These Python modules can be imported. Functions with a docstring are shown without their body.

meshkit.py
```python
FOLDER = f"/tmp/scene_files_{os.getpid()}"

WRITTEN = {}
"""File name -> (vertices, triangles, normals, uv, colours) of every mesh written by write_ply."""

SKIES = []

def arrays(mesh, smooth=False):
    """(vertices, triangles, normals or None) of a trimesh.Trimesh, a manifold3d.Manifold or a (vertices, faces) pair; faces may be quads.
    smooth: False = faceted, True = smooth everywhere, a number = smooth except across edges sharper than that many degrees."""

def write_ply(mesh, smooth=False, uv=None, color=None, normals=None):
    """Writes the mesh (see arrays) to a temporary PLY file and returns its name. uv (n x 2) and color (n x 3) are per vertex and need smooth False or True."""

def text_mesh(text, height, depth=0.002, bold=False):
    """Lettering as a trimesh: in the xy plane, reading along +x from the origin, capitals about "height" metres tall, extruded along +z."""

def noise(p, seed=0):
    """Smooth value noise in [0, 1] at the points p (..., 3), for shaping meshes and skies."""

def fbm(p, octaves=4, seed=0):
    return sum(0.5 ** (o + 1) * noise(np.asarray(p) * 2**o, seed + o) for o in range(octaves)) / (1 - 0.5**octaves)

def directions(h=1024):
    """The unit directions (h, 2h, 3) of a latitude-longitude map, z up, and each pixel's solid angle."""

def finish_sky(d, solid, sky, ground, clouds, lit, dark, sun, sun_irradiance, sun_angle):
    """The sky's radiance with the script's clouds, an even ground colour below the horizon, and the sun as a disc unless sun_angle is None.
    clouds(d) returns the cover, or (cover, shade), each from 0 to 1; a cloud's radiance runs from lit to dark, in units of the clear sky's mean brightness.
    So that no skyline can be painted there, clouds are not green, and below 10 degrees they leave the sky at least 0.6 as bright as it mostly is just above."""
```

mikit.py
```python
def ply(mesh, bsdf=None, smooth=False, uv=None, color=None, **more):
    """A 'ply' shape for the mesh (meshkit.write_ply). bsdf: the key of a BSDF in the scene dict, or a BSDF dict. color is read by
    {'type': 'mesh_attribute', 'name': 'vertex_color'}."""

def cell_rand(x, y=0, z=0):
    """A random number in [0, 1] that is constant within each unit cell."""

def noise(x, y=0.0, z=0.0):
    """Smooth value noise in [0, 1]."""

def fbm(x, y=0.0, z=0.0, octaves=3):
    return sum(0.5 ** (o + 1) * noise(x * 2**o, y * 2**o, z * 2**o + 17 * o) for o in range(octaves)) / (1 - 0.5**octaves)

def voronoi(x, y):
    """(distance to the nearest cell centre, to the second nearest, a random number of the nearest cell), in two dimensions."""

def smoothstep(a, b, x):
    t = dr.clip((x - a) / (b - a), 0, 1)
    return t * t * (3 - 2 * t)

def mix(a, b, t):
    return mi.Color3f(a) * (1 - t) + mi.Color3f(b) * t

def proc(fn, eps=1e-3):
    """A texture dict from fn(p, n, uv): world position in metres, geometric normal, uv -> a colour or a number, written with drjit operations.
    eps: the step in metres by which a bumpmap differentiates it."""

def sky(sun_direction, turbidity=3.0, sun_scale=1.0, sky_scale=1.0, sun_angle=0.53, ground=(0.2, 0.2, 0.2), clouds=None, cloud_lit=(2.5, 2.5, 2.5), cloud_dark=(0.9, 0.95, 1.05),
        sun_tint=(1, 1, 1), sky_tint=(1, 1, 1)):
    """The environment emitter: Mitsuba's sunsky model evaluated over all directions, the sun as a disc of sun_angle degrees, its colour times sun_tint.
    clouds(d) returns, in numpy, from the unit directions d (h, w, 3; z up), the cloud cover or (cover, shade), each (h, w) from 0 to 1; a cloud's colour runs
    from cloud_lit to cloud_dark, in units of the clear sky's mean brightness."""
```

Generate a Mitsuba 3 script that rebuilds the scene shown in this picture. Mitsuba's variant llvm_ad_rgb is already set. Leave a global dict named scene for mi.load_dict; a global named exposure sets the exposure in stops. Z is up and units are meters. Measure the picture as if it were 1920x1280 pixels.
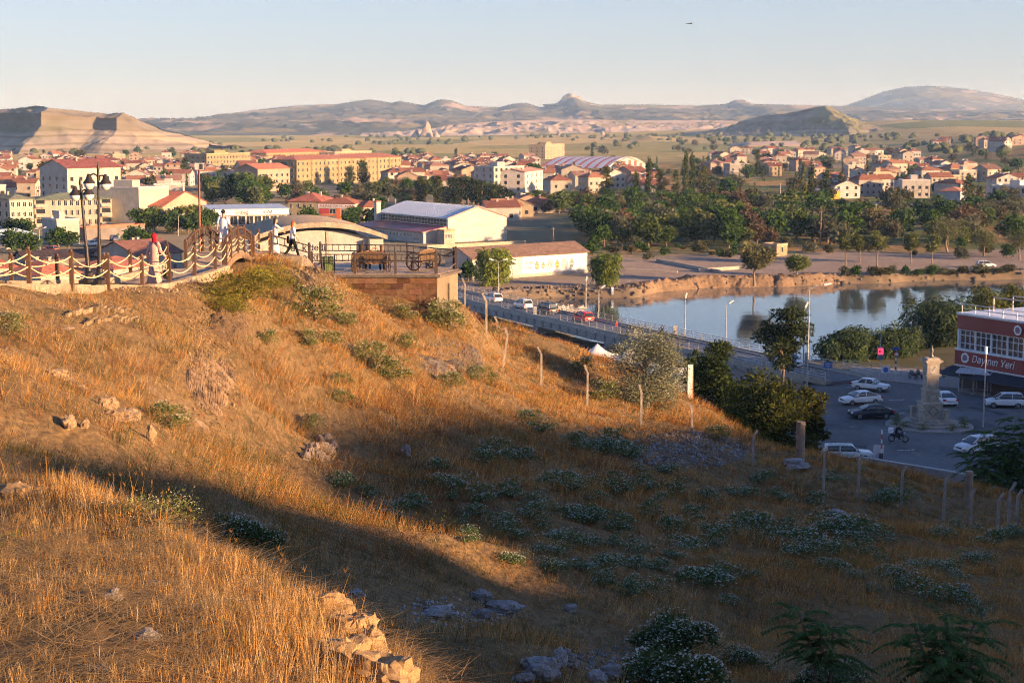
import math, random
import numpy as np, trimesh, mitsuba as mi, drjit as dr
import mikit, meshkit
from mikit import proc, noise, fbm, voronoi, smoothstep, mix, cell_rand
from scipy.interpolate import RBFInterpolator
from scipy.spatial import cKDTree
T = mi.ScalarTransform4f
random.seed(7); RNG = np.random.default_rng(7)
scene, labels = {}, {}

# ---------------------------------------------------------------- camera, sky, exposure
EYE = 29.5                                   # the lens stands 29.5 m above the road by the river
HALF = math.radians(17.75); F = 960/math.tan(HALF)
PITCH = math.atan(402/F)
CP, SP = math.cos(PITCH), math.sin(PITCH)
SUN_AZ, SUN_EL = math.radians(62), math.radians(9.5)   # from straight behind towards the right
SUN = (math.sin(SUN_AZ)*math.cos(SUN_EL), -math.cos(SUN_AZ)*math.cos(SUN_EL), math.sin(SUN_EL))
scene['camera'] = {'type': 'perspective', 'fov': 35.5, 'fov_axis': 'x', 'near_clip': .1, 'far_clip': 60000.,
                   'to_world': T().look_at(origin=[0, 0, EYE], target=[0, 100*CP, EYE-100*SP], up=[0, 0, 1])}
scene['sky_light'] = mikit.sky(SUN, turbidity=3.0, sun_scale=3.3, sky_scale=1.5, sun_angle=1.1, sun_tint=(.93, .985, 1.52), sky_tint=(.77, .91, 1.48), ground=(.16, .13, .09), clouds=lambda d: .26*np.exp(-np.degrees(np.arcsin(np.clip(d[..., 2], 0, 1)))/7.), cloud_lit=(2.0, 1.74, 1.68))
exposure = 2.36

def ray(px, py):
    a, b = (px-960)/F, (640-py)/F
    return np.array([a, CP+b*SP, -SP+b*CP])
def aty(px, py, Y):                          # the point seen there, Y metres ahead
    d = ray(px, py); return np.array([0, 0, EYE])+d*(Y/d[1])
def atz(px, py, z):                          # the point seen there, on level z
    d = ray(px, py); return np.array([0, 0, EYE])+d*((z-EYE)/d[2])

# ---------------------------------------------------------------- materials: the colour of each mesh is packed in its uv
def tint(uv):
    r = dr.floor(uv.x); return mi.Color3f(r/200., (uv.x-r-.05)/.9, uv.y)
def pack(c, n):
    c = np.broadcast_to(np.asarray(c, float), (n, 3)).clip(0, 1)
    return np.stack([np.round(c[:, 0]*200)+.05+c[:, 1]*.9, c[:, 2]], 1)
def mat(name, fn, rough=.8, spec=.3, two=True, bump=None, **more):
    b = {'type': 'principled', 'base_color': proc(fn), 'roughness': rough, 'specular': spec, **more}
    if bump: b = {'type': 'bumpmap', 'arbitrary': proc(bump[0], bump[1]), 'scale': bump[2], 'bsdf': b}
    scene[name] = {'type': 'twosided', 'bsdf': b} if two else b
def grain(amount, scale):
    return lambda p, n, uv: tint(uv)*(1-amount+2*amount*fbm(p.x*scale, p.y*scale, p.z*scale*1.3, octaves=4))
mat('m_plaster', lambda p, n, uv: tint(uv)*(.48+.3*fbm(p.x*.7, p.y*.7, p.z*.5, octaves=4)+.12*(noise(p.x*5, p.y*5, p.z*.6)-.5)), .9, .15)
mat('m_tile', lambda p, n, uv: tint(uv)*(.55+.75*fbm(p.x*1.1, p.y*1.1, p.z*2.5, octaves=4)+.35*(noise(p.x*5, p.y*5, p.z*9)-.5)), .85, .2)
mat('m_paint', grain(.07, 4.), .35, .5, clearcoat=.5, clearcoat_gloss=.9)
mat('m_metal', grain(.12, 6.), .45, .5, metallic=.25)
mat('m_wood', lambda p, n, uv: tint(uv)*(.6+.5*fbm(p.x*9, p.y*9, p.z*9, octaves=3)+.4*noise(p.x*30, p.y*30, p.z*4)), .55, .4)
mat('m_stone', lambda p, n, uv: tint(uv)*(.48+.76*fbm(p.x*3., p.y*3., p.z*4., octaves=5)), .95, .15,
    bump=(lambda p, n, uv: fbm(p.x*7, p.y*7, p.z*9, octaves=4), .01, .06))
mat('m_cloth', grain(.1, 12.), .9, .1, sheen=.3)
mat('m_skin', lambda p, n, uv: tint(uv), .55, .35)
mat('m_asphalt', lambda p, n, uv: tint(uv)*(.45+.75*fbm(p.x*.22, p.y*.22, 0., octaves=5)+.3*noise(p.x*3, p.y*3)+.15*noise(p.x*.7+9, p.y*.15)), .85, .3)
scene['m_glass'] = {'type': 'twosided', 'bsdf': {'type': 'principled', 'base_color': {'type': 'rgb', 'value': [.03, .035, .04]}, 'roughness': .08, 'specular': .8}}
scene['m_chrome'] = {'type': 'twosided', 'bsdf': {'type': 'principled', 'base_color': {'type': 'rgb', 'value': [.6, .6, .6]}, 'roughness': .2, 'metallic': .9}}
scene['m_rubber'] = {'type': 'twosided', 'bsdf': {'type': 'principled', 'base_color': {'type': 'rgb', 'value': [.02, .02, .02]}, 'roughness': .7}}
def leafy(name, fn, trans):
    scene[name] = {'type': 'principledthin', 'base_color': proc(fn), 'roughness': .6, 'diff_trans': trans, 'eta': 1.3}
leafy('m_leaf', lambda p, n, uv: tint(uv), .55)
leafy('m_grass', lambda p, n, uv: tint(uv), .8)

# ---------------------------------------------------------------- naming and placing
USED = {}
def uniq(k):
    n = USED.get(k, 0); USED[k] = n+1
    return k if n == 0 else f'{k}_{n:03d}'
def as_mesh(m):
    if isinstance(m, list): m = trimesh.util.concatenate([as_mesh(x) for x in m])
    elif hasattr(m, 'to_mesh'):
        q = m.to_mesh(); m = trimesh.Trimesh(q.vert_properties[:, :3], q.tri_verts, process=False)
    elif isinstance(m, tuple):
        f = np.asarray(m[1])
        if f.shape[1] == 4: f = np.vstack([f[:, [0, 1, 2]], f[:, [0, 2, 3]]])
        m = trimesh.Trimesh(np.asarray(m[0], float), f, process=False)
    return m
def shape(m, col, material='m_plaster', smooth=False, M=None):
    m = as_mesh(m)
    if M is not None: m = m.copy(); m.apply_transform(M)
    if isinstance(smooth, (int, float)) and not isinstance(smooth, bool):
        m = trimesh.graph.smooth_shade(m, angle=math.radians(smooth), facet_minarea=None); smooth = True
    return mikit.ply(m, material, smooth=smooth, uv=pack(col, len(m.vertices)))
def say(key, label=None, cat=None, group=None, kind=None):
    d = {k: v for k, v in (('label', label), ('category', cat), ('group', group), ('kind', kind)) if v}
    labels[key] = {**labels.get(key, {}), **d}
def thing(name, label, cat, group=None):
    k = uniq(name); say(k, label, cat, group); return k
def part(parent, name, m, col, material='m_plaster', smooth=False, M=None, kind=None, label=None):
    k = uniq(parent+'__'+name); scene[k] = shape(m, col, material, smooth, M)
    if kind or label: say(k, label, None, None, kind)
    return k
def solo(name, m, col, label, cat, material='m_plaster', smooth=False, M=None, group=None, kind=None):
    k = thing(name, label, cat, group)
    if kind: say(k, kind=kind)
    scene[k] = shape(m, col, material, smooth, M); return k
def structure(name, m, col, material, smooth=True):
    scene[name] = shape(m, col, material, smooth); say(name, kind='structure')
def mv(x=0, y=0, z=0, rz=0, s=1):
    c, q = math.cos(rz)*s, math.sin(rz)*s
    return np.array([[c, -q, 0, x], [q, c, 0, y], [0, 0, s, z], [0, 0, 0, 1.]])

# ---------------------------------------------------------------- small mesh makers
def box(x0, x1, y0, y1, z0, z1):
    m = trimesh.creation.box((x1-x0, y1-y0, z1-z0)); m.apply_translation(((x0+x1)/2, (y0+y1)/2, (z0+z1)/2)); return m
def beam(a, b, w, h=None):                   # a squared bar from a to b
    a, b = np.asarray(a, float), np.asarray(b, float); d = b-a; L = np.linalg.norm(d); d = d/L
    up = np.array([0, 0, 1.]) if abs(d[2]) < .95 else np.array([0, 1., 0])
    s = np.cross(d, up); s /= np.linalg.norm(s); u = np.cross(s, d); h = h or w
    m = trimesh.creation.box((w, h, L)); M = np.eye(4); M[:3, 0], M[:3, 1], M[:3, 2], M[:3, 3] = s, u, d, (a+b)/2
    m.apply_transform(M); return m
def tube(pts, r, n=8, caps=True):            # a round bar along points, radius a number or one per point
    p = np.asarray(pts, float); r = np.broadcast_to(np.asarray(r, float), len(p))
    t = np.gradient(p, axis=0); t /= np.linalg.norm(t, axis=1, keepdims=True)+1e-12
    ref = np.array([0, 0, 1.]) if abs(t[:, 2]).mean() < .8 else np.array([1., 0, 0])
    a = np.cross(t, ref); a /= np.linalg.norm(a, axis=1, keepdims=True)+1e-12; b = np.cross(t, a)
    w = np.arange(n)*2*np.pi/n
    v = (p[:, None]+r[:, None, None]*(np.cos(w)[None, :, None]*a[:, None]+np.sin(w)[None, :, None]*b[:, None])).reshape(-1, 3)
    i, j = np.meshgrid(np.arange(len(p)-1), np.arange(n), indexing='ij')
    q = np.stack([i*n+j, i*n+(j+1) % n, (i+1)*n+(j+1) % n, (i+1)*n+j], -1).reshape(-1, 4)
    f = np.vstack([q[:, [0, 2, 1]], q[:, [0, 3, 2]]])
    if caps:
        v = np.vstack([v, p[0], p[-1]]); k = len(p)*n; e = np.arange(n)
        f = np.vstack([f, np.stack([e*0+k, e, (e+1) % n], 1), np.stack([e*0+k+1, (len(p)-1)*n+(e+1) % n, (len(p)-1)*n+e], 1)])
    return trimesh.Trimesh(v, f, process=False)
def lathe(prof, n=16):
    return tube([(0, 0, z) for r, z in prof], [max(r, 1e-3) for r, z in prof], n)
def hexa(c):                                 # eight corners: bottom ring then top ring
    f = [[0, 3, 2, 1], [4, 5, 6, 7], [0, 1, 5, 4], [1, 2, 6, 5], [2, 3, 7, 6], [3, 0, 4, 7]]
    m = as_mesh((np.array(c, float), np.array(f))); m.unmerge_vertices(); return m
def prism(poly, y0, y1):                     # an outline in xz, drawn out along y
    from shapely.geometry import Polygon
    m = trimesh.creation.extrude_polygon(Polygon(poly), y1-y0, engine='earcut')
    M = np.array([[1, 0, 0, 0], [0, 0, -1, y1], [0, 1, 0, 0], [0, 0, 0, 1.]]); m.apply_transform(M); return m
def rock(r, seed, sub=3, rough=.35, flat=.75):
    m = trimesh.creation.icosphere(sub); v = m.vertices.copy()
    d = 1+rough*(meshkit.fbm(v*1.3+seed*7.3, 3, seed)-.5)*2+.12*(meshkit.fbm(v*5+seed, 2, seed)-.5)
    q = np.round(v*2.1+meshkit.noise(v*2+seed)[:, None]*.5)/2.1
    m.vertices = (v*.55+q*.45)*d[:, None]*np.asarray(r)*np.array([1, 1, flat]); return m
def smooth01(a, b, x):
    t = np.clip((x-a)/(b-a), 0, 1); return t*t*(3-2*t)
def n2(x, y, s, seed=0, oct=3):
    return meshkit.fbm(np.stack([np.asarray(x)*s, np.asarray(y)*s, np.zeros_like(x)+seed*3.7], -1), oct, seed)
def grid(xs, ys, zf):
    X, Y = np.meshgrid(xs, ys); Z = zf(X, Y); nx, ny = len(xs), len(ys)
    i, j = np.meshgrid(np.arange(ny-1), np.arange(nx-1), indexing='ij'); a = (i*nx+j).ravel()
    f = np.vstack([np.stack([a, a+1, a+nx+1], 1), np.stack([a, a+nx+1, a+nx], 1)])
    return trimesh.Trimesh(np.stack([X, Y, Z], -1).reshape(-1, 3), f, process=False)
def ordinal(i):
    one = ['first', 'second', 'third', 'fourth', 'fifth', 'sixth', 'seventh', 'eighth', 'ninth', 'tenth', 'eleventh', 'twelfth', 'thirteenth', 'fourteenth', 'fifteenth', 'sixteenth', 'seventeenth', 'eighteenth', 'nineteenth']
    if i < 19: return one[i]
    tens = ['twent', 'thirt', 'fort', 'fift', 'sixt', 'sevent', 'eight', 'ninet'][(i+1)//10-2] if i < 99 else 'hundred'
    if i >= 99: return 'hundredth' if i == 99 else 'hundred and '+ordinal(i-100)
    return tens+('ieth' if (i+1) % 10 == 0 else 'y-'+one[(i+1) % 10-1])
# ================================================================ THE SETTING
# ---------------------------------------------------------------- hillside: heights measured at points of the slope
PATH = [(-60, 533, 38), (55, 533, 42.5), (135, 534, 46), (203, 535, 49), (267, 535, 51), (318, 531, 53), (365, 517, 56.5), (404, 505, 60), (424, 497, 63), (445, 488, 67), (475, 484, 71), (560, 486, 73.5)]
PTS = [(a, b+10, c) for a, b, c in PATH] + [(580, 496, 78), (600, 507, 81), (622, 524, 81.9), (565, 491, 75.5), (590, 502, 79.5), (-200, 560, 36), (-220, 800, 22), (0, 560, 38), (0, 800, 24), (100, 700, 30), (200, 590, 42), (300, 850, 27), (400, 700, 40), (410, 610, 50), (450, 770, 43), (500, 570, 64),
    (620, 545, 80), (640, 548, 81.5), (820, 580, 81.5), (866, 566, 88), (700, 590, 75), (700, 650, 62), (600, 850, 45), (560, 700, 52), (640, 760, 50), (870, 650, 80), (912, 629, 90), (945, 690, 86), (1015, 725, 86), (1102, 762, 82), (1203, 802, 78),
    (1297, 812, 78), (1412, 873, 73), (1543, 943, 68), (1608, 937, 70), (1690, 955, 70), (1770, 975, 69), (1822, 985, 68), (1900, 1000, 67), (1500, 862, 76), (900, 750, 64), (1100, 810, 68), (1250, 850, 70), (1000, 900, 45), (1200, 950, 50), (1400, 1000, 48), (1700, 1100, 40),
    (1900, 1120, 40), (1400, 1150, 32), (1100, 1050, 33), (1000, 1100, 29), (1250, 1275, 23), (1500, 1275, 24), (1900, 1275, 24), (2100, 1280, 25), (2200, 1000, 60), (850, 1000, 31), (700, 1000, 32), (700, 920, 38), (560, 940, 33), (350, 950, 25), (860, 1160, 24), (760, 1200, 21), (150, 850, 22), (1010, 1262, 21)]
PTS += [(902, 616, 104), (957, 653, 104), (1050, 671, 105), (1105, 686, 103), (1180, 708, 100), (1290, 748, 96), (1340, 798, 91), (1400, 828, 87), (1500, 856, 85), (1640, 880, 83), (1850, 920, 79), (1920, 942, 77), (2050, 960, 76)]
WPTS = [(-7, 10, 22.5), (0, 12, 21.3), (6, 10, 20.2), (14, 10, 19.5), (-3, 16, 22.3), (-14, 12, 25), (-20, 30, 26.5), (-20, 45, 25), (-18, 56, 20), (-22, 75, 10), (-14, 78, 17), (-14, 90, 9), (-25, 100, 2), (-20, 60, 16), (-12, 98, 10), (-4, 113, 5), (-4, 122, 0), (4, 114, 7), (5, 125, 0), (11, 107, 6.5), (13, 119, 0), (18, 101, 6), (21, 113, 0), (26, 96, 5), (29, 107, 0), (38, 90, 4), (42, 100, 0), (60, 80, 4), (60, 60, 8), (50, 40, 13), (40, 24, 17.5), (55, 20, 17), (30, 12, 18), (0, 134, -1), (20, 126, -1), (-14, 124, -1), (40, 114, -1), (58, 104, 0)]
CTRL = np.array([aty(*p) for p in PTS]+[np.array(p, float) for p in WPTS])
_rbf = RBFInterpolator(CTRL[:, :2]/10, CTRL[:, 2], smoothing=.004, kernel='thin_plate_spline')
def hill_z0(x, y):
    x, y = np.asarray(x, float), np.asarray(y, float); s = x.shape
    z = _rbf(np.stack([x.ravel(), y.ravel()], 1)/10).reshape(s)
    k = smooth01(14, 22, y)
    return z+k*((n2(x, y, .22, 1)-.5)*1.25+(n2(x, y, .7, 2)-.5)*.6+(n2(x, y, 1.6, 9)-.5)*.2)
HGX, HGY = np.arange(-64, 74.1, .4), np.arange(-12, 140.1, .4)
HG = hill_z0(*np.meshgrid(HGX, HGY))
from scipy.ndimage import map_coordinates
def hill_z(x, y):
    x, y = np.broadcast_arrays(np.asarray(x, float), np.asarray(y, float))
    return map_coordinates(HG, [((y-HGY[0])/.4).ravel(), ((x-HGX[0])/.4).ravel()], order=1, mode='nearest').reshape(x.shape)
# the knoll in front: the ground the photographer stands on
KN = np.array([aty(*p) for p in [(-150, 870, 18), (0, 905, 17), (120, 915, 16.3), (250, 958, 14.6), (350, 1010, 13.2), (450, 1068, 12.2), (560, 1118, 11.4), (640, 1175, 10.8), (700, 1236, 10.2), (740, 1290, 9.6),
    (0, 1000, 13.5), (0, 1100, 10.5), (0, 1275, 7.6), (200, 1060, 11.5), (200, 1275, 7.6), (400, 1275, 7.7), (400, 1150, 9.6), (560, 1275, 8.2), (640, 1275, 8.8), (-150, 1000, 13.5)]]+[np.array(q, float) for q in [(0, 0, EYE-1.7), (-1.5, 2, EYE-1.75), (-2.2, 5, EYE-2.1), (-4, 3, EYE-1.7), (1.2, 0, EYE-2.1), (0, 4, EYE-2.3), (-.3, 7, EYE-2.9)]])
_krbf = RBFInterpolator(KN[:, :2], KN[:, 2], smoothing=.003, kernel='thin_plate_spline')
CREST = np.array([tuple(p[:2]) for p in KN[:10]]+[(-.5, 7.6), (.0, 5.), (1.0, 1.5), (1.6, -6)])   # the lip, from the far left round to the lens
import shapely
from shapely.geometry import Polygon, LineString, Point
KPOLY = Polygon([tuple(p) for p in CREST]+[(-9, -6), (-9, 18)])
def knoll_z(x, y):
    x, y = np.asarray(x, float), np.asarray(y, float)
    pts = shapely.points(np.stack([x.ravel(), y.ravel()], 1)); shapely.prepare(KPOLY)
    out = np.where(shapely.contains(KPOLY, pts), 0, shapely.distance(KPOLY, pts))
    # outside the lip the height is that of the nearest lip point, dropping steeply
    ln = LineString([tuple(p) for p in CREST]); near = shapely.line_interpolate_point(ln, shapely.line_locate_point(ln, pts))
    q = np.where((out > 0)[:, None], shapely.get_coordinates(near), np.stack([x.ravel(), y.ravel()], 1))
    z = _krbf(q)-np.where(out > 0, .62*out+.25*np.minimum(out, 1.5)**2, 0)
    z = z.reshape(x.shape); return z+(n2(x, y, .9, 3)-.5)*.22+(n2(x, y, 3.1, 4)-.5)*.07
def ground_z(x, y):
    x, y = np.asarray(x, float), np.asarray(y, float)
    return hill_z(x, y)
def on_hill(px, py, lo=16, hi=125):          # where the line of sight meets the slope
    d = ray(px, py); ts = np.arange(lo, hi, .25)/d[1]
    P = np.array([0, 0, EYE])+ts[:, None]*d; h = hill_z(P[:, 0], P[:, 1])
    k = np.argmax(P[:, 2] < h) if (P[:, 2] < h).any() else len(ts)-1
    return np.array([P[k, 0], P[k, 1], h[k]])
def on_knoll(px, py):
    d = ray(px, py); ts = np.arange(5, 20, .05)/d[1]
    P = np.array([0, 0, EYE])+ts[:, None]*d; h = knoll_z(P[:, 0], P[:, 1])
    k = np.argmax(P[:, 2] < h) if (P[:, 2] < h).any() else len(ts)-1
    return np.array([P[k, 0], P[k, 1], h[k]])

def soil_col(p, n, uv):
    a = fbm(p.x*.35, p.y*.35, p.z*.3, octaves=4); b = noise(p.x*2.7, p.y*2.7, p.z*2.7); g = noise(p.x*14, p.y*14, p.z*14)
    c = mix((.10, .06, .027), (.20, .135, .07), a)
    return mix(c, (.07, .055, .025), smoothstep(.55, .85, b)*.6)*(.7+.6*g)
mat('m_soil', soil_col, .95, .1, bump=(lambda p, n, uv: fbm(p.x*5, p.y*5, p.z*5, octaves=4), .02, .12))
xs = np.concatenate([np.arange(-60, -32, 2.), np.arange(-32, 62, .5), np.arange(62, 71, 3)])
ys = np.concatenate([np.arange(-8, 14, 1.), np.arange(14, 126, .5)])
structure('hillside', grid(xs, ys, hill_z), (.3, .2, .1), 'm_soil')
structure('knoll', grid(np.arange(-9, 5.01, .11), np.arange(-4, 19.5, .11), knoll_z), (.3, .2, .1), 'm_soil')
# unseen hill right of the frame, shaped for its shade: a near spur and a long crest whose shadows lie over the slope and the square
WS = np.array([(-60, 22), (0, 22), (10, 24), (12.5, 26.6), (14, 27.7), (17, 27.8), (18.5, 27.5), (20, 26.95), (21.5, 26.5), (23, 25.9), (24.4, 25.4), (25.3, 24.6), (26, 23.3), (26.8, 22.9), (27.6, 23.5), (28.6, 24.5), (30, 25.0), (31.5, 25.1), (34, 25.2), (38, 25.2), (43, 24.8), (50, 24.1), (57, 22.8), (64, 21.3), (70, 20),
    (80, 18.6), (95, 16.5), (110, 14.5), (125, 12.5), (140, 11.5), (160, 11.2), (180, 10.5), (192, 6), (205, -4), (230, -14)])
HX, HY = math.sin(SUN_AZ), -math.cos(SUN_AZ)
def side_hill():
    ss = np.concatenate([np.arange(-10, 40, .5), np.arange(40, 232, 2.)]); u = np.concatenate([np.linspace(0, 1, 40), np.linspace(1.05, 3.5, 30)])
    S, U = np.meshgrid(ss, u)
    dc = np.interp(S, [-10, 12, 25.2, 34, 60, 110, 230], [22, 20, 20, 66, 72, 80, 80]); w = np.interp(S, [-10, 25, 34, 70, 230], [12, 12, 30, 36, 46])
    D = dc-w+U*w
    X, Y = HX*D-HY*S, HY*D+HX*S
    lo = np.where(S < 100, hill_z(np.clip(X, -60, 62), np.clip(Y, -8, 112)), -1)-1.2
    top = np.interp(S, WS[:, 0], WS[:, 1])+math.tan(SUN_EL)*dc+(n2(S, S*0, .8, 5)-.5)*.35
    Z = np.where(U <= 1, lo+(top-lo)*smooth01(0, 1, U), top+(U-1)*w*.02)
    n_, m_ = len(ss), len(u); i, j = np.meshgrid(np.arange(m_-1), np.arange(n_-1), indexing='ij'); a = (i*n_+j).ravel()
    f = np.vstack([np.stack([a, a+1, a+n_+1], 1), np.stack([a, a+n_+1, a+n_], 1)])
    return trimesh.Trimesh(np.stack([X, Y, Z], -1).reshape(-1, 3), f, process=False)
structure('town_hill', side_hill(), (.3, .2, .1), 'm_soil')

# ---------------------------------------------------------------- river and plain
WATER = -2.05
FARBANK = np.array([(-400, 262), (-60, 270), (-30, 276), (-12, 284), (0, 293), (9, 297), (23, 297), (29, 309), (38, 316), (62, 322), (80, 328), (109, 335), (200, 350), (500, 360)], float)
NEARBANK = np.array([(-400, 180), (-60, 190), (0, 196), (20, 198), (33, 203), (50, 210), (66, 226), (90, 240), (120, 246), (500, 270)], float)
def plain_z(x, y):
    yb = np.interp(x, FARBANK[:, 0], FARBANK[:, 1]); yn = np.interp(x, NEARBANK[:, 0], NEARBANK[:, 1])
    wob = (n2(x, y, .12, 6)-.5)*5
    inside = np.minimum(smooth01(-1, 3.5, yb+wob-y), smooth01(-1, 5, y-yn+wob))
    z = -.35-5*inside
    z += (n2(x, y, .3, 7)-.5)*.35*smooth01(0, .3, inside)
    z += (n2(x, y, .004, 8)-.5)*3*smooth01(500, 1500, y)
    rise = smooth01(1100, 3600, y)*22*smooth01(-300, 900, x)+smooth01(2200, 4200, y)*8
    z += rise+smooth01(180, 420, x-.16*(y-700))*smooth01(650, 1300, y)*16
    far = smooth01(900, 4500, y)
    return np.where(y < 172, np.minimum(z, -.35), z)
def plain_col(p, n, uv):
    big = fbm(p.x*.012+3, p.y*.004, octaves=4); f1, f2, cell = voronoi(p.x*.0045+.3*big, p.y*.0019+.2*big)
    field = mix((.26, .20, .09), (.12, .125, .05), smoothstep(.25, .85, cell))
    field = mix(field, (.22, .18, .075), smoothstep(.62, .75, cell_rand(cell*97., cell*13., 2.)))
    s = fbm(p.x*.05, p.y*.025, octaves=4); field = field*(.75+.5*s)
    dust = mix((.235, .185, .15), (.165, .13, .105), fbm(p.x*.12, p.y*.12, octaves=4))*(.85+.3*noise(p.x*1.6, p.y*1.6))
    grassy = mix((.19, .125, .055), (.075, .085, .033), smoothstep(.38, .62, fbm(p.x*.06+9, p.y*.03, octaves=4)))*(.7+.6*noise(p.x*.9, p.y*.6))
    near = mix(dust, grassy, smoothstep(360., 378., p.y+14*(fbm(p.x*.05, p.y*.05)-.5)*2-.20*dr.maximum(p.x-20, 0)))
    town = mix((.19, .15, .11), (.11, .11, .06), fbm(p.x*.03, p.y*.02, octaves=4))
    near = mix(near, town, smoothstep(20., -8., p.x-.02*p.y)*smoothstep(300., 330., p.y))
    near = mix(near, mix((.06, .06, .03), (.10, .085, .05), noise(p.x*.4, p.y*.4)), smoothstep(275., 265., p.y)*smoothstep(36., 42., p.x))
    near = mix(near, mix((.10, .08, .06), (.20, .15, .105), noise(p.x*.8, p.y*.8, p.z*.8)), smoothstep(-.45, -.8, p.z)*smoothstep(290., 292., p.y))
    edge = p.y+220*(fbm(p.x*.006, 2., octaves=3)-.5)
    return mix(near, field, smoothstep(1350., 1480., edge))
mat('m_plain', plain_col, .95, .1)
def spaced(a, b, s0, g):
    out = [a]
    while out[-1] < b: out.append(out[-1]+s0); s0 *= g
    return np.array(out)
ys = np.concatenate([np.arange(60, 186, 6.), np.arange(186, 350, 1.25), spaced(350, 14000, 2, 1.022)])
xr = np.concatenate([np.arange(0, 130, 1.5), spaced(130, 6000, 3, 1.05)])
structure('plain', grid(np.concatenate([-xr[:0:-1], xr]), ys, plain_z), (.4, .3, .2), 'm_plain')
WB = (lambda p, n, uv: .5*fbm(p.x*.35, p.y*1.6, octaves=3)+.5*fbm(p.x*.1+5, p.y*.35, octaves=2))
scene['m_water'] = {'type': 'bumpmap', 'arbitrary': proc(WB, .05), 'scale': .022, 'bsdf': {'type': 'principled', 'base_color': {'type': 'rgb', 'value': [.045, .06, .065]}, 'roughness': .02, 'specular': .95}}
scene['m_water'] = {'type': 'twosided', 'bsdf': scene['m_water']}
structure('water', grid(np.linspace(-400, 500, 10), np.linspace(175, 372, 6), lambda x, y: x*0+WATER), (.1, .1, .1), 'm_water')

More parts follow.
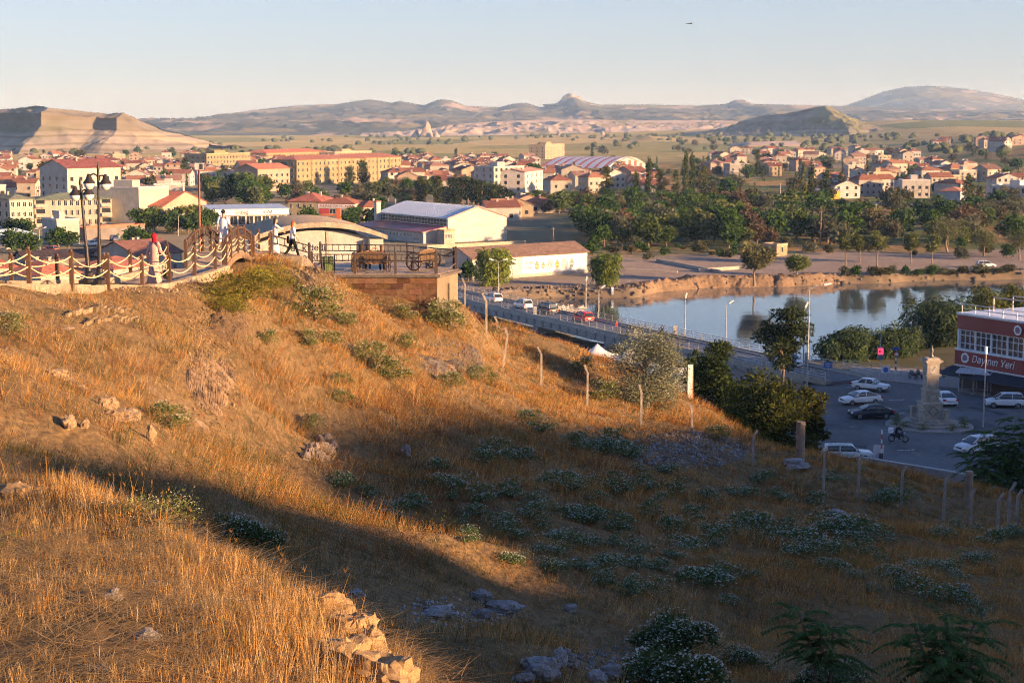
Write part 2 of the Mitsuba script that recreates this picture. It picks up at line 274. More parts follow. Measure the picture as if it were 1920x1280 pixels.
# ---------------------------------------------------------------- far hills
def strata(p, n, uv):
    w = (fbm(p.x*.004, p.y*.004, p.z*.004, octaves=3)-.5)*26
    b = noise(0., 0., (p.z+w)*.085); b2 = noise(3., 0., (p.z+w*.6)*.3)
    c = mix((.155, .135, .11), (.25, .215, .175), smoothstep(.35, .7, b)); c = mix(c, (.14, .11, .07), smoothstep(.55, .75, b2)*.6)
    veg = smoothstep(.50, .66, fbm(p.x*.012, p.y*.006, p.z*.02, octaves=4)); c = mix(c, (.13, .13, .06), veg*.75)
    return c*(.8+.4*fbm(p.x*.05, p.y*.05, p.z*.08, octaves=3))
def scrub(p, n, uv):
    a = fbm(p.x*.0021, p.y*.0016, p.z*.006, octaves=5); b = fbm(p.x*.008+5, p.y*.003, p.z*.02, octaves=4)
    c = mix((.045, .052, .048), (.09, .085, .07), smoothstep(.35, .65, a))
    c = mix(c, (.24, .185, .15), smoothstep(.60, .70, b)*.9)
    return mix(c, (.165, .135, .07), smoothstep(.60, .7, fbm(p.x*.003, p.y*.004+7, octaves=4))*.6)*(.85+.3*noise(p.x*.03, p.y*.03, p.z*.05))
def tuff(p, n, uv):
    a = fbm(p.x*.01, p.y*.006, p.z*.03, octaves=5); b = fbm(p.x*.03, p.y*.02, p.z*.05, octaves=3)
    c = mix((.26, .20, .16), (.36, .30, .26), a); return mix(c, (.14, .13, .07), smoothstep(.55, .68, b)*.7)
for nm, fn in (('m_strata', strata), ('m_scrub', scrub), ('m_tuff', tuff)): mat(nm, fn, 1., .05)
def ridge(name, prof, Y, front, back, base, col_mat, nx=420, ny=60, power=1.3, gully=.25, gs=.01, cliff=0, bend=None, seed=0, rim=0., rug=0., rs=.007, wob=.5):
    P = np.array([aty(px, py, Y) for px, py in prof]); x0, x1 = P[0, 0], P[-1, 0]
    xs = np.linspace(x0, x1, nx); t = np.r_[np.linspace(-1, 0, ny), np.linspace(0, 1, 14)[1:]]
    X = np.repeat(xs[None], len(t), 0); Tt = np.repeat(t[:, None], nx, 1)
    off = np.interp(xs, *np.array(bend).T) if bend is not None else 0*xs
    crest = np.interp(xs, P[:, 0], P[:, 2]); Yy = Y+off[None]+np.where(Tt < 0, Tt*front, Tt*back)
    Yy = Yy+(n2(X, Yy, 1.3/front, seed+20)-.5)*front*wob*(1-abs(Tt))
    u = 1-abs(Tt); g = u**power
    if cliff: g = np.where(u > cliff, 1-(1-g)*.12, g*.86)
    gl = 1-2*abs(n2(X+.2*Yy, Yy*.25, gs, seed+30, 4)-.5)
    Z = base+(crest[None]-base)*g*(1-gully*gl*np.clip(4*u*(1-u), 0, 1))
    Z += (n2(X, Yy, gs*6, seed+40)-.5)*(crest[None]-base)*.06*np.clip((1-u)*6, 0, 1)+rim*(n2(X, Yy*0, gs*9, seed+50)-.5)*np.clip(u*2-1, 0, 1)
    Z += rug*((1-2*abs(n2(X, Yy, rs, seed+60, 4)-.5))**1.5-.5+.45*(1-2*abs(n2(X, Yy, rs*3.1, seed+61, 3)-.5))-.2)*smooth01(1., .72, u)*smooth01(0, .2, u)
    Z = np.where(Tt <= -.999, base-12, Z)
    n_ = nx; m_ = len(t); i, j = np.meshgrid(np.arange(m_-1), np.arange(n_-1), indexing='ij'); a = (i*n_+j).ravel()
    f = np.vstack([np.stack([a, a+1, a+n_+1], 1), np.stack([a, a+n_+1, a+n_], 1)])
    structure(name, trimesh.Trimesh(np.stack([X, Yy, Z], -1).reshape(-1, 3), f, process=False), (.4, .3, .2), col_mat)
def around(px, Y): return aty(px, 238, Y)[0]
ridge('mesa', [(-420, 240), (-300, 210), (-100, 205), (0, 204), (60, 200), (80, 199), (122, 203), (165, 208), (215, 214), (250, 212), (262, 221), (290, 240), (320, 252), (350, 262), (385, 273)], 2000, 130, 260, -1, 'm_strata', 620, 90, 1.0, .2, .012, .74,
      bend=[(around(-420, 2000), 240), (around(-200, 2000), 140), (around(0, 2000), 40), (around(90, 2000), -35), (around(128, 2000), -80), (around(160, 2000), -58), (around(205, 2000), -26), (around(250, 2000), -48), (around(300, 2000), -20), (around(385, 2000), 60)], seed=1, rim=2, rug=5, rs=.03, wob=.1)
ridge('far_hills', [(200, 236), (280, 232), (350, 226), (400, 220), (480, 207), (560, 199), (640, 196), (680, 190), (700, 188), (740, 194), (755, 191), (800, 199), (822, 190), (832, 188), (850, 190), (875, 200), (935, 203), (965, 196), (985, 195), (1010, 203), (1030, 199), (1050, 191), (1060, 184), (1070, 181), (1080, 184), (1092, 192), (1120, 198), (1200, 197), (1300, 199), (1355, 196), (1370, 189), (1385, 188), (1405, 196), (1460, 197), (1585, 199), (1700, 202), (1850, 205), (2150, 210)],
      7200, 3000, 1500, 6, 'm_scrub', 760, 200, 1.7, .34, .0016, seed=2, rug=46, rs=.0045)
ridge('far_cone_hill', [(1540, 208), (1585, 198), (1610, 189), (1650, 173), (1690, 164), (1730, 162), (1765, 164), (1800, 168), (1860, 177), (1920, 188), (2000, 199), (2150, 212)], 10500, 2200, 2000, 10, 'm_scrub', 300, 60, 1.2, .1, .0012, seed=3, rug=26, rs=.004)
ridge('canyon_wall', [(700, 262), (780, 248), (860, 232), (930, 228), (1000, 225), (1100, 224), (1200, 226), (1300, 225), (1400, 227), (1480, 232), (1560, 250), (1600, 258)], 4300, 420, 900, 6, 'm_tuff', 700, 70, .8, .3, .006, seed=4, rug=16, rs=.015)
ridge('crag_hill', [(1300, 262), (1360, 248), (1390, 236), (1410, 224), (1440, 216), (1470, 214), (1500, 207), (1522, 201), (1535, 199), (1550, 203), (1580, 219), (1600, 232), (1620, 242), (1650, 252)], 3000, 240, 260, 8, 'm_strata', 420, 80, .9, .3, .006, seed=5, rug=15, rs=.02, bend=[(around(1300, 3000), 160), (around(1440, 3000), 60), (around(1530, 3000), -80), (around(1650, 3000), -40)])
for k, (px, py, wd, Y, hh) in enumerate([(800, 259, 26, 3600, 31), (780, 259, 18, 3620, 14), (818, 259, 14, 3580, 12), (1048, 256, 10, 3500, 9), (1130, 256, 12, 3400, 9), (1082, 261, 5, 3200, 8)]):
    p = aty(px, py, Y); s = Y/3000.
    m = lathe([(wd*s*.55, -6), (wd*s*.5, 0), (wd*s*.40, hh*s*.3), (wd*s*.22, hh*s*.65), (wd*s*.09, hh*s*.92), (0, hh*s)], 20).subdivide().subdivide()
    m.vertices += (meshkit.fbm(m.vertices*.08+k, 3)-.5)[:, None]*np.array([1, 1, .3])*wd*s*.3
    m.apply_translation((p[0], p[1], p[2]+2))
    structure('fairy_chimney' if k == 0 else f'fairy_chimney_{k:03d}', m, (.5, .36, .27), 'm_tuff')
p = aty(1070, 196, 6900); m = trimesh.creation.icosphere(4); v = m.vertices; m.vertices = v*np.array([62, 60, 44])*(1+.55*(meshkit.fbm(v*2.1, 4, 5)-.5))[:, None]*np.where(v[:, 2:3] > 0, [[.8, .8, 1.]], [[1.7, 1.7, .8]]); m.apply_translation(p); structure('castle_rock', m, (.4, .3, .2), 'm_tuff')
ridge('tuff_mesa', [(1370, 283), (1392, 268), (1400, 266), (1440, 265), (1490, 264), (1496, 267), (1510, 283)], 2150, 60, 160, 4, 'm_tuff', 160, 30, .35, .2, .02, seed=7)
ridge('field_hill', [(1120, 270), (1170, 262), (1215, 254), (1260, 258), (1300, 265), (1330, 270)], 2700, 250, 300, 4, 'm_plain', 120, 30, 1.2, .05, .01, seed=8)
ridge('field_hill_001', [(1560, 300), (1640, 285), (1700, 270), (1780, 262), (1850, 256), (1920, 262), (2050, 255), (2200, 262)], 1900, 450, 500, 4, 'm_plain', 200, 40, 1.2, .08, .006, seed=9)
ridge('field_hill_002', [(1560, 262), (1640, 250), (1760, 246), (1850, 243), (1960, 238), (2200, 240)], 3100, 500, 700, 8, 'm_scrub', 200, 40, 1.2, .15, .005, seed=10)
HAZE = True
if HAZE:
    scene['haze_air'] = {'type': 'homogeneous', 'albedo': {'type': 'rgb', 'value': [.86, .92, .99]}, 'sigma_t': {'type': 'rgb', 'value': [3.6e-5, 5.2e-5, 7.8e-5]}}
    scene['haze'] = {'type': 'cube', 'to_world': T().translate([0, 6500, 157]).scale([9000, 9000, 173]), 'bsdf': {'type': 'null'}, 'interior': {'type': 'ref', 'id': 'haze_air'}}
    say('haze', kind='stuff'); scene['camera']['medium'] = {'type': 'ref', 'id': 'haze_air'}
# ================================================================ PLANTS AND STONES OF THE SLOPE
def to_px(P):
    d = np.asarray(P)-np.array([0, 0, EYE]); z = d[..., 1]*CP-d[..., 2]*SP; u = d[..., 1]*SP+d[..., 2]*CP
    return 960+F*d[..., 0]/z, 640-F*u/z, z
def blob(px, py, cx, cy, rx, ry):            # 1 inside an ellipse of the picture plan of the slope, 0 outside (used to sow, in place)
    return np.clip(1.3-np.sqrt(((px-cx)/rx)**2+((py-cy)/ry)**2), 0, 1)
BARE = [(405, 715, 66, 104), (590, 520, 60, 28), (845, 670, 65, 38), (1290, 845, 120, 34), (605, 835, 55, 30), (185, 592, 100, 30), (880, 1150, 120, 28), (1130, 1240, 90, 30), (445, 615, 60, 40), (300, 545, 120, 14), (255, 712, 34, 20), (290, 738, 36, 20), (325, 765, 36, 20), (365, 795, 36, 20), (120, 705, 40, 14), (170, 750, 30, 16), (230, 780, 40, 20), (280, 812, 30, 22)]
C_GOLD, C_RED, C_PALE, C_OLIVE, C_YEL = (.47, .242, .068), (.28, .115, .042), (.53, .35, .16), (.085, .095, .035), (.24, .20, .05)
def pick(w, cols, rng):                      # a colour for each of n by weights (n, k)
    c = np.cumsum(w/w.sum(1, keepdims=True), 1); k = (rng.random(len(w))[:, None] > c).sum(1).clip(0, len(cols)-1)
    return np.array(cols)[k]
def blades(P, h, w, lean, az, col, segs=1, curl=0.):
    """One tapering leaf per root point, its foot at P, as triangles."""
    n = len(P); d = np.stack([np.cos(az)*lean, np.sin(az)*lean, np.ones(n)], 1); d /= np.linalg.norm(d, axis=1, keepdims=True)
    f = RNG.uniform(0, np.pi, n); s = np.stack([np.cos(f), np.sin(f), 0*f], 1)*w[:, None]/2
    c = pack(col, n)
    if segs == 1:
        v = np.stack([P-s, P+s, P+d*h[:, None]], 1); fa = np.arange(n*3).reshape(n, 3)
        return v.reshape(-1, 3), fa, np.repeat(c, 3, 0)
    b = np.stack([np.cos(az), np.sin(az), -.6*np.ones(n)], 1)*(h*curl)[:, None]
    m = P+d*(h*.55)[:, None]+b*.2; t = P+d*h[:, None]+b
    v = np.stack([P-s, P+s, m-s*.75, m+s*.75, t], 1); k = np.arange(n)[:, None]*5
    fa = np.concatenate([k+[0, 1, 3], k+[0, 3, 2], k+[2, 3, 4]], 1).reshape(-1, 3)
    return v.reshape(-1, 3), fa, np.repeat(c, 5, 0)
def leaf_mesh(parts):
    V, Fa, C, at = [], [], [], 0
    for v, f, c in parts: V.append(v); Fa.append(f+at); C.append(c); at += len(v)
    return np.vstack(V), np.vstack(Fa), np.vstack(C)
def stuff(name, vfc, material, label, cat):
    k = uniq(name); v, f, c = vfc
    scene[k] = mikit.ply(trimesh.Trimesh(v, f, process=False), material, smooth=False, uv=c); say(k, label, cat, kind='stuff')
def inside_view(P, mx=160, my=130):
    px, py, z = to_px(P); return (z > 1) & (px > -mx) & (px < 1920+mx) & (py < 1280+my)

def sow_slope():
    parts = []
    for y0, y1, dens in ((15, 26, 54), (26, 36, 50), (36, 48, 42), (48, 62, 34), (62, 78, 26), (78, 104, 20)):
        x0, x1 = -.37*y1-2, .37*y1+2; n = int((x1-x0)*(y1-y0)*dens)
        x, y = RNG.uniform(x0, x1, n), RNG.uniform(y0, y1, n)
        z = hill_z(x, y); P = np.stack([x, y, z], 1); ok = inside_view(P); P = P[ok]; x, y = P[:, 0], P[:, 1]
        px, py, D = to_px(P)
        # keep off the path, the bare ground, the knoll
        bare = np.zeros(len(P))
        for b in BARE: bare = np.maximum(bare, blob(px, py, *b))
        pl = np.array([aty(*q) for q in PATH])[:, :2]; dp = shapely.distance(LineString([tuple(q) for q in pl]), shapely.points(P[:, :2]))
        onpath = (np.interp(x, [-30, -12.3, -11, -9.5, -9], [1, 1, 1, 1, 0]) > .5) & (y < 77) & (((y > np.interp(x, pl[:, 0], pl[:, 1])) & (x < -12)) | (dp < .35) | (((x < np.interp(y, pl[:, 1], pl[:, 0])) & (y > 50))))
        patch = n2(x, y, .55, 11); tall = n2(x, y, .28, 12)
        keep = (RNG.random(len(P)) < (.16+.84*smooth01(.3, .62, patch))*(1-.95*bare)*.62) & ~onpath
        keep &= ~((x > -9.6) & (x < -2.6) & (y > 81.6) & (y < 93))
        P, px, py, D, tall, patch = P[keep], px[keep], py[keep], D[keep], tall[keep], patch[keep]; x, y = P[:, 0], P[:, 1]
        m = len(P); k = 13
        g = n2(x, y, .16, 13); r = n2(x, y, .33, 14)
        olive = np.clip(1.6*blob(px, py, 120, 850, 420, 90)+1.5*blob(px, py, 560, 1010, 420, 130)+1.2*blob(px, py, 960, 1150, 500, 90)+1.0*blob(px, py, 250, 640, 200, 60)+.8*blob(px, py, 500, 580, 140, 70)+.25*blob(px, py, 1300, 950, 600, 160), 0, 1.6)
        red = 2.2*blob(px, py, 800, 1000, 260, 50)+.9*blob(px, py, 1250, 1000, 700, 260)+.6*blob(px, py, 250, 820, 330, 80)
        W = np.stack([1.4*smooth01(.35, .7, g)+.5, .35+red*r+.6*smooth01(.5, .8, r), .5+.7*smooth01(.5, .75, patch)+1.1*blob(px, py, 180, 620, 330, 90), .12+olive*(.6+g)+.7*smooth01(.55, .75, n2(x, y, .21, 15)), .05+.5*blob(px, py, 950, 1080, 120, 40)+.3*blob(px, py, 230, 690, 50, 40)], 1)
        col = pick(W, [C_GOLD, C_RED, C_PALE, C_OLIVE, C_YEL], RNG)*RNG.uniform(.55, 1.35, (m, 1))*RNG.uniform(.93, 1.07, (m, 3))
        H = (.20+.42*smooth01(.3, .72, tall))*RNG.uniform(.7, 1.25, m)
        root = np.repeat(P, k, 0); spread = np.repeat(.05+.14*RNG.random(m), k)
        a = RNG.uniform(0, 2*np.pi, m*k); rr = spread*np.sqrt(RNG.random(m*k))*2
        root = root+np.stack([np.cos(a)*rr, np.sin(a)*rr, -.04+0*a], 1)
        h = np.repeat(H, k)*RNG.uniform(.45, 1.15, m*k)*(1.15-.5*np.clip(rr/(2*spread), 0, 1)**2); w = np.maximum(.007, np.repeat(D, k)*.00024)*RNG.uniform(.7, 1.5, m*k)
        cc = np.repeat(col, k, 0)*RNG.uniform(.8, 1.2, (m*k, 1))
        parts.append(blades(root, h, w, RNG.uniform(.05, .45, m*k)+.5*rr/(2*spread), a+RNG.normal(0, .6, m*k), cc))
    stuff('dry_grass', leaf_mesh(parts), 'm_grass', 'dry golden and rust brown grass covering the whole slope', 'grass')
sow_slope()

def sow_knoll():
    parts = []
    n = 30000; x, y = RNG.uniform(-7.5, 1, n), RNG.uniform(4.5, 18.5, n)
    P = np.stack([x, y, knoll_z(x, y)], 1); pts = shapely.points(P[:, :2])
    ok = inside_view(P, 120, 120) & ((shapely.contains(KPOLY, pts)) | (shapely.distance(KPOLY, pts) < .5)); P = P[ok]; x, y = P[:, 0], P[:, 1]
    px, py, D = to_px(P)
    tallm = np.clip(1.1*blob(px, py, 620, 1230, 220, 130)+.9*blob(px, py, 130, 950, 130, 60)+.5*blob(px, py, 400, 1090, 130, 50), 0, 1)
    low = np.clip(1.3*blob(px, py, 640, 1155, 62, 52)+1.3*blob(px, py, 690, 1225, 56, 60)+1.3*blob(px, py, 725, 1285, 70, 60)+blob(px, py, 90, 1230, 190, 70)+.8*blob(px, py, 40, 1040, 70, 40)+.7*blob(px, py, 215, 1130, 90, 30)+.7*blob(px, py, 260, 1190, 60, 30), 0, 1)
    bare = P[RNG.random(len(P)) < np.clip(low+.25, 0, 1)]; bare = bare[RNG.integers(0, len(bare), 12000)]
    patch = n2(x, y, 1.3, 21)
    keep = RNG.random(len(P)) < (.12+.95*smooth01(.36, .6, patch)+.45*tallm)*(1-.75*low); P, px, py, D, tallm, low = P[keep], px[keep], py[keep], D[keep], tallm[keep], low[keep]; x, y = P[:, 0], P[:, 1]
    m, k = len(P), 7; g = n2(x, y, .8, 22)
    W = np.stack([1.0+0*g, .25+.4*smooth01(.5, .8, g), 1.2+.8*tallm, .05+.5*blob(px, py, 300, 1000, 120, 60)+.25*smooth01(.6, .8, g), .03+0*g], 1)
    col = pick(W, [C_GOLD, (.26, .12, .045), C_PALE, (.12, .135, .04), C_YEL], RNG)*RNG.uniform(.5, 1.35, (m, 1))
    H = (.04+.085*RNG.random(m)+.20*tallm*RNG.uniform(.6, 1.2, m))
    a = RNG.uniform(0, 2*np.pi, m*k); rr = .05*np.sqrt(RNG.random(m*k))
    root = np.repeat(P, k, 0)+np.stack([np.cos(a)*rr, np.sin(a)*rr, -.01+0*a], 1)
    parts.append(blades(root, np.repeat(H, k)*RNG.uniform(.5, 1.2, m*k), RNG.uniform(.003, .0062, m*k), RNG.uniform(.02, .38, m*k), a+RNG.normal(0, .6, m*k), np.repeat(col, k, 0)*RNG.uniform(.55, 1.45, (m*k, 1)), 2, .05))
    # straw lying about
    q = RNG.integers(0, m, 15000); b = RNG.uniform(0, 2*np.pi, len(q)); base = P[q]+np.stack([RNG.normal(0, .1, len(q)), RNG.normal(0, .1, len(q)), .02+.04*RNG.random(len(q))], 1)
    parts.append(blades(base, RNG.uniform(.12, .38, len(q)), RNG.uniform(.003, .006, len(q)), RNG.uniform(3, 14, len(q)), b, np.array(C_PALE)*RNG.uniform(.7, 1.15, (len(q), 1)), 2, .1))
    bare = bare+np.stack([RNG.normal(0, .12, len(bare)), RNG.normal(0, .12, len(bare)), .015+.03*RNG.random(len(bare))], 1)
    parts.append(blades(bare, RNG.uniform(.1, .42, len(bare)), RNG.uniform(.003, .0055, len(bare)), RNG.uniform(4, 20, len(bare)), RNG.normal(.4, 1.1, len(bare)), np.array(C_PALE)*RNG.uniform(.6, 1.2, (len(bare), 1)), 2, .06))
    # tall stalks along the lip with feathered heads
    s = RNG.random(70)**.9; ln = LineString([tuple(p) for p in CREST[:10]]); o = np.array([ln.interpolate(t, normalized=True).coords[0] for t in s])-np.array([.25, .25])*RNG.random((70, 1))
    st = np.stack([o[:, 0], o[:, 1], knoll_z(o[:, 0], o[:, 1])], 1); hh = RNG.uniform(.22, .48, 70); aa = RNG.uniform(0, 6.28, 70); le = RNG.uniform(.05, .4, 70)
    parts.append(blades(st, hh, np.full(70, .007), le, aa, C_GOLD, 2, .06))
    top = st+np.stack([np.cos(aa)*le, np.sin(aa)*le, 1+0*aa], 1)/np.sqrt(1+le**2)[:, None]*hh[:, None]*.93
    tt = np.repeat(top, 9, 0); parts.append(blades(tt, RNG.uniform(.02, .06, len(tt)), np.full(len(tt), .005), RNG.uniform(.1, .9, len(tt)), RNG.uniform(0, 6.28, len(tt)), np.array((.34, .18, .06))))
    stuff('knoll_grass', leaf_mesh(parts), 'm_grass', 'short dry straw coloured grass and stubble on the nearest mound', 'grass')
sow_knoll()

# ---------------------------------------------------------------- shrubs: leaves and flower heads as small faces round a dome of twigs
def quads(P, size, aspect, col, rng, up=.3, out=None):
    """Leaf-sized faces at P, turned at random (leaning outwards along out when given)."""
    n = len(P); d = rng.normal(size=(n, 3)); d[:, 2] = abs(d[:, 2])*up+up*.5
    if out is not None: d = d*.7+out
    d /= np.linalg.norm(d, axis=1, keepdims=True); s = np.cross(d, rng.normal(size=(n, 3))); s /= np.linalg.norm(s, axis=1, keepdims=True)+1e-9
    L = (size*rng.uniform(.6, 1.3, n))[:, None]; w = s*L*aspect/2
    v = np.stack([P, P+d*L*.5-w, P+d*L, P+d*L*.5+w], 1).reshape(-1, 3); k = np.arange(n)[:, None]*4
    f = np.concatenate([k+[0, 1, 2], k+[0, 2, 3]], 1).reshape(-1, 3)
    return v, f, np.repeat(pack(col, n), 4, 0)
def flat_faces(P, size, col, rng, tilt=.5):  # small upward discs (flowers)
    n = len(P); nz = rng.normal(0, tilt, (n, 3)); nz[:, 2] = 1; nz /= np.linalg.norm(nz, axis=1, keepdims=True)
    a = np.cross(nz, [1, .2, 0]); a /= np.linalg.norm(a, axis=1, keepdims=True); b = np.cross(nz, a); L = (size*rng.uniform(.6, 1.3, n))[:, None]
    v = np.stack([P+a*L, P+b*L, P-a*L, P-b*L], 1).reshape(-1, 3); k = np.arange(n)[:, None]*4
    return v, np.concatenate([k+[0, 1, 2], k+[0, 2, 3]], 1).reshape(-1, 3), np.repeat(pack(col, n), 4, 0)
def ply_of(vfc, material):
    v, f, c = vfc; return mikit.ply(trimesh.Trimesh(v, f, process=False), material, smooth=False, uv=c)
def flower_shrub(seed, nl, green, white, leaf=.07, fl=.018, fn=None, R=.5, Hh=.55):
    r = np.random.default_rng(seed)
    cl = r.uniform(-1, 1, (14, 3))*[R*.7, R*.7, .12]+[0, 0, Hh*.55]; cl[::2, 2] = Hh*.2; cl[::2, :2] *= 1.15; cr = r.uniform(.16, .3, 14)*R/.5
    k = r.integers(0, 14, nl); d = r.normal(size=(nl, 3)); d /= np.linalg.norm(d, axis=1, keepdims=True); d[:, 2] = abs(d[:, 2])*1.1-.25
    P = cl[k]+d*cr[k][:, None]*r.uniform(.55, 1.05, nl)[:, None]
    lv = quads(P, leaf, .42, np.array(green)*r.uniform(.6, 1.35, (nl, 1)), r, .6, d*.8)
    fn = fn or nl//3; k = r.integers(0, 14, fn); d = r.normal(size=(fn, 3)); d[:, 2] = abs(d[:, 2])+.25; d /= np.linalg.norm(d, axis=1, keepdims=True)
    fl = flat_faces(cl[k]+d*cr[k][:, None]*1.12, fl, np.array(white)*r.uniform(.75, 1.1, (fn, 1)), r)
    tw = [tube([(0, 0, -.1), (c[0]*.5, c[1]*.5, c[2]*.55), tuple(c)], [.012, .008, .005], 4, False) for c in cl]
    return {'foliage': ply_of(lv, 'm_leaf'), 'flower': ply_of(fl, 'm_leaf'), 'stem': shape(tw, (.16, .11, .06), 'm_wood')}
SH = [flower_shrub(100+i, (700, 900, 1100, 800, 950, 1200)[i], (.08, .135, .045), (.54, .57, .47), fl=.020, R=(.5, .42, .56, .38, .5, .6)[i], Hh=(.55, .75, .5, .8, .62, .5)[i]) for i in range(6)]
SHB = [flower_shrub(120+i, 4200, (.07, .11, .04), (.58, .58, .48), .06, .014, 1100) for i in range(2)]
def put(name, protos, P, s, rz, label, cat, group=None, sz=None):
    k = thing(name, label, cat, group); M = T().translate([float(v) for v in P]).rotate([0, 0, 1], math.degrees(rz)).scale([s, s, sz or s])
    for q, d in protos.items():
        scene[f'{k}__{q}'] = {**d, 'to_world': M}
        if q in ('foliage', 'flower', 'crown', 'frond'): say(f'{k}__{q}', kind='stuff')
    return k
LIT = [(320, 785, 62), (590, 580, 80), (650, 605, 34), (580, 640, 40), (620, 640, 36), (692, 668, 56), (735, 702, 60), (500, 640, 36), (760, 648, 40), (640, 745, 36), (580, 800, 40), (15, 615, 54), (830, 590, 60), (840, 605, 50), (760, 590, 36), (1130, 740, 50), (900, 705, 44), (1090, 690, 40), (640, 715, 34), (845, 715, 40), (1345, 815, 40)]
near = ['beside the long eroded bank', 'on the steep grass below the wooden bridge', 'just below the big lit shrub', 'in the sunlit gully, left of its twin', 'in the sunlit gully, right of its twin', 'high on the sunlit slope', 'low in the sunlit slope, right of the higher pair',
        'under the dark rock hollow', 'beside the gravel scar', 'in tall rust grass above the stone heap', 'left of the stone heap', 'at the left edge of the slope', 'at the foot of the brick platform', 'at the foot of the brick platform, lower one', 'under the brick wall, left part', 'beside the third concrete post',
        'below the dark gravel bank', 'near the bent fence posts by the silvery tree', 'half hidden in the golden grass', 'at the end of the gravel scar', 'right of the pebble fan by the fence']
r = np.random.default_rng(5)
SHL = [flower_shrub(110+i, 1100, (.125, .145, .045), (.56, .52, .34), fl=.02, R=.5, Hh=.7) for i in range(3)]  # lit copy of the shrubs: sun warmth mixed into leaf and flower colours
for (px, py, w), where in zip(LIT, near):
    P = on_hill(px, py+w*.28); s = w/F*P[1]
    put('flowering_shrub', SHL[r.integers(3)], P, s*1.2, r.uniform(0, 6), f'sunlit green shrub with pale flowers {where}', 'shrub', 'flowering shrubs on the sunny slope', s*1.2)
SHADE = [(930, 850, 70), (905, 860, 50), (980, 855, 60), (1010, 800, 60), (985, 780, 50), (1080, 830, 70), (1150, 825, 70), (1130, 840, 60), (1180, 848, 60), (640, 905, 60), (690, 925, 50), (820, 875, 44), (840, 905, 60), (780, 945, 60), (745, 960, 60), (850, 930, 40), (900, 930, 50), (960, 925, 60), (1000, 935, 50), (1040, 900, 56),
         (1070, 910, 60), (1100, 900, 50), (1160, 915, 60), (1210, 910, 50), (1120, 935, 40), (1080, 960, 70), (1110, 975, 60), (1050, 1005, 80), (1000, 960, 60), (1020, 985, 50), (940, 975, 60), (960, 1000, 60), (890, 960, 50), (870, 985, 50), (1160, 985, 70), (1220, 960, 60), (1260, 985, 70), (1300, 965, 60), (1350, 990, 60), (1420, 990, 90), (1440, 1005, 70), (1400, 975, 60),
         (1500, 1010, 80), (1530, 1020, 70), (1560, 985, 90), (1600, 1000, 90), (1640, 1010, 80), (1560, 1040, 70), (1500, 1035, 60), (1620, 1030, 60), (1475, 1065, 40), (1560, 1062, 50), (1600, 1085, 36), (1650, 1050, 40), (1680, 1075, 60), (1720, 1060, 60), (1770, 1060, 60), (1785, 1080, 50), (1690, 1100, 50), (1630, 1105, 40), (1740, 1110, 70), (1800, 1120, 60), (1830, 1150, 60),
         (1140, 1055, 60), (1190, 1060, 50), (1240, 1060, 50), (1150, 1015, 50), (1190, 1025, 60), (1280, 1020, 60), (1340, 1020, 60), (1180, 1110, 60), (1215, 1105, 64), (1320, 1085, 80), (1130, 1090, 60), (1040, 1065, 60), (1090, 1060, 50), (1350, 1075, 50), (1400, 1075, 50), (1370, 1130, 40), (1530, 940, 46), (1660, 935, 60), (1690, 925, 50), (1560, 895, 40), (1760, 1000, 50), (1810, 990, 50), (1860, 1010, 70), (1830, 1050, 50),
         (1430, 900, 50), (1390, 920, 60), (1460, 930, 50), (1330, 930, 50), (1270, 920, 50), (1250, 880, 44), (1190, 880, 44), (1900, 1000, 50), (1350, 1050, 40), (1260, 1040, 40), (960, 1060, 50), (1030, 1030, 50), (880, 1010, 50), (1480, 985, 60), (1100, 1015, 60), (1240, 935, 40)]
SHADE.sort(key=lambda q: (round(q[1]/60), q[0])); rown = {}
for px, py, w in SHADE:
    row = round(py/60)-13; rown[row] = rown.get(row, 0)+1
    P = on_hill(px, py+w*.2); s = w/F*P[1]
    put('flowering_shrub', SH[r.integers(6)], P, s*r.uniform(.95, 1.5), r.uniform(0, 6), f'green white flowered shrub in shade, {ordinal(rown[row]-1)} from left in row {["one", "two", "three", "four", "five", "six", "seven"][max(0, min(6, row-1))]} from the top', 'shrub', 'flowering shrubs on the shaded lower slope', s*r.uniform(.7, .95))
for px, py, w, lb in [(1250, 1255, 190, 'largest white flowering shrub at the bottom edge, right of the pale boulders'), (1265, 1185, 150, 'big white flowering shrub just above the largest one'), (455, 1000, 120, 'green shrub with white flowers in shade behind the near mound'), (1395, 1235, 80, 'pale flowering shrub right of the largest white shrub'), (1550, 1265, 110, 'flowering shrub under the left fern leaved sapling')]:
    P = on_hill(px, py+w*.3); s = w/F*P[1]
    put('flowering_shrub', SHB[r.integers(2)], P, s, r.uniform(0, 6), lb, 'shrub', None, s*.95)
YB = flower_shrub(140, 3800, (.17, .16, .04), (.50, .38, .05), .05, .013, 1100, .55, .7)
for i, (px, py, w) in enumerate([(450, 570, 120), (500, 545, 90), (425, 595, 80)]):
    P = on_hill(px, py); s = w/F*P[1]
    put('yellow_bush', YB, P, s, i*2., f'olive green bush dotted with yellow flowers, {["largest", "right hand", "lowest"][i]} of the three below the wooden bridge', 'bush', None, s*.8)
P = on_knoll(290, 985); put('daisy_plant', flower_shrub(150, 1500, (.17, .19, .06), (.75, .70, .5), .03, .012, 160, .5, .42), P, .75, .4, 'weedy plant with cream star flowers on the lip of the near mound', 'plant', None, .6)
P = on_knoll(8, 1030); put('green_weed', flower_shrub(151, 500, (.12, .2, .03), (.2, .25, .05), .03, .006, 20, .5, .42), P, .3, .4, 'small fresh green weed at the left edge of the mound', 'weed', None, .3)

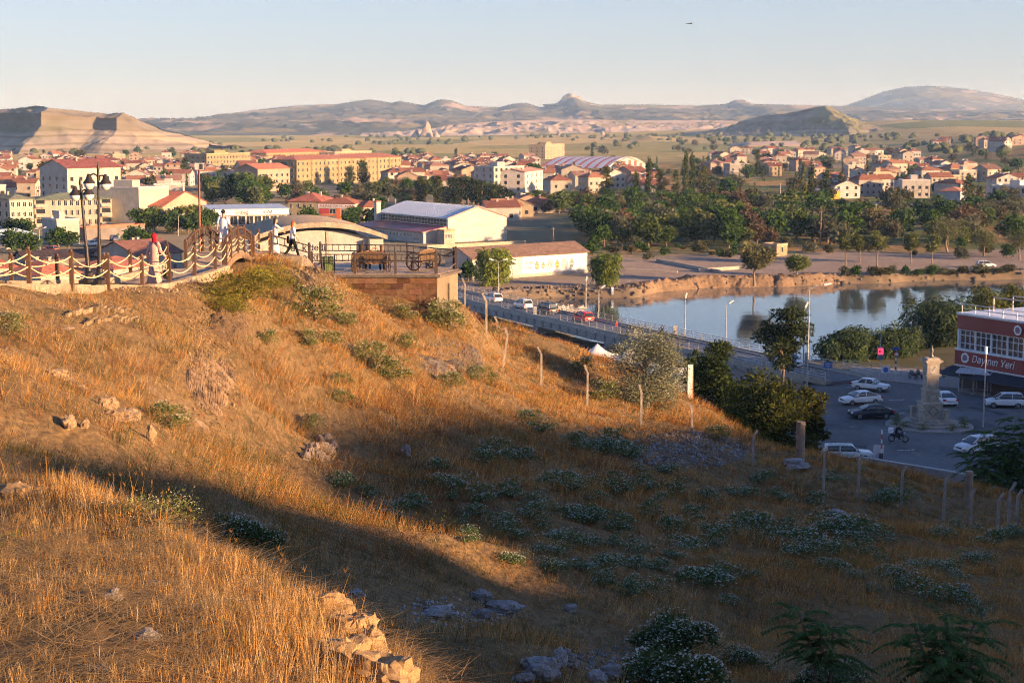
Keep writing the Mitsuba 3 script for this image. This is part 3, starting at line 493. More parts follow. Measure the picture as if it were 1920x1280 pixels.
# ---- leafy and twiggy weeds between the grass: nobody could count them
def sow_weeds():
    n = 5200; y = np.sqrt(RNG.uniform(17**2, 96**2, n)); x = RNG.uniform(-.36, .36, n)*y; P = np.stack([x, y, hill_z(x, y)], 1); px, py, D = to_px(P)
    m = np.clip(.10+1.1*blob(px, py, 420, 960, 420, 110)+.9*blob(px, py, 820, 1010, 260, 60)+.5*blob(px, py, 600, 1100, 460, 110)+.6*blob(px, py, 480, 590, 180, 60)+.5*blob(px, py, 130, 850, 260, 60)+.35*smooth01(.5, .7, n2(x, y, .2, 17))+.4*blob(px, py, 720, 580, 120, 40)+.3*blob(px, py, 960, 720, 160, 50), 0, 1)
    pl = np.array([aty(*q) for q in PATH])[:, :2]; ok = (RNG.random(n) < m) & inside_view(P) & (shapely.distance(LineString([tuple(q) for q in pl]), shapely.points(P[:, :2])) > .6) & ~((x < np.interp(y, pl[:, 1], pl[:, 0])+.4) & (y > 50) & (y < 75)) & ~((x < -12) & (y > 40)) & ~((x > -11) & (x < -2.5) & (y > 81) & (y < 92))
    P, px, py, D = P[ok], px[ok], py[ok], D[ok]; c = len(P); k = 46
    olive = np.array([(.085, .105, .03), (.12, .12, .035), (.15, .095, .04), (.19, .12, .06), (.22, .085, .025), (.24, .18, .05)])
    strip = blob(px, py, 800, 1005, 270, 55); W = np.stack([1+0*px, .8+0*px, .5+0*px, .4+0*px, .1+3*strip, .1+2.2*strip], 1); col = pick(W, olive, RNG)
    R = RNG.uniform(.12, .36, c)*(1+.5*RNG.random(c)); d = RNG.normal(size=(c*k, 3)); d /= np.linalg.norm(d, axis=1, keepdims=True); d[:, 2] = abs(d[:, 2])
    Q = np.repeat(P, k, 0)+d*(np.repeat(R, k)*RNG.random(c*k)**.4)[:, None]*[1, 1, 1.25]; sz = np.repeat(np.maximum(.05, D*.0011), k)
    v, f, cc = quads(Q, sz, .22, np.repeat(col, k, 0)*RNG.uniform(.6, 1.4, (c*k, 1)), np.random.default_rng(8), .8, d*.6)
    stuff('weeds', (v, f, cc), 'm_leaf', 'olive and rusty weeds growing between the dry grass', 'weeds')
sow_weeds()
# ---------------------------------------------------------------- stones
def stone(px, py, wpx, hpx, label, seed, col=(.26, .21, .165), knoll=False, name='rock', sink=.42, sub=3, rz=0.):
    P = (on_knoll if knoll else on_hill)(px, py+hpx*.4); s = wpx/F*P[1]/2; h = hpx/F*P[1]/2
    return solo(name, rock([s, s*(.6+.45*((seed*37) % 10)/10), h/.75], seed, sub, .62), col, label, 'rock', 'm_stone', 28, mv(P[0], P[1], P[2]+h*(1-sink), rz or seed*1.7))
LIPC = (.32, .21, .11)
for i, (px, py, w, h, lb) in enumerate([(622, 1140, 110, 74, 'rough sunlit boulder topping the row on the lip of the near mound'), (662, 1176, 110, 84, 'second sunlit boulder down the lip of the near mound'), (698, 1208, 74, 74, 'small jutting boulder third down the lip of the near mound'), (712, 1262, 130, 110, 'lowest sunlit boulder on the lip, at the bottom edge'), (650, 1232, 110, 90, 'boulder behind grass beside the lip row'), (38, 922, 84, 40, 'broad pale rock in tall grass at the left edge'), (212, 1113, 44, 24, 'flat grey stone among stubble'), (275, 1190, 50, 26, 'half buried grey stone beside the dark tuft'), (192, 1258, 44, 22, 'grey stone at the bottom edge in straw'), (288, 1092, 26, 12, 'small pale stone above the flat grey one')]):
    stone(px, py, w, h, lb, 200+i, LIPC if i < 6 else (.22, .20, .185), True, 'boulder' if i < 5 else 'rock')
for i, (px, py, w, h, lb) in enumerate([(285, 815, 26, 34, 'pale upright stone at the shadow edge'), (235, 780, 60, 30, 'long pale stone in the golden grass'), (130, 795, 34, 26, 'white stone left of the long pale one'), (105, 700, 50, 18, 'cream stone high on the left slope'), (160, 805, 18, 20, 'small white stone right of the white one'), (205, 755, 36, 26, 'brown stone at the upper end of the long pale one'), (760, 846, 24, 24, 'single grey stone in shaded grass'),
        (902, 1118, 38, 24, 'brown stone in the shaded hollow'), (952, 1142, 60, 30, 'pale grey stone right of the brown one'), (668, 1112, 38, 16, 'white stone beyond the near mound'), (905, 1150, 40, 24, 'flat grey stone below the brown one'), (820, 1150, 60, 22, 'flat white rubble stone in the hollow'), (1018, 1262, 74, 46, 'large lichen grey boulder at the bottom edge'), (1048, 1238, 50, 42, 'dark boulder behind the lichen grey one'), (1140, 1262, 44, 34, 'smooth pale round boulder at the bottom edge'), (1118, 1272, 44, 28, 'smooth pale boulder touching the round one'), (985, 1277, 40, 16, 'pale stone at the bottom edge left of the lichen boulder'), (1070, 1138, 22, 14, 'small tan pebble on the shaded slope'),
        (1490, 872, 52, 22, 'pale stone at the foot of the thick concrete pipe'), (1810, 1105, 26, 20, 'grey stone on the far right slope'), (1570, 960, 44, 18, 'low stone in the shrubs under the fence')]):
    stone(px, py, w, h, lb, 230+i, (.33, .23, .14) if i < 6 else (.27, .255, .25))
for i, (dx, dy, w) in enumerate([(0, 0, 26), (-16, 2, 24), (14, 4, 26), (-6, -14, 20), (10, -14, 18), (-24, 12, 24), (-6, 14, 26), (20, -6, 18), (-30, 20, 22), (4, 22, 22)]):
    stone(604+dx, 838+dy, w, w*.9, 'rounded stone in the stone heap on the slope'+[', central one', ', left of centre', ', right of centre', ', upper left', ', upper right', ', left end', ', lower middle', ', right end', ', lowest left', ', lowest middle'][i], 270+i, (.28, .22, .175), sub=2)
for k in range(10): labels['rock' if k < 0 else [q for q in labels if q.startswith('rock')][-1-k]]['group'] = 'stones of the heap'
def outcrop(cx, cy, rx, ry, rise, col, label, seed, steep=.5, strip=None):
    """A bank of earth and embedded stones standing out of the slope: one rough sheet over an oval of ground."""
    if strip:
        A, B = on_hill(*strip[0]), on_hill(*strip[1]); o = (A+B)/2; u = (B-A)[:2]/2; w = np.array([-u[1], u[0]])/np.linalg.norm(u)*strip[2]
    else:
        A, B = on_hill(cx-rx, cy), on_hill(cx+rx, cy); C0, D0 = on_hill(cx, cy+ry), on_hill(cx, cy-ry); o = (A+B+C0+D0)/4; u, w = (B-A)[:2]/2, (D0-C0)[:2]/2
    n = 64 if strip else 110
    t = np.linspace(-1.05, 1.05, n); U, W = np.meshgrid(t, t); X, Y = o[0]+U*u[0]+W*w[0], o[1]+U*u[1]+W*w[1]
    q = np.sqrt(U**2+W**2)+(n2(X, Y, 1.3, seed)-.5)*.7; up = smooth01(1, steep, q)
    rid = 1-abs(2*n2(X, Y, 2.2, seed+1, 4)-1)
    Z = hill_z(X, Y)-.12+up*rise*(.45+.75*n2(X, Y, .8, seed+2)-.35*rid)+up*.10*(n2(X, Y, 9, seed+3, 3)-.5)
    X = X+up*.12*(n2(X, Z, 4, seed+4)-.5); Y = Y+up*.12*(n2(Y, Z, 4, seed+5)-.5)
    i, j = np.meshgrid(np.arange(n-1), np.arange(n-1), indexing='ij'); a = (i*n+j).ravel()
    m = trimesh.Trimesh(np.stack([X, Y, Z], -1).reshape(-1, 3), np.vstack([np.stack([a, a+1, a+n+1], 1), np.stack([a, a+n+1, a+n], 1)]), process=False)
    solo('rock_outcrop', m, col, label, 'rock', 'm_stone', True)
outcrop(405, 715, 58, 100, .3, (.25, .165, .10), 'crumbling brown conglomerate outcrop in the middle of the sunny slope', 300)
for i, (p, q, w, col, lb) in enumerate([((238, 702), (350, 778), .34, (.20, .135, .085), 'long dark topped ridge of earth and stones left of the outcrop'), ((350, 776), (430, 835), .3, (.27, .19, .12), 'lower end of the long ridge under the outcrop'), ((98, 690), (180, 752), .28, (.32, .235, .15), 'pale stony strip high on the left slope'), ((185, 755), (290, 822), .3, (.33, .24, .15), 'pale stony strip ending at the upright stone'), ((60, 640), (170, 612), .3, (.30, .21, .13), 'crumbled brick earth left of the brick ruin')]):
    outcrop(0, 0, 0, 0, .28, col, lb, 350+i, .3, (p, q, w))
outcrop(435, 625, 52, 44, .6, (.13, .085, .05), 'dark hollow rock face under the yellow flowered bush', 320)
outcrop(850, 675, 70, 34, .4, (.16, .125, .10), 'dark gravelly bank below the brick platform', 330)
outcrop(590, 520, 60, 30, .4, (.20, .145, .09), 'rubbly brown bank under the stepped railing', 340)
def gravel(cx, cy, rx, ry, n, size, col, label):
    a = RNG.uniform(0, 2*np.pi, n); q = np.sqrt(RNG.random(n)); ms = []; ico = trimesh.creation.icosahedron()
    for t, w in zip(a, q):
        P = on_hill(cx+rx*w*math.cos(t), cy+ry*w*math.sin(t)); m = ico.copy(); m.vertices = m.vertices*RNG.uniform(.4, 1.3, 3)*size*RNG.uniform(.5, 1.4)+RNG.normal(0, size*.12, m.vertices.shape); m.apply_translation(P+[0, 0, size*.2]); ms.append(m)
    m = trimesh.util.concatenate(ms); c = np.repeat(np.array(col)*RNG.uniform(.6, 1.3, (n, 1)), 12, 0); k = uniq('gravel'); scene[k] = mikit.ply(m, 'm_stone', uv=pack(c, len(m.vertices))); say(k, label, 'gravel', kind='stuff')
gravel(405, 715, 54, 95, 260, .035, (.20, .145, .095), 'pebbles bedded in the brown outcrop')
gravel(1290, 845, 120, 34, 1500, .065, (.25, .24, .235), 'grey pebble fan on the slope below the fence')
gravel(590, 520, 56, 28, 420, .06, (.22, .165, .11), 'brown rubble below the stepped railing')
gravel(845, 675, 60, 34, 420, .05, (.19, .165, .155), 'dark gravel scar under the brick platform')
gravel(870, 1150, 120, 26, 260, .035, (.36, .345, .33), 'white rubble scattered in the shaded hollow')
gravel(1120, 1240, 80, 26, 200, .035, (.25, .24, .23), 'rubble beside the big flowering shrub')
gravel(395, 640, 50, 60, 500, .045, (.24, .165, .10), 'loose stones of the earth slope under the path')
gravel(320, 545, 110, 8, 200, .04, (.28, .21, .135), 'crumbs of stone at the foot of the path kerb')
# ================================================================ PATH, BRIDGE AND TERRACE ON THE HILL
WOOD, IRON, ROPE = (.075, .042, .027), (.035, .03, .03), (.55, .42, .26)
KL = np.array([aty(*p) for p in PATH if p[1] != 486 or p[0] == 560])           # the kerb's top edge
def along(P, n=None, step=None):
    d = np.r_[0, np.cumsum(np.linalg.norm(np.diff(P, axis=0), axis=1))]; n = n or max(2, int(round(d[-1]/step))+1); s = np.linspace(0, d[-1], n)
    return np.stack([np.interp(s, d, P[:, k]) for k in range(P.shape[1])], 1)
def offset(P, w):
    t = np.gradient(P[:, :2], axis=0); t /= np.linalg.norm(t, axis=1, keepdims=True); Q = P.copy(); Q[:, 0] -= t[:, 1]*w; Q[:, 1] += t[:, 0]*w; return Q
K1 = along(KL[:9], step=.5); K1L = offset(K1, 2.3)
def strip(A, B, dz0, dz1):                   # a slab between two lines
    v = np.vstack([A+[0, 0, dz1], B+[0, 0, dz1], A+[0, 0, dz0], B+[0, 0, dz0]]); n = len(A); i = np.arange(n-1)
    q = [np.stack([i, i+1, i+1+n, i+n], 1), np.stack([i, i+2*n, i+1+2*n, i+1], 1), np.stack([i+n, i+1+n, i+1+3*n, i+3*n], 1)]
    return as_mesh((v, np.vstack(q)))
structure('footpath', strip(K1, K1L, -1.2, -.12), (.30, .24, .19), 'm_stone', False)
kb = along(KL[:9], step=1.15)
for i in range(len(kb)-1):
    a, b = kb[i], kb[i+1]; d = (b-a)/np.linalg.norm(b-a); j = RNG.uniform(-.015, .015)
    m = beam(a+d*.012-[0, 0, .22-j], b-d*.012-[0, 0, .22-j], .28, .46); part('footpath', 'kerb_stone', m, np.array((.33, .265, .195))*RNG.uniform(.8, 1.1), 'm_stone')
kb = along(K1L, step=1.2)
for i in range(len(kb)-1): part('footpath', 'kerb_stone', beam(kb[i]+[0, 0, -.06], kb[i+1]+[0, 0, -.06], .22, .34), np.array((.32, .26, .195))*RNG.uniform(.85, 1.1), 'm_stone')
def rail_post(P, h=1.02, w=.11):
    c = [box(-w/2, w/2, -w/2, w/2, -.15, h-.12), box(-w*.62, w*.62, -w*.62, w*.62, h-.12, h-.085), box(-w*.4, w*.4, -w*.4, w*.4, h-.085, h-.05), trimesh.creation.icosphere(2, w*.52)]
    c[3].apply_translation((0, 0, h-.02)); m = trimesh.util.concatenate(c); m.apply_translation(P); return m
def rope(a, b, sag, r=.02):
    t = np.linspace(0, 1, 13); p = np.outer(1-t, a)+np.outer(t, b); p[:, 2] -= sag*4*t*(1-t); return tube(p, r, 6)
def rope_rail(name, pts, label, h=1.02, sag=.24, skip=()):
    k = thing(name, label, 'railing')
    for p in pts: part(k, 'post', rail_post(p, h), WOOD*np.array(RNG.uniform(.85, 1.2)), 'm_wood')
    for i in range(len(pts)-1):
        if i in skip: continue
        for z in (h-.17, h*.5): part(k, 'rope', rope(pts[i]+[0, 0, z], pts[i+1]+[0, 0, z], sag+RNG.uniform(-.04, .05)), ROPE, 'm_cloth', True)
    return k
FR = [aty(*p)+[0, 0, -.03] for p in [(-60, 533, 39.5), (55, 533, 42.5), (135, 534, 45.5), (203, 535, 48.5), (267, 535, 51), (318, 531, 53.2), (365, 517, 56.5), (404, 505, 60), (424, 497, 63.3)]]
rope_rail('rope_railing', FR, 'dark timber posts with sagging cream ropes along the near kerb of the path')
BR = [np.append(q[:2], q[2]-.1) for q in along(K1L, n=9)]
rope_rail('rope_railing', BR, 'timber posts with sagging ropes along the far side of the path behind the woman')
# the little arched bridge
A0, A1, B0, B1 = np.array([-11.85, 65.6, 0]), np.array([-11.65, 71.2, 0]), np.array([-13.4, 65.6, 0]), np.array([-13.1, 71.2, 0])
dz = lambda t: EYE-5.72+.45*4*t*(1-t)
k = thing('arched_footbridge', 'small arched timber footbridge with curved baluster railings on the path', 'bridge')
t = np.linspace(0, 1, 25)
for j in range(24):
    a, b = t[j], t[j+1]; z0, z1 = dz(a), dz(b); P = [A0+(A1-A0)*a, A0+(A1-A0)*(b-.004), B0+(B1-B0)*(b-.004), B0+(B1-B0)*a]
    zz = [z0, z1, z1, z0]; part(k, 'deck_plank', hexa([p+[0, 0, z-.06] for p, z in zip(P, zz)]+[p+[0, 0, z] for p, z in zip(P, zz)]), np.array((.30, .22, .15))*RNG.uniform(.8, 1.15), 'm_wood')
for S, E in ((A0, A1), (B0, B1)):
    L = lambda s, h, S=S, E=E: S+(E-S)*s+[0, 0, dz(s)+h]
    part(k, 'fascia_beam', [beam(L(t[j], -.2), L(t[j+1], -.2), .12, .26) for j in range(24)], (.20, .13, .08), 'm_wood')
    part(k, 'handrail', [beam(L(t[j], 1.0), L(t[j+1], 1.0), .07, .08) for j in range(24)], WOOD, 'm_wood')
    part(k, 'lower_rail', [beam(L(t[j], .66), L(t[j+1], .66), .05, .06) for j in range(24)], WOOD, 'm_wood')
    for s in np.linspace(.03, .97, 19): part(k, 'baluster', beam(L(s, .66), L(s, 1.0), .03), WOOD, 'm_wood')
    for s in (0, .25, .5, .75, 1): part(k, 'post', rail_post(L(s, -.1), 1.22, .12), WOOD, 'm_wood')
    for s in (0, .25, .5, .75):
        for h in (.55, .3): part(k, 'rope', rope(L(s, h), L(s+.25, h), .14), ROPE, 'm_cloth', True)
structure('bridge_abutment', [box(-13.6, -11.5, 63.0, 65.7, 18, 23.72), box(-13.5, -11.3, 71.2, 74.5, 18, 23.75)], (.38, .30, .22), 'm_stone', False)
structure('footpath_landing', strip(np.array([(-11.4, 71.2, 23.7), (-10.9, 73.0, 23.62), (-9.7, 73.6, 23.6), (-9.7, 76.5, 23.2), (-9.9, 80, 22.5), (-10.0, 83, 22.0)]), np.array([(-13.4, 71.2, 23.7), (-12.6, 76, 23.62), (-11.4, 77, 23.6), (-10.9, 78, 23.2), (-10.8, 81, 22.5), (-10.8, 83, 22.0)]), -2.5, 0), (.20, .16, .125), 'm_stone', False)
rope_rail('rope_railing', [np.array(q) for q in [(-13.2, 71.4, 23.7), (-12.7, 74.2, 23.65), (-12.2, 77, 23.6)]], 'short rope rail on the far side past the footbridge')
rope_rail('rope_railing', [np.array(q) for q in [(-11.55, 71.4, 23.7), (-11.05, 72.9, 23.65)]], 'short rope rail between the footbridge and the stepped railing')
# stepped iron railing down to the terrace
def bar_rail(k, a, b, h, nb, r=.022, cross=False):
    a, b = np.asarray(a, float), np.asarray(b, float)
    for z in (h, h-.34, ): part(k, 'rail', beam(a+[0, 0, z], b+[0, 0, z], .05), IRON, 'm_metal')
    for s in np.linspace(0, 1, nb+2)[1:-1]: part(k, 'baluster', beam(a+(b-a)*s+[0, 0, h-.34], a+(b-a)*s+[0, 0, h], .03), IRON, 'm_metal')
    part(k, 'chain', rope(a+[0, 0, .35], b+[0, 0, .35], .22, .02), (.22, .17, .11), 'm_metal', True)
def rail_run(label, pts, h=1.0, nb=5):
    k = thing('iron_railing', label, 'railing')
    for p in pts: part(k, 'post', rail_post(np.array(p, float), h+.12, .13), (.06, .045, .04), 'm_wood')
    for a, b in zip(pts[:-1], pts[1:]): bar_rail(k, a, b, h, nb)
DZ = 22.0
rail_run('dark railing stepping down from the footpath to the terrace', [(-11.0, 73.0, 23.62), (-9.75, 77.5, 22.9), (-10.2, 82.1, 22.0)][:1]+[(-9.9, 78.0, 22.75)], 1.0, 5)
rail_run('dark iron railing with chains along the front edge of the terrace', [(-9.9, 78.0, 22.75), (-10.3, 82.15, DZ)][1:]+[(-8.1, 82.15, DZ), (-6.0, 82.15, DZ), (-3.93, 82.15, DZ)], 1.0, 6)
rail_run('dark iron railing round the right hand corner of the terrace', [(-3.9, 82.3, DZ), (-2.98, 84.9, DZ)], 1.05, 4)
rail_run('dark iron railing along the back of the terrace behind the bench', [(-3.1, 85.1, DZ), (-5.8, 88.4, DZ), (-8.3, 88.9, DZ), (-10.7, 89.2, DZ)], 1.0, 6)
# the terrace
TP = [(-10.6, 82), (-3.77, 82), (-2.77, 84.9), (-5.6, 88.7), (-11, 89.5)]
def extr(poly, z0, z1):
    m = trimesh.creation.extrude_polygon(Polygon(poly), z1-z0, engine='earcut'); m.apply_translation((0, 0, z0)); return m
k = thing('terrace', 'brick clad viewing terrace with a boarded deck on the hillside', 'terrace')
part(k, 'core', extr([(-10.55, 82.1), (-3.85, 82.1), (-2.88, 84.88), (-5.6, 88.6), (-10.9, 89.4)], 14, 21.82), (.32, .255, .185), 'm_plaster')
part(k, 'coping', extr([(-10.65, 81.9), (-3.7, 81.9), (-2.66, 84.9), (-5.55, 88.82), (-11.1, 89.6)], 21.82, 21.96), (.13, .11, .10), 'm_stone')
for j in range(36):
    y = 82.05+j*.2; x1 = np.interp(y, [82, 84.9, 88.7, 89.5], [-3.75, -2.8, -5.6, -11]); part(k, 'deck_board', box(-10.6, x1-.05, y, y+.185, 21.96, 22.0), np.array((.30, .23, .17))*RNG.uniform(.8, 1.15), 'm_wood')
rr = np.random.default_rng(9)
for row in range(9):
    x = -10.55+(.33 if row % 2 else 0)
    while x < -3.86:
        x2 = min(x+.66, -3.86); z1 = 21.80-row*.29
        if x2-x > .05: part(k, 'cladding_tile', box(x+.006, x2-.006, 82.02+rr.uniform(0, .02), 82.09, z1-.28, z1), np.array((.155, .085, .052))*rr.uniform(.5, 1.35)*np.array([1, rr.uniform(.88, 1.1), rr.uniform(.85, 1.1)]), 'm_stone')
        x = x2
solo('drain_pipe', tube([(-3.3, 83.35, 21.4), (-3.3, 83.3, 18.5)], .04, 8), (.05, .045, .04), 'black pipe on the right face of the terrace', 'pipe', 'm_metal', True)
# litter bin with green slats
k = thing('litter_bin', 'green slatted litter bin at the left end of the terrace', 'bin'); bx, by = -9.55, 82.8
part(k, 'liner', lathe([(.2, .08), (.22, .8), (.2, .82)], 16), (.04, .05, .03), 'm_metal', 40, mv(bx, by, DZ))
for j in range(16):
    a = j*math.pi/8; part(k, 'slat', beam((bx+.235*math.cos(a), by+.235*math.sin(a), DZ+.05), (bx+.26*math.cos(a), by+.26*math.sin(a), DZ+.84), .075, .02), (.13, .17, .06), 'm_wood')
for s in (-1, 1): part(k, 'frame_post', beam((bx+s*.34, by, DZ), (bx+s*.34, by, DZ+.95), .05), IRON, 'm_metal')
# cart shaped benches
def wheel(k, c, ax, r):
    ax = np.asarray(ax, float)/np.linalg.norm(ax); u = np.cross(ax, [0, 0, 1]); c = np.asarray(c, float); w = np.array([0, 0, 1.])
    a = np.linspace(0, 2*np.pi, 29); ring = c+r*(np.cos(a)[:, None]*u+np.sin(a)[:, None]*w)
    wk = part(k, 'wheel', tube(ring, .045, 8, False), (.10, .06, .035), 'm_wood', True)
    part(wk, 'hub', tube([c-ax*.09, c+ax*.09], .075, 10), (.10, .06, .035), 'm_wood', 40)
    for b in np.arange(8)*np.pi/4: part(wk, 'spoke', beam(c+ax*.0, c+r*(math.cos(b)*u+math.sin(b)*w), .04), (.12, .07, .04), 'm_wood')
def cart_bench(x, y, rz, label):
    k = thing('cart_bench', label, 'bench'); M = mv(x, y, DZ, rz); R = M[:3, :3]; W = lambda p: R@np.array(p, float)+M[:3, 3]
    for j in range(4): part(k, 'seat_slat', box(-.82, .82, .02+j*.12, .13+j*.12, .44, .475), (.20, .12, .06), 'm_wood', False, M)
    top = [(-.82, .93)]+[(q, .93+.12*math.cos(q/.82*math.pi/2)) for q in np.linspace(-.7, .7, 9)]+[(.82, .93)]
    part(k, 'back_panel', prism([(-.82, .5)]+top+[(.82, .5)][::1], -.06, -.03), (.11, .065, .032), 'm_wood', False, M)
    for q in (-.82, -.41, 0, .41, .82): part(k, 'back_stile', box(q-.03, q+.03, -.085, -.055, .42, .95), (.16, .09, .05), 'm_wood', False, M)
    part(k, 'top_rail', [beam((a[0], -.05, a[1]+.02), (b[0], -.05, b[1]+.02), .09, .06) for a, b in zip(top[:-1], top[1:])], (.16, .09, .05), 'm_wood', False, M)
    part(k, 'bottom_rail', box(-.86, .86, -.09, -.02, .42, .5), (.16, .09, .05), 'm_wood', False, M)
    for s in (-1, 1):
        part(k, 'armrest', box(s*.82-.04, s*.82+.04, -.05, .5, .66, .71), (.2, .12, .06), 'm_wood', False, M)
        for yy in (0, .44): part(k, 'leg', box(s*.74-.04, s*.74+.04, yy-.04, yy+.04, 0, .44), (.16, .09, .05), 'm_wood', False, M)
        wheel(k, W((s*.96, .18, .5)), R@np.array([1., 0, 0]), .47)
cart_bench(-7.35, 83.2, 0, 'cart shaped bench with spoked wheels seen from behind, three people on it')
cart_bench(-4.55, 84.6, math.radians(62), 'empty cart shaped bench with spoked wheels at the right end of the terrace')
# lantern posts and the mast
def lantern_post(base, top, lamps, label):
    k = thing('lantern_post', label, 'lamp post'); b, t = np.array(base), np.array(top); ax = (t-b)/np.linalg.norm(t-b)
    part(k, 'pole', tube([b, b+ax*.5, b+ax*.52, b+ax*1.2, b+ax*1.22, t], [.12, .10, .07, .065, .05, .035], 10), IRON, 'm_metal', 40)
    part(k, 'base_plinth', lathe([(.2, -.2), (.2, .12), (.13, .2), (.13, .35), (.09, .4)], 10), IRON, 'm_metal', 30, mv(*b))
    part(k, 'finial', tube([t, t+ax*.12, t+ax*.3], [.035, .05, .005], 8), IRON, 'm_metal', True)
    for s, L in zip((-1, 1), lamps):
        L = np.array(L); hi = t-ax*.25; rad = abs(L[0]-hi[0])/2
        arc = [hi+np.array([(L[0]-hi[0])/2*(1-math.cos(q)), 0, rad*1.25*math.sin(q)]) for q in np.linspace(0, math.pi, 13)]; arc.append(np.array([L[0], hi[1], L[2]+.3])); L = np.array([L[0], hi[1], L[2]])
        a = part(k, 'arm', tube(arc, .025, 8), IRON, 'm_metal', True)
        h = part(k, 'lamp_shade', lathe([(.19, 0), (.18, .035), (.10, .14), (.06, .26), (.03, .3)], 20), IRON, 'm_metal', 40, mv(*L))
        part(h, 'glass_globe', lathe([(.03, -.19), (.10, -.16), (.16, -.08), (.18, 0)], 20), (.72, .66, .60), 'm_paint', True, mv(L[0], L[1], L[2]))
lantern_post(aty(187, 533, 49.5), aty(184, 322, 49.5), [aty(167, 344, 49.5), aty(198, 345, 49.5)], 'taller dark lantern post with two hanging globes beside the path')
lantern_post(aty(168, 531, 51.5), aty(151, 350, 51.5), [aty(141, 366, 51.5), aty(166, 365, 51.5)], 'shorter leaning lantern post with two hanging globes beside the path')
k = thing('sign_mast', 'thin rusty mast with a small board at its top behind the footbridge', 'mast')
b, t = aty(373, 470, 78), aty(373, 318, 78); part(k, 'pole', tube([b-[0, 0, 3], t], [.07, .05], 8), (.20, .07, .04), 'm_metal', True)
part(k, 'board', beam(t+[-.2, 0, .15], t+[.22, 0, .15], .05, .32), (.55, .52, .48), 'm_paint')
part(k, 'board_panel', beam(t+[.03, -.04, .15], t+[.2, -.04, .15], .02, .26), (.05, .05, .05), 'm_paint')
# brick ruin steps at the left of the slope
k = thing('brick_ruin', 'two curved courses of old upright bricks sunk in the slope', 'ruin')
for row, (y0, x0, x1, n, hh) in enumerate([(586, 130, 248, 19, 13), (603, 165, 258, 16, 10)]):
    for j in range(n):
        px = x0+(x1-x0)*j/(n-1); py = y0-5*math.sin(math.pi*j/(n-1))-.05*(px-x0); P = on_hill(px, py+hh/2); w = (x1-x0)/(n-1)/F*P[1]; h = hh/F*P[1]
        part(k, 'brick', box(-w*.44, w*.44, -.18, .18, -h*.6, h*(.25+.3*rr.random())), np.array((.25, .18, .11))*rr.uniform(.6, 1.2), 'm_stone', False, mv(P[0], P[1], P[2]+.02, rr.uniform(-.12, .12)))
# ---------------------------------------------------------------- concrete fence posts on the slope
def fence_post(px, py, hpx, tilt, bend, label, Y=None, w=.12, grp=None):
    P = on_hill(px, py) if Y is None else np.append(aty(px, py, Y)[:2], 0); P[2] = hill_z(P[0], P[1]) if Y is None else aty(px, py, Y)[2]
    H_ = hpx/F*P[1]; b = P-[0, 0, .4]; e = P+[tilt*H_*.8, 0, H_*.82]; t = e+np.array([bend*H_*.2, 0, H_*.18])
    k = thing('fence_post', label, 'post', grp)
    part(k, 'shaft', hexa([b+[-w/2, -w/2, 0], b+[w/2, -w/2, 0], b+[w/2, w/2, 0], b+[-w/2, w/2, 0], e+[-w*.42, -w*.42, 0], e+[w*.42, -w*.42, 0], e+[w*.42, w*.42, 0], e+[-w*.42, w*.42, 0]]), (.36, .31, .26), 'm_stone')
    part(k, 'bent_top', beam(e-[0, 0, .03], t, w*.8), (.36, .31, .26), 'm_stone')
for q in [(872, 577, 56, 0, -.5, 'concrete post with bent top nearest the terrace corner', 100.), (912, 629, 78, 0, -.5, 'concrete post rising above the bridge end, second from the terrace', None), (932, 652, 60, .02, -.5, 'short concrete post just right of the one above the bridge end', 98.), (941, 690, 76, .18, -.3, 'leaning concrete post under the bridge end', None), (1015, 725, 74, 0, -.5, 'concrete post on the slope left of the silvery tree, bent top to the left', None), (1101, 762, 80, .01, -.4, 'concrete post in golden grass next to the silvery tree', None),
          (1202, 802, 84, 0, -.3, 'concrete post in front of the silvery tree', None), (1297, 812, 54, 0, -.3, 'short concrete post right of the silvery tree', None), (1412, 873, 68, 0, .5, 'concrete post with a blocky bent head above the pebble fan', None), (1543, 943, 94, .01, 0, 'straight concrete post, first of the right hand row', None), (1608, 937, 88, .02, .2, 'concrete post, second of the right hand row', None), (1688, 955, 88, .03, .5, 'bent concrete post, third of the right hand row, before the wall', None), (1768, 975, 92, .03, .5, 'bent concrete post, fourth of the right hand row', None), (1819, 983, 70, .03, .4, 'bent concrete post, fifth of the right hand row', None), (1869, 1000, 80, .02, .6, 'bent concrete post, third from the right edge', None), (1890, 988, 88, .02, .6, 'bent concrete post, second from the right edge', None), (1905, 985, 70, .02, .6, 'bent concrete post nearest the right edge', None)]:
    fence_post(*q)
for q in [(1500, 868, 80, 17, 'thick banded concrete pipe standing by the trees'), (1815, 955, 74, 15, 'thick weathered concrete pipe behind the right hand fence posts')]:
    P = on_hill(q[0], q[1]); h = q[2]/F*P[1]; w = q[3]/F*P[1]/2
    k = thing('pipe_pillar', q[4], 'pillar'); part(k, 'shaft', tube([P-[0, 0, .5], P+[0, 0, h]], [w*1.05, w], 16), (.34, .25, .18), 'm_stone', 40)
    part(k, 'band', tube([P+[0, 0, h*.3], P+[0, 0, h*.3+.1]], w*1.14, 16), (.30, .22, .17), 'm_stone', 40)
P = aty(1294, 742, 97.); k = thing('marker_board', 'tall narrow white board with a red edge at the top of the slope', 'board')
part(k, 'panel', box(-.16, .13, -.04, .04, -.3, 1.95), (.78, .76, .72), 'm_paint', False, mv(*P)); part(k, 'red_edge', box(.13, .19, -.045, .045, -.3, 1.95), (.45, .07, .04), 'm_paint', False, mv(*P))
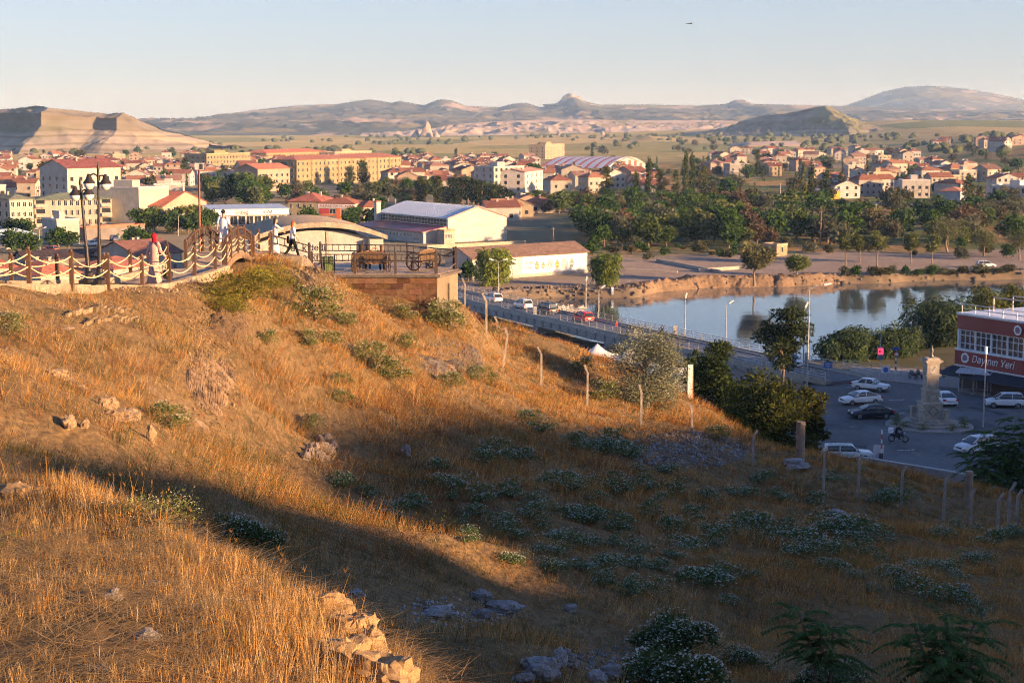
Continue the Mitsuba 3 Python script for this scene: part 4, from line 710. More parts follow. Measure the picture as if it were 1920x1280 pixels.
# ================================================================ BUILDINGS
def on_plain(px, py):
    d = ray(px, py); ts = np.concatenate([np.arange(110, 700, 9.), np.arange(700, 4000, 60.)])/d[1]
    for _ in range(2):
        P = np.array([0, 0, EYE])+ts[:, None]*d; h = plain_z(P[:, 0], P[:, 1]); k = int(np.argmax(P[:, 2] < h)) if (P[:, 2] < h).any() else len(ts)-1
        ts = np.linspace(ts[max(k-1, 0)], ts[k], 26)
    return np.array([P[k, 0], P[k, 1], h[k]])
def frame(p0, p1):                           # local x along the front from p0 to p1, y away behind it, z up
    u = (p1-p0)[:2]; L = np.linalg.norm(u); u = u/L; M = np.eye(4)
    M[:2, 0], M[:2, 1], M[:3, 3] = u, (-u[1], u[0]), p0; M[2, 3] = min(p0[2], p1[2]); return M, L
GLASS = (.04, .05, .06)
def window(k, M, x, y, z, w, h, face='f', pane='m_glass', fr=(.6, .58, .54), sash=1, L=None, D=None, surround=None):
    """One window set on a wall: frame with a dark pane; face f front, l left end, r right end."""
    def at(x0, x1, o0, o1, z0, z1):
        if face == 'f': return box(x0, x1, y-o1, y-o0, z0, z1)
        if face == 'r': return box(y+o0, y+o1, x0, x1, z0, z1)
        return box(y-o1, y-o0, x0, x1, z0, z1)
    bars = [at(x, x+w, .01, .07, z, z+.07), at(x, x+w, .01, .07, z+h-.07, z+h), at(x, x+.07, .01, .065, z+.07, z+h-.07), at(x+w-.07, x+w, .01, .065, z+.07, z+h-.07)]
    bars += [at(x+w*(j+1)/(sash+1)-.03, x+w*(j+1)/(sash+1)+.03, .01, .06, z+.07, z+h-.07) for j in range(sash)]
    f = part(k, 'window', bars, fr, 'm_paint', False, M)
    part(f, 'pane', at(x+.07, x+w-.07, .012, .03, z+.07, z+h-.07), GLASS, pane, False, M)
    return f
def many_windows(k, M, items, fr=(.55, .5, .45)):
    """Windows too small in the picture to pick apart: frames and panes of one wall, joined."""
    a, b = [], []
    for x, z, w, h, face, y in items:
        q = (lambda i, o0, o1: box(x+i, x+w-i, y-o1, y-o0, z+i, z+h-i) if face == 'f' else (box(y+o0, y+o1, x+i, x+w-i, z+i, z+h-i) if face == 'r' else box(y-o1, y-o0, x+i, x+w-i, z+i, z+h-i)))
        a.append(q(-.12, 0, .06)); b.append(q(0, .061, .09))
    if a: part(k, 'window_surround', a, fr, 'm_plaster', False, M, 'stuff'); part(k, 'window', b, GLASS, 'm_glass', False, M, 'stuff')
def roof_mesh(L, D, h, rise, kind, ov=.45, th=.16):
    x0, x1, y0, y1 = -ov, L+ov, -ov, D+ov; z0, z1 = h, h+rise
    if kind == 'flat': return [box(-.1, L+.1, -.1, .12, h, h+.5), box(-.1, L+.1, D-.12, D+.1, h, h+.5), box(-.1, .12, .12, D-.12, h, h+.5), box(L-.12, L+.1, .12, D-.12, h, h+.5), box(.12, L-.12, .12, D-.12, h-.05, h+.06)]
    if kind == 'x': v = [(x0, y0, z0), (x1, y0, z0), (x1, y1, z0), (x0, y1, z0), (x0, (y0+y1)/2, z1), (x1, (y0+y1)/2, z1)]; f = [(0, 1, 5, 4), (2, 3, 4, 5)]
    elif kind == 'y': v = [(x0, y0, z0), (x1, y0, z0), (x1, y1, z0), (x0, y1, z0), ((x0+x1)/2, y0, z1), ((x0+x1)/2, y1, z1)]; f = [(1, 2, 5, 4), (3, 0, 4, 5)]
    else:
        m = min(L, D)/2+ov; v = [(x0, y0, z0), (x1, y0, z0), (x1, y1, z0), (x0, y1, z0)]
        if L >= D: v += [(x0+m, (y0+y1)/2, z1), (x1-m, (y0+y1)/2, z1)]; f = [(0, 1, 5, 4), (2, 3, 4, 5), (1, 2, 5, 5), (3, 0, 4, 4)]
        else: v += [((x0+x1)/2, y0+m, z1), ((x0+x1)/2, y1-m, z1)]; f = [(1, 2, 5, 4), (3, 0, 4, 5), (0, 1, 4, 4), (2, 3, 5, 5)]
    v = np.array(v, float); out = []
    for q in f:                              # each slope is a slab with an edge
        q = list(dict.fromkeys(q)); t = v[q]; n = np.cross(t[1]-t[0], t[2]-t[0]); n /= np.linalg.norm(n)
        vv = np.vstack([t, t-n*th]); k = len(q); fs = [[0, i, i+1] for i in range(1, k-1)]+[[k, k+i+1, k+i] for i in range(1, k-1)]
        for i in range(k): j = (i+1) % k; fs += [[i, i+k, j+k], [i, j+k, j]]
        m = trimesh.Trimesh(vv, fs, process=False); m.unmerge_vertices(); out.append(m)
    return out
def gable_wall(L, D, h, rise, kind):         # the wall body, closed up under a gabled roof
    if kind == 'y': return prism([(0, -4), (L, -4), (L, h), (L/2, h+rise*(L/(L+.9))), (0, h)], 0, D)
    if kind == 'x':
        m = prism([(0, -4), (D, -4), (D, h), (D/2, h+rise*(D/(D+.9))), (0, h)], 0, L); R = np.array([[0, -1, 0, L], [1, 0, 0, 0], [0, 0, 1, 0], [0, 0, 0, 1.]]); m.apply_transform(R); return m
    return box(0, L, 0, D, -4, h)
RED, TILE = (.24, .095, .06), [(.235, .10, .065), (.29, .135, .085), (.18, .075, .055), (.27, .155, .12), (.155, .09, .07)]
def chimney(k, M, x, y, z, col=(.55, .48, .4), parent='roof'):
    part(k, 'chimney', [box(x-.3, x+.3, y-.3, y+.3, z-1.2, z+.9), box(x-.38, x+.38, y-.38, y+.38, z+.9, z+1.02)], col, 'm_plaster', False, M)
def building(name, label, cat, p0, p1, D, h, wall, roof=RED, kind='hip', rise=2.2, grid_=None, side=None, chim=1, group=None, single=False, floor=2.9, dx=None, ends=True, fr=(.6, .56, .5), mat_roof='m_tile', base=None):
    p0 = on_plain(*p0) if len(p0) == 2 else np.asarray(p0, float); p1 = on_plain(*p1) if len(p1) == 2 else np.asarray(p1, float)
    M, L = frame(p0, p1); k = thing(name, label, cat, group)
    part(k, 'wall', gable_wall(L, D, h, rise, kind), wall, 'm_plaster', False, M)
    rk = part(k, 'roof', roof_mesh(L, D, h, rise, kind), roof, mat_roof, False, M)
    r = random.Random(int(p0[0]*13+p0[1]*7))
    if kind != 'flat':
        for _ in range(chim): chimney(rk, M, L*r.uniform(.25, .75), D*r.uniform(.35, .65), h+rise*.75)
    elif chim: part(rk, 'stair_house', box(L*.35, L*.6, D*.35, D*.75, h+.06, h+2.3), wall, 'm_plaster', False, M)
    if grid_:
        nc, nr, ww, wh = grid_; items = []
        for j in range(nr):
            for i in range(nc):
                x = L*(i+.5)/nc-ww/2; z = .9+j*floor
                if z+wh > h-.1: continue
                if single: window(k, M, x, 0, z, ww, wh, 'f', fr=fr)
                else: items.append((x, z, ww, wh, 'f', 0))
            if ends:
                ne = max(1, int(D/4.2))
                for i in range(ne):
                    y = D*(i+.5)/ne-ww/2; z = .9+j*floor
                    if z+wh < h-.1: items += [(y, z, ww, wh, 'r', L), (y, z, ww, wh, 'l', 0)]
        many_windows(k, M, items, fr)
    return k, M, L, D
def text_on(k, name, M, s, x, y, z, hgt, col, bold=True, material='m_paint', italic=0, mx=None):
    """Lettering standing upright on a front: reads along local x, its back at local y."""
    m = meshkit.text_mesh(s, hgt, .03, bold); v = m.vertices.copy()
    if mx: v[:, 0] *= mx/max(v[:, 0].max(), 1e-6)
    v[:, 0] += italic*v[:, 1]; m.vertices = np.stack([x+v[:, 0], y-v[:, 2], z+v[:, 1]], 1); m.faces = m.faces[:, ::-1] if False else m.faces
    return part(k, name, m, col, material, False, M)

# ---- the white hall with a barrel roof behind the terrace
pL, pR = aty(486, 520, 300), aty(716, 520, 306); pL[2] = pR[2] = -.4
M, L = frame(pL, pR); k = thing('arched_hall', 'large pale hall with a shallow curved roof right behind the terrace', 'hall')
arc = lambda z0, rise, x0, x1, n=25: [(x0+(x1-x0)*t, z0+rise*(1-(2*t-1)**2)) for t in np.linspace(0, 1, n)]
part(k, 'front_wall', prism([(0, 0), (L, 0)]+arc(8.0, 2.35, 0, L)[::-1], 2.4, 26), (.64, .60, .55), 'm_plaster', False, M)
up, lo = arc(9.3, 2.7, -1.4, L+1.2), arc(8.55, 2.55, -1.4, L+1.2)
part(k, 'roof', prism(up+lo[::-1], 0, 27), (.33, .26, .19), 'm_stone', False, M)
for j in range(24): part(k, 'eave_block', hexa([(up[j][0]+.02, -.08, lo[j][1]-.05), (up[j+1][0]-.02, -.08, lo[j+1][1]-.05), (up[j+1][0]-.02, .1, lo[j+1][1]-.05), (up[j][0]+.02, .1, lo[j][1]-.05), (up[j][0]+.02, -.08, up[j][1]+.03), (up[j+1][0]-.02, -.08, up[j+1][1]+.03), (up[j+1][0]-.02, .1, up[j+1][1]+.03), (up[j][0]+.02, .1, up[j][1]+.03)]), np.array((.42, .34, .25))*random.uniform(.85, 1.12), 'm_stone', False, M)
part(k, 'side_pillar', box(L-2.2, L+.4, .3, 3.5, 0, 8.6), (.62, .55, .46), 'm_plaster', False, M)
part(k, 'pilaster', box(L*.56, L*.56+.5, 2.2, 2.42, 0, 10.1), (.55, .48, .39), 'm_plaster', False, M)
text_on(k, 'lettering', M, 'Ya   k dedi,', 5.2, 2.38, 6.5, 1.15, (.03, .03, .03), True)
text_on(k, 'lettering', M, 'Va   eski', 5.2, 2.38, 4.7, 1.15, (.03, .03, .03), True)
text_on(k, 'lettering', M, 'atölye', L-1.7, .28, 6.7, .3, (.3, .12, .1), True)
# ---- the low white gallery with a painted wall by the river
k, M, L, D = building('gallery', 'long low white building with a brown roof and a printed pottery mural by the river', 'building', (886, 527), (1101, 511), 9, 4.3, (.70, .67, .64), (.20, .13, .10), 'x', 2.0, None, chim=0)
part(k, 'plinth', box(-.05, L+.05, -.14, -.004, -1, .55), (.42, .38, .33), 'm_stone', False, M)
part(k, 'mural', box(L*.42, L-.5, -.07, -.01, .75, 4.0), (.74, .69, .63), 'm_paint', False, M)
def disc(r, n=20): return [(r*math.cos(a), r*math.sin(a)) for a in np.linspace(0, 2*math.pi, n, False)]
jar = lambda s: [(-.25*s, 0), (.25*s, 0), (.5*s, .5*s), (.42*s, .9*s), (.18*s, 1.1*s), (.26*s, 1.35*s), (-.26*s, 1.35*s), (-.18*s, 1.1*s), (-.42*s, .9*s), (-.5*s, .5*s)]
for i, (fx, kind, col, s) in enumerate([(.545, 'j', (.26, .16, .10), .9), (.60, 'j', (.20, .18, .14), .75), (.66, 'd', (.28, .28, .27), .85), (.725, 'j', (.60, .17, .05), .9), (.79, 'd', (.30, .22, .17), .85), (.855, 'j', (.14, .16, .15), .95)]):
    pl = jar(s) if kind == 'j' else disc(s*.8); zz = 1.4 if kind == 'j' else 2.2
    q = part(k, 'mural_print', prism([(x*1.45+L*fx, z*1.35+zz) for x, z in pl], -.085, -.072), col, 'm_paint', False, M)
    if kind == 'd':
        for rr_, c2 in ((.6, (.62, .55, .48)), (.45, (.2, .2, .24)), (.22, (.62, .5, .38))): part(q, 'ring', prism([(x+L*fx, z+zz) for x, z in disc(s*rr_*1.4)], -.085-.014*(.75-rr_)*2, -.086+.001), c2, 'm_paint', False, M)
    else: part(q, 'band', prism([(L*fx-.55*s, zz+.6*s), (L*fx+.55*s, zz+.6*s), (L*fx+.55*s, zz+.85*s), (L*fx-.55*s, zz+.85*s)], -.1, -.086), np.array(col)*1.9, 'm_paint', False, M)
text_on(k, 'lettering', M, 'Elif', L*.91, -.075, 2.4, .95, (.25, .28, .36), False, italic=.25)
text_on(k, 'lettering', M, 'çömlek', L*.44, -.075, 2.6, .5, (.5, .08, .07), True); text_on(k, 'lettering', M, 'seramik', L*.44, -.075, 1.7, .34, (.5, .08, .07), True)
# ---- the sports hall: blue-grey roof, white gable, lean-to with a dark red roof
g0, g1 = on_plain(840, 455), on_plain(950, 450); M, L = frame(g0, g1); D = 38.
k = thing('warehouse', 'big white hall with a pale blue metal roof and a dark red lean-to', 'hall'); eh, rise = 6.3, 2.9
part(k, 'wall', gable_wall(L, D, eh, rise, 'y'), (.72, .69, .64), 'm_plaster', False, M)
rk = part(k, 'roof', roof_mesh(L, D, eh, rise, 'y', .35, .12), (.44, .50, .56), 'm_metal', False, M)
for s in (0, 1):
    for j in range(19): y = 1+j*2.; a = (L+.35, y, eh+.03) if s else (-.35, y, eh+.03); part(rk, 'seam', beam(a, (L/2, y, eh+rise+.03), .06), (.40, .47, .54), 'm_metal', False, M)
for z in (1.7, 3.9, 6.1): part(k, 'gable_band', box(.02, L-.02, -.05, -.01, z, z+.16), (.40, .27, .2), 'm_paint', False, M)
part(k, 'fascia', [beam((-.4, -.4, eh-.05), (L/2, -.4, eh+rise+.02), .1, .3), beam((L/2, -.4, eh+rise+.02), (L+.4, -.4, eh-.05), .1, .3)], (.40, .08, .07), 'm_paint', False, M)
part(k, 'clerestory', box(-.06, -.01, .6, D-.6, 4.3, 6.0), (.10, .13, .15), 'm_glass', False, M)
for j in range(23): part(k, 'mullion', box(-.12, -.065, .6+j*1.62, .72+j*1.62, 4.3, 6.0), (.55, .55, .53), 'm_paint', False, M)
for z in (4.25, 5.1, 5.95): part(k, 'transom', box(-.11, -.062, .5, D-.5, z, z+.1), (.55, .55, .53), 'm_paint', False, M)
part(k, 'lean_to', hexa([(-7.2, .4, -3), (-.01, .4, -3), (-.01, D-1, -3), (-7.2, D-1, -3), (-7.2, .4, 2.9), (-.01, .4, 4.05), (-.01, D-1, 4.05), (-7.2, D-1, 2.9)]), (.66, .60, .54), 'm_plaster', False, M)
part(k, 'lean_to_roof', hexa([(-7.7, .1, 2.85), (-.13, .1, 4.12), (-.13, D-.7, 4.12), (-7.7, D-.7, 2.85), (-7.7, .1, 3.0), (-.13, .1, 4.25), (-.13, D-.7, 4.25), (-7.7, D-.7, 3.0)]), (.26, .06, .06), 'm_metal', False, M)
for j in range(16): window(k, M, 6+j*1.85, -7.2, 1.4, .9, .9, 'l')
for j in (1, 2.6, 4.2): window(k, M, j, -7.2, .5, .9, 1.1, 'l')
part(k, 'chimney_stack', box(-1.6, -.2, D-2.5, D-1, 2, 9.2), (.70, .66, .6), 'm_plaster', False, M); part(k, 'stack_cap', box(-1.7, -.1, D-2.6, D-.9, 9.2, 9.5), (.45, .2, .14), 'm_plaster', False, M)
k, M2, L2, D2 = building('guard_hut', 'small kiosk with a tan roof in front of the white gable', 'kiosk', (833, 458), (853, 457), 3, 3.2, (.62, .52, .42), (.42, .28, .18), 'flat', .4, None, chim=0)
for x in (.3, 1.1, 1.9): window(k, M2, x, 0, 1.4, .7, 1.2)
# ---- shops behind the hall
k, M, L, D = building('supermarket', 'low white shop with a grey metal roof and red lettering on its fascia', 'shop', (398, 424), (539, 421), 14, 4.6, (.66, .62, .58), (.36, .42, .50), 'flat', .4, None, chim=0, mat_roof='m_metal')
part(k, 'canopy_roof', hexa([(-.8, -1.2, 4.9), (L+.5, -1.2, 4.9), (L+.5, D, 5.6), (-.8, D, 5.6), (-.8, -1.2, 5.1), (L+.5, -1.2, 5.1), (L+.5, D, 5.8), (-.8, D, 5.8)]), (.36, .42, .50), 'm_metal', False, M)
part(k, 'fascia', box(-.5, L+.3, -1.0, -.75, 3.2, 4.85), (.72, .68, .64), 'm_paint', False, M)
text_on(k, 'lettering', M, 'Dilbağ', L*.30, -1.03, 3.55, .95, (.60, .03, .05)); text_on(k, 'lettering', M, 'AVM', L*.66, -1.03, 3.55, .95, (.06, .06, .22))
for j in range(9): window(k, M, .6+j*(L-1)/9, 0, .2, (L-1)/9-.3, 2.7)
k, M, L, D = building('orange_shop', 'two storey shop with an orange and white front under a red hipped roof', 'shop', (598, 420), (664, 421), 11, 6.4, (.62, .55, .46), RED, 'hip', 2., None, chim=1)
part(k, 'sign_board', box(-.2, L+.4, -.28, -.1, 5.0, 6.2), (.66, .60, .55), 'm_paint', False, M); text_on(k, 'lettering', M, 'KAPADOKYA AVM', .4, -.3, 5.3, .6, (.22, .05, .05), mx=L-.6)
for x0, x1, z0, z1 in ((.1, L*.48, 2.6, 3.1), (L*.5, L*.62, 0, 4.9), (L*.82, L+.1, 0, 4.9)): part(k, 'orange_panel', box(x0, x1, -.14, -.01, z0, z1), (.66, .17, .04), 'm_paint', False, M)
part(k, 'red_panel', box(.3, L*.3, -.1, -.01, 3.2, 4.8), (.5, .06, .05), 'm_paint', False, M)
window(k, M, L*.31, 0, 3.2, L*.17, 1.6); window(k, M, L*.64, 0, .2, L*.16, 4.4); window(k, M, .5, 0, .2, L*.42, 2.2)
building('house', 'yellow plastered house with a broad red hipped roof left of the orange shop', 'house', (540, 412), (603, 413), 14, 6.0, (.52, .42, .24), (.30, .11, .08), 'hip', 2.6, (5, 2, 1.1, 1.5), single=True, chim=3)
building('house', 'cream house with a red gable roof and veranda, right of the orange shop', 'house', (682, 421), (719, 420), 9, 5.4, (.60, .52, .42), RED, 'hip', 1.9, (3, 2, 1.1, 1.3), single=True)
# ---- hotel and its neighbours at the left
k, M, L, D = building('hotel', 'cream three storey hotel with a green roof, rows of windows and balconies', 'hotel', (66, 428), (211, 425), 16, 8.4, (.60, .52, .42), (.17, .19, .13), 'hip', 1.7, None, chim=0)
for j in range(3):
    z = .6+j*2.85
    for i in range(8): window(k, M, L*.22+i*L*.078, 0, z+.2, 1.0, 1.7, 'f', fr=(.62, .56, .48))
    for x in (.3, L*.86):
        b = part(k, 'balcony', box(x, x+L*.13, -1.3, -.01, z-.2, z), (.62, .54, .45), 'm_plaster', False, M); part(b, 'parapet', box(x, x+L*.13, -1.32, -1.2, z, z+.9), (.62, .54, .45), 'm_plaster', False, M); part(b, 'opening', box(x+.2, x+L*.13-.2, -.05, -.01, z+.02, z+2.2), GLASS, 'm_glass', False, M)
building('hotel', 'white hotel wing with balconies at the left edge, left of the green roofed hotel', 'hotel', (20, 432), (64, 430), 18, 9., (.58, .53, .46), (.18, .19, .14), 'hip', 1.4, (4, 3, 1.1, 1.5), single=True)
building('apartment_block', 'tall white block at the far left edge in front of the red roofs', 'apartment block', (-40, 430), (14, 428), 20, 12.5, (.62, .58, .52), (.5, .46, .42), 'flat', .5, (4, 4, 1.2, 1.5))
building('apartment_block', 'tall white block with a bright blank gable behind the hotel', 'apartment block', (128, 388), (228, 384), 20, 14.5, (.66, .62, .54), (.22, .08, .07), 'x', 3.2, (6, 4, 1.3, 1.5), chim=2)
building('apartment_block', 'plain white block with a parapet beside the dark trees, right of the hotel', 'apartment block', (262, 425), (318, 420), 18, 11.4, (.66, .60, .50), (.6, .54, .46), 'flat', .5, (2, 1, 1.2, 1.4), ends=False)
building('house', 'wide house with a salmon gable and red roof right of the plain white block', 'house', (306, 424), (388, 414), 16, 6, (.56, .44, .33), (.34, .12, .08), 'y', 4.0, (4, 2, 1.2, 1.4), chim=4)
# low roofs just below the path
for q in [('workshop', 'long dark roofed market shed below the lantern posts', (48, 520), (236, 512), 10, 3.6, (.30, .26, .24), (.06, .045, .045), 'x', 1.4), ('house', 'small house with a brick red hip roof below the near kerb, far left', (-40, 545), (34, 540), 11, 4, (.56, .50, .42), (.30, .10, .07), 'hip', 2.2), ('house', 'cream house with a red pyramid roof seen through the ropes', (78, 560), (152, 552), 10, 4, (.58, .48, .40), (.34, .13, .09), 'hip', 2.4), ('house', 'house with a dark brown roof and roof windows left of the footbridge', (258, 520), (342, 512), 13, 4.4, (.55, .50, .44), (.20, .10, .08), 'x', 2.6),
          ('house', 'low white house with a red roof behind the walking woman', (214, 545), (292, 535), 10, 4., (.60, .52, .46), (.32, .12, .09), 'hip', 1.8), ('house', 'white two storey house with an open balcony among the low roofs', (108, 460), (150, 458), 10, 6.2, (.62, .58, .52), (.55, .5, .45), 'flat', .4), ('workshop', 'white shed with an arched blue roof at the left, below the hotel', (12, 468), (66, 462), 12, 3.2, (.56, .54, .50), (.36, .44, .52), 'x', 1.3), ('shelter', 'long low red edged canopy in front of the hotel', (158, 452), (272, 444), 4, 3.1, (.30, .26, .24), (.42, .16, .10), 'flat', .3)]:
    building(q[0], q[1], q[0], q[2], q[3], q[4], q[5], q[6], q[7], q[8], q[9], (3, 1, 1.1, 1.2) if q[0] == 'house' else None, single=True, chim=2 if q[0] == 'house' else 0)
# ---- the long yellow school and other big blocks
k, M, L, D = building('school', 'long yellow four storey block with a red roof behind the poplars', 'school', (556, 349), (752, 338), 15, 13.2, (.43, .335, .19), (.26, .115, .085), 'hip', 2.2, (26, 4, 1.2, 1.6), floor=3.15, chim=4)
for j in range(8): part(k, 'pilaster', box(L*(j+.02)/8, L*(j+.02)/8+.5, -.3, -.01, 0, 13), (.40, .29, .13), 'm_plaster', False, M)
part(k, 'entrance', box(-.4, -.02, 5, 9, 0, 12), (.14, .13, .15), 'm_plaster', False, M)
building('apartment_block', 'white block with a red roof at the right end of the yellow school', 'apartment block', (732, 338), (752, 336), 14, 12.5, (.66, .60, .50), (.42, .14, .09), 'hip', 1.6, (3, 4, 1.2, 1.5))
building('school', 'square yellow block with a stair tower in the left town', 'school', (388, 326), (470, 323), 18, 12.5, (.40, .31, .18), (.38, .31, .2), 'flat', .6, (14, 4, 1.3, 1.5), chim=1)
building('apartment_block', 'pink block with two dark red window strips left of the yellow school', 'apartment block', (484, 360), (544, 357), 14, 10.5, (.58, .40, .30), (.40, .15, .10), 'x', 2.4, (6, 3, 1.2, 1.4))
building('school', 'long brown yellow building with arcades behind the school', 'school', (500, 309), (612, 305), 22, 9.5, (.48, .33, .17), (.38, .13, .08), 'hip', 2.6, (22, 3, 1.4, 1.4), chim=2)
building('apartment_block', 'pale tan flat roofed block above the school roof', 'apartment block', (628, 306), (697, 303), 16, 9, (.50, .38, .24), (.42, .34, .24), 'flat', .5, (10, 3, 1.2, 1.4))
building('apartment_block', 'white modern block with stepped flat roofs right of the pine trees', 'apartment block', (926, 362), (982, 360), 14, 11.5, (.62, .58, .54), (.5, .47, .43), 'flat', .5, (6, 4, 1.3, 1.5))
building('apartment_block', 'white wing with a slanted roof right of the stepped modern block', 'apartment block', (984, 362), (1018, 356), 12, 9.5, (.68, .62, .56), (.36, .2, .16), 'x', 1.4, (4, 3, 1.3, 1.5))
building('apartment_block', 'lone tall beige block in the fields beyond the town', 'apartment block', (1022, 299), (1058, 297), 16, 13.5, (.46, .36, .26), (.4, .3, .22), 'flat', .5, (5, 4, 1.3, 1.4))
# striped sports hall
g0, g1 = on_plain(1140, 326), on_plain(1212, 320); M, L = frame(g0, g1); D = 46; k = thing('striped_hall', 'large hall with a curved grey roof striped in red and an open red gable', 'hall')
cr = lambda o, n=13: [(-.5*o+(L+o)*t, .2+(9.5+o*.5)*math.sin(math.pi*(.06+.88*t))**.62) for t in np.linspace(0, 1, n)]
up, lo = cr(1.), cr(.4)
for j in range(23):
    y0 = j*2.; part(k, 'roof_panel', prism(up+lo[::-1], y0, y0+1.96), (.42, .10, .08) if j % 3 == 1 else (.42, .44, .48), 'm_metal', False, M)
part(k, 'gable', prism([(0, -2)]+cr(.3)+[(L, -2)], .6, .9), (.60, .56, .52), 'm_plaster', False, M)
for j in range(6): x = L*(.08+.15*j); part(k, 'red_panel', box(x, x+L*.07, .45, .59, .2, 3.0+5*math.sin(math.pi*(x/L))), (.46, .10, .08), 'm_paint', False, M)
part(k, 'roof_truss', [beam((L*.2, .4, 7), (L*.5, .4, 10), .4), beam((L*.5, .4, 10), (L*.82, .4, 6.5), .4)], (.36, .12, .1), 'm_metal', False, M)
# ---- houses of the town, one by one along the streets
HR = random.Random(11)
WALLS = [(.62, .58, .53), (.56, .50, .42), (.50, .44, .37), (.56, .55, .53), (.46, .37, .26), (.46, .34, .27), (.40, .37, .34)]
WNAME = ['white', 'cream', 'beige', 'pale grey', 'ochre', 'salmon', 'stone grey']; TNAME = ['red', 'orange red', 'dark red', 'pinkish red', 'brown']
HOUSES = []
def crowded(P, r): return any((P[0]-q[0])**2+(P[1]-q[1])**2 < (r+q[2])**2 for q in HOUSES)
for key in list(scene):
    if key.endswith('__wall'): q = meshkit.WRITTEN[scene[key]['filename']][0]; c = (q.min(0)+q.max(0))/2; HOUSES.append((c[0], c[1], np.linalg.norm((q.max(0)-q.min(0))[:2])*.42))
OWN = []
def sprinkle(n, x0, x1, y0, y1, area, wr=(9, 13), hr=(5.2, 8.2), tries=60, rowy=None):
    made = 0
    for _ in range(n*tries):
        if made >= n: break
        px, py = HR.uniform(x0, x1), HR.uniform(y0, y1)
        if rowy: py = round(py/rowy)*rowy+HR.uniform(-.8, .8)
        w, d = HR.uniform(*wr), HR.uniform(8, 11); P = on_plain(px, py)
        if crowded(P, w*.55): continue
        HOUSES.append((P[0], P[1], w*.55)); a = HR.gauss(.25, .22)+(math.pi/2 if HR.random() < .3 else 0); u = np.array([math.cos(a), math.sin(a), 0])
        wi, ti = HR.choices(range(7), [5, 5, 3, 3, 2, 2, 1])[0], HR.choices(range(5), [5, 4, 4, 2, 1])[0]; h = HR.uniform(*hr); kd = HR.choices(['x', 'y', 'hip', 'flat'], [4, 3, 4, .7])[0]
        k, M, L, D = building('house', '', 'house', P-u*w/2, P+u*w/2, d, h, WALLS[wi], TILE[ti] if kd != 'flat' else WALLS[wi], kd, HR.uniform(1.7, 2.6), (HR.choice([3, 4]), 3, 1.2, 1.3), chim=HR.choice([1, 1, 2]))
        if HR.random() < .55 and h > 5.5:
            b = part(k, 'balcony', box(L*.15, L*.6, -1.3, -.02, 2.7, 2.9), WALLS[wi], 'm_plaster', False, M); part(b, 'parapet', box(L*.15, L*.6, -1.35, -1.2, 2.9, 3.7), WALLS[(wi+1) % 4], 'm_plaster', False, M)
        if kd != 'flat' and HR.random() < .45:
            hx = L*HR.uniform(.2, .7); s_ = part(k, 'water_heater', tube([(hx, d*.42, h+1.9), (hx+1.3, d*.42, h+1.9)], .3, 8), (.6, .6, .6), 'm_metal', 40, M); part(s_, 'solar_panel', hexa([(hx-.2, d*.1, h+.75), (hx+1.5, d*.1, h+.75), (hx+1.5, d*.38, h+1.75), (hx-.2, d*.38, h+1.75), (hx-.2, d*.1, h+.85), (hx+1.5, d*.1, h+.85), (hx+1.5, d*.38, h+1.85), (hx-.2, d*.38, h+1.85)]), (.05, .06, .09), 'm_glass', False, M)
        OWN.append((k, px, py, P[1], WNAME[wi], TNAME[ti], kd, 'two storey' if h > 6.4 else 'low', area)); made += 1
sprinkle(26, -20, 340, 345, 385, 'near left town')
sprinkle(30, -20, 520, 322, 345, 'middle left town')
sprinkle(48, -20, 560, 300, 322, 'far left town')
sprinkle(16, 745, 920, 330, 362, 'right of the yellow school')
sprinkle(54, 745, 1010, 304, 330, 'rows beyond the school', (8, 10.5), (5, 6.5), 40, 4.5)
sprinkle(16, 1010, 1250, 330, 372, 'around the striped hall')
sprinkle(50, 1335, 1760, 288, 335, 'right hand quarter', (9, 13), (5.4, 8.2))
sprinkle(26, 1560, 1900, 325, 375, 'near the right avenue')
sprinkle(6, 950, 1040, 395, 412, 'among trees right of pines', (9, 12), (3.5, 4.5))
sprinkle(8, 1760, 1925, 268, 284, 'high on right slope', (12, 18), (7, 9))
from collections import defaultdict
GR = defaultdict(list)
for q in OWN: GR[q[4:]].append(q)
ORD = ['first', 'second', 'third', 'fourth', 'fifth', 'sixth', 'seventh', 'eighth', 'ninth', 'tenth', 'eleventh', 'twelfth']
for (wn, tn, kd, st, area), qs in GR.items():
    qs.sort(key=lambda q: q[1]); rf = {'x': f'{tn} gabled roof', 'y': f'{tn} gable end', 'hip': f'{tn} hipped roof', 'flat': 'flat roof'}[kd]
    for i, q in enumerate(qs): say(q[0], f'{st} {wn} house, {rf}, {area}'+('' if len(qs) == 1 else f', {ordinal(i)} from left'))
building('villa', 'white modern villa with cubic blocks at the right edge', 'villa', (1858, 379), (1935, 381), 14, 6.4, (.62, .60, .58), (.55, .53, .5), 'flat', .5, (7, 2, 1.2, 1.8), chim=1)
building('workshop', 'pale blue shed with a brown roof beside the avenue', 'workshop', (1760, 383), (1800, 384), 10, 5.2, (.46, .52, .58), (.36, .16, .11), 'hip', 1.6, None, chim=0)
building('workshop', 'yellow kiosk with a blue roof among the right hand trees', 'kiosk', (1553, 374), (1575, 373), 8, 3.4, (.62, .42, .06), (.18, .22, .42), 'flat', .4, None, chim=0)
building('hut', 'tiny stone hut on the open ground beyond the river', 'hut', (1456, 481), (1476, 479), 4, 2.4, (.50, .36, .24), (.42, .30, .2), 'flat', .2, (1, 1, .7, 1.2), chim=0)
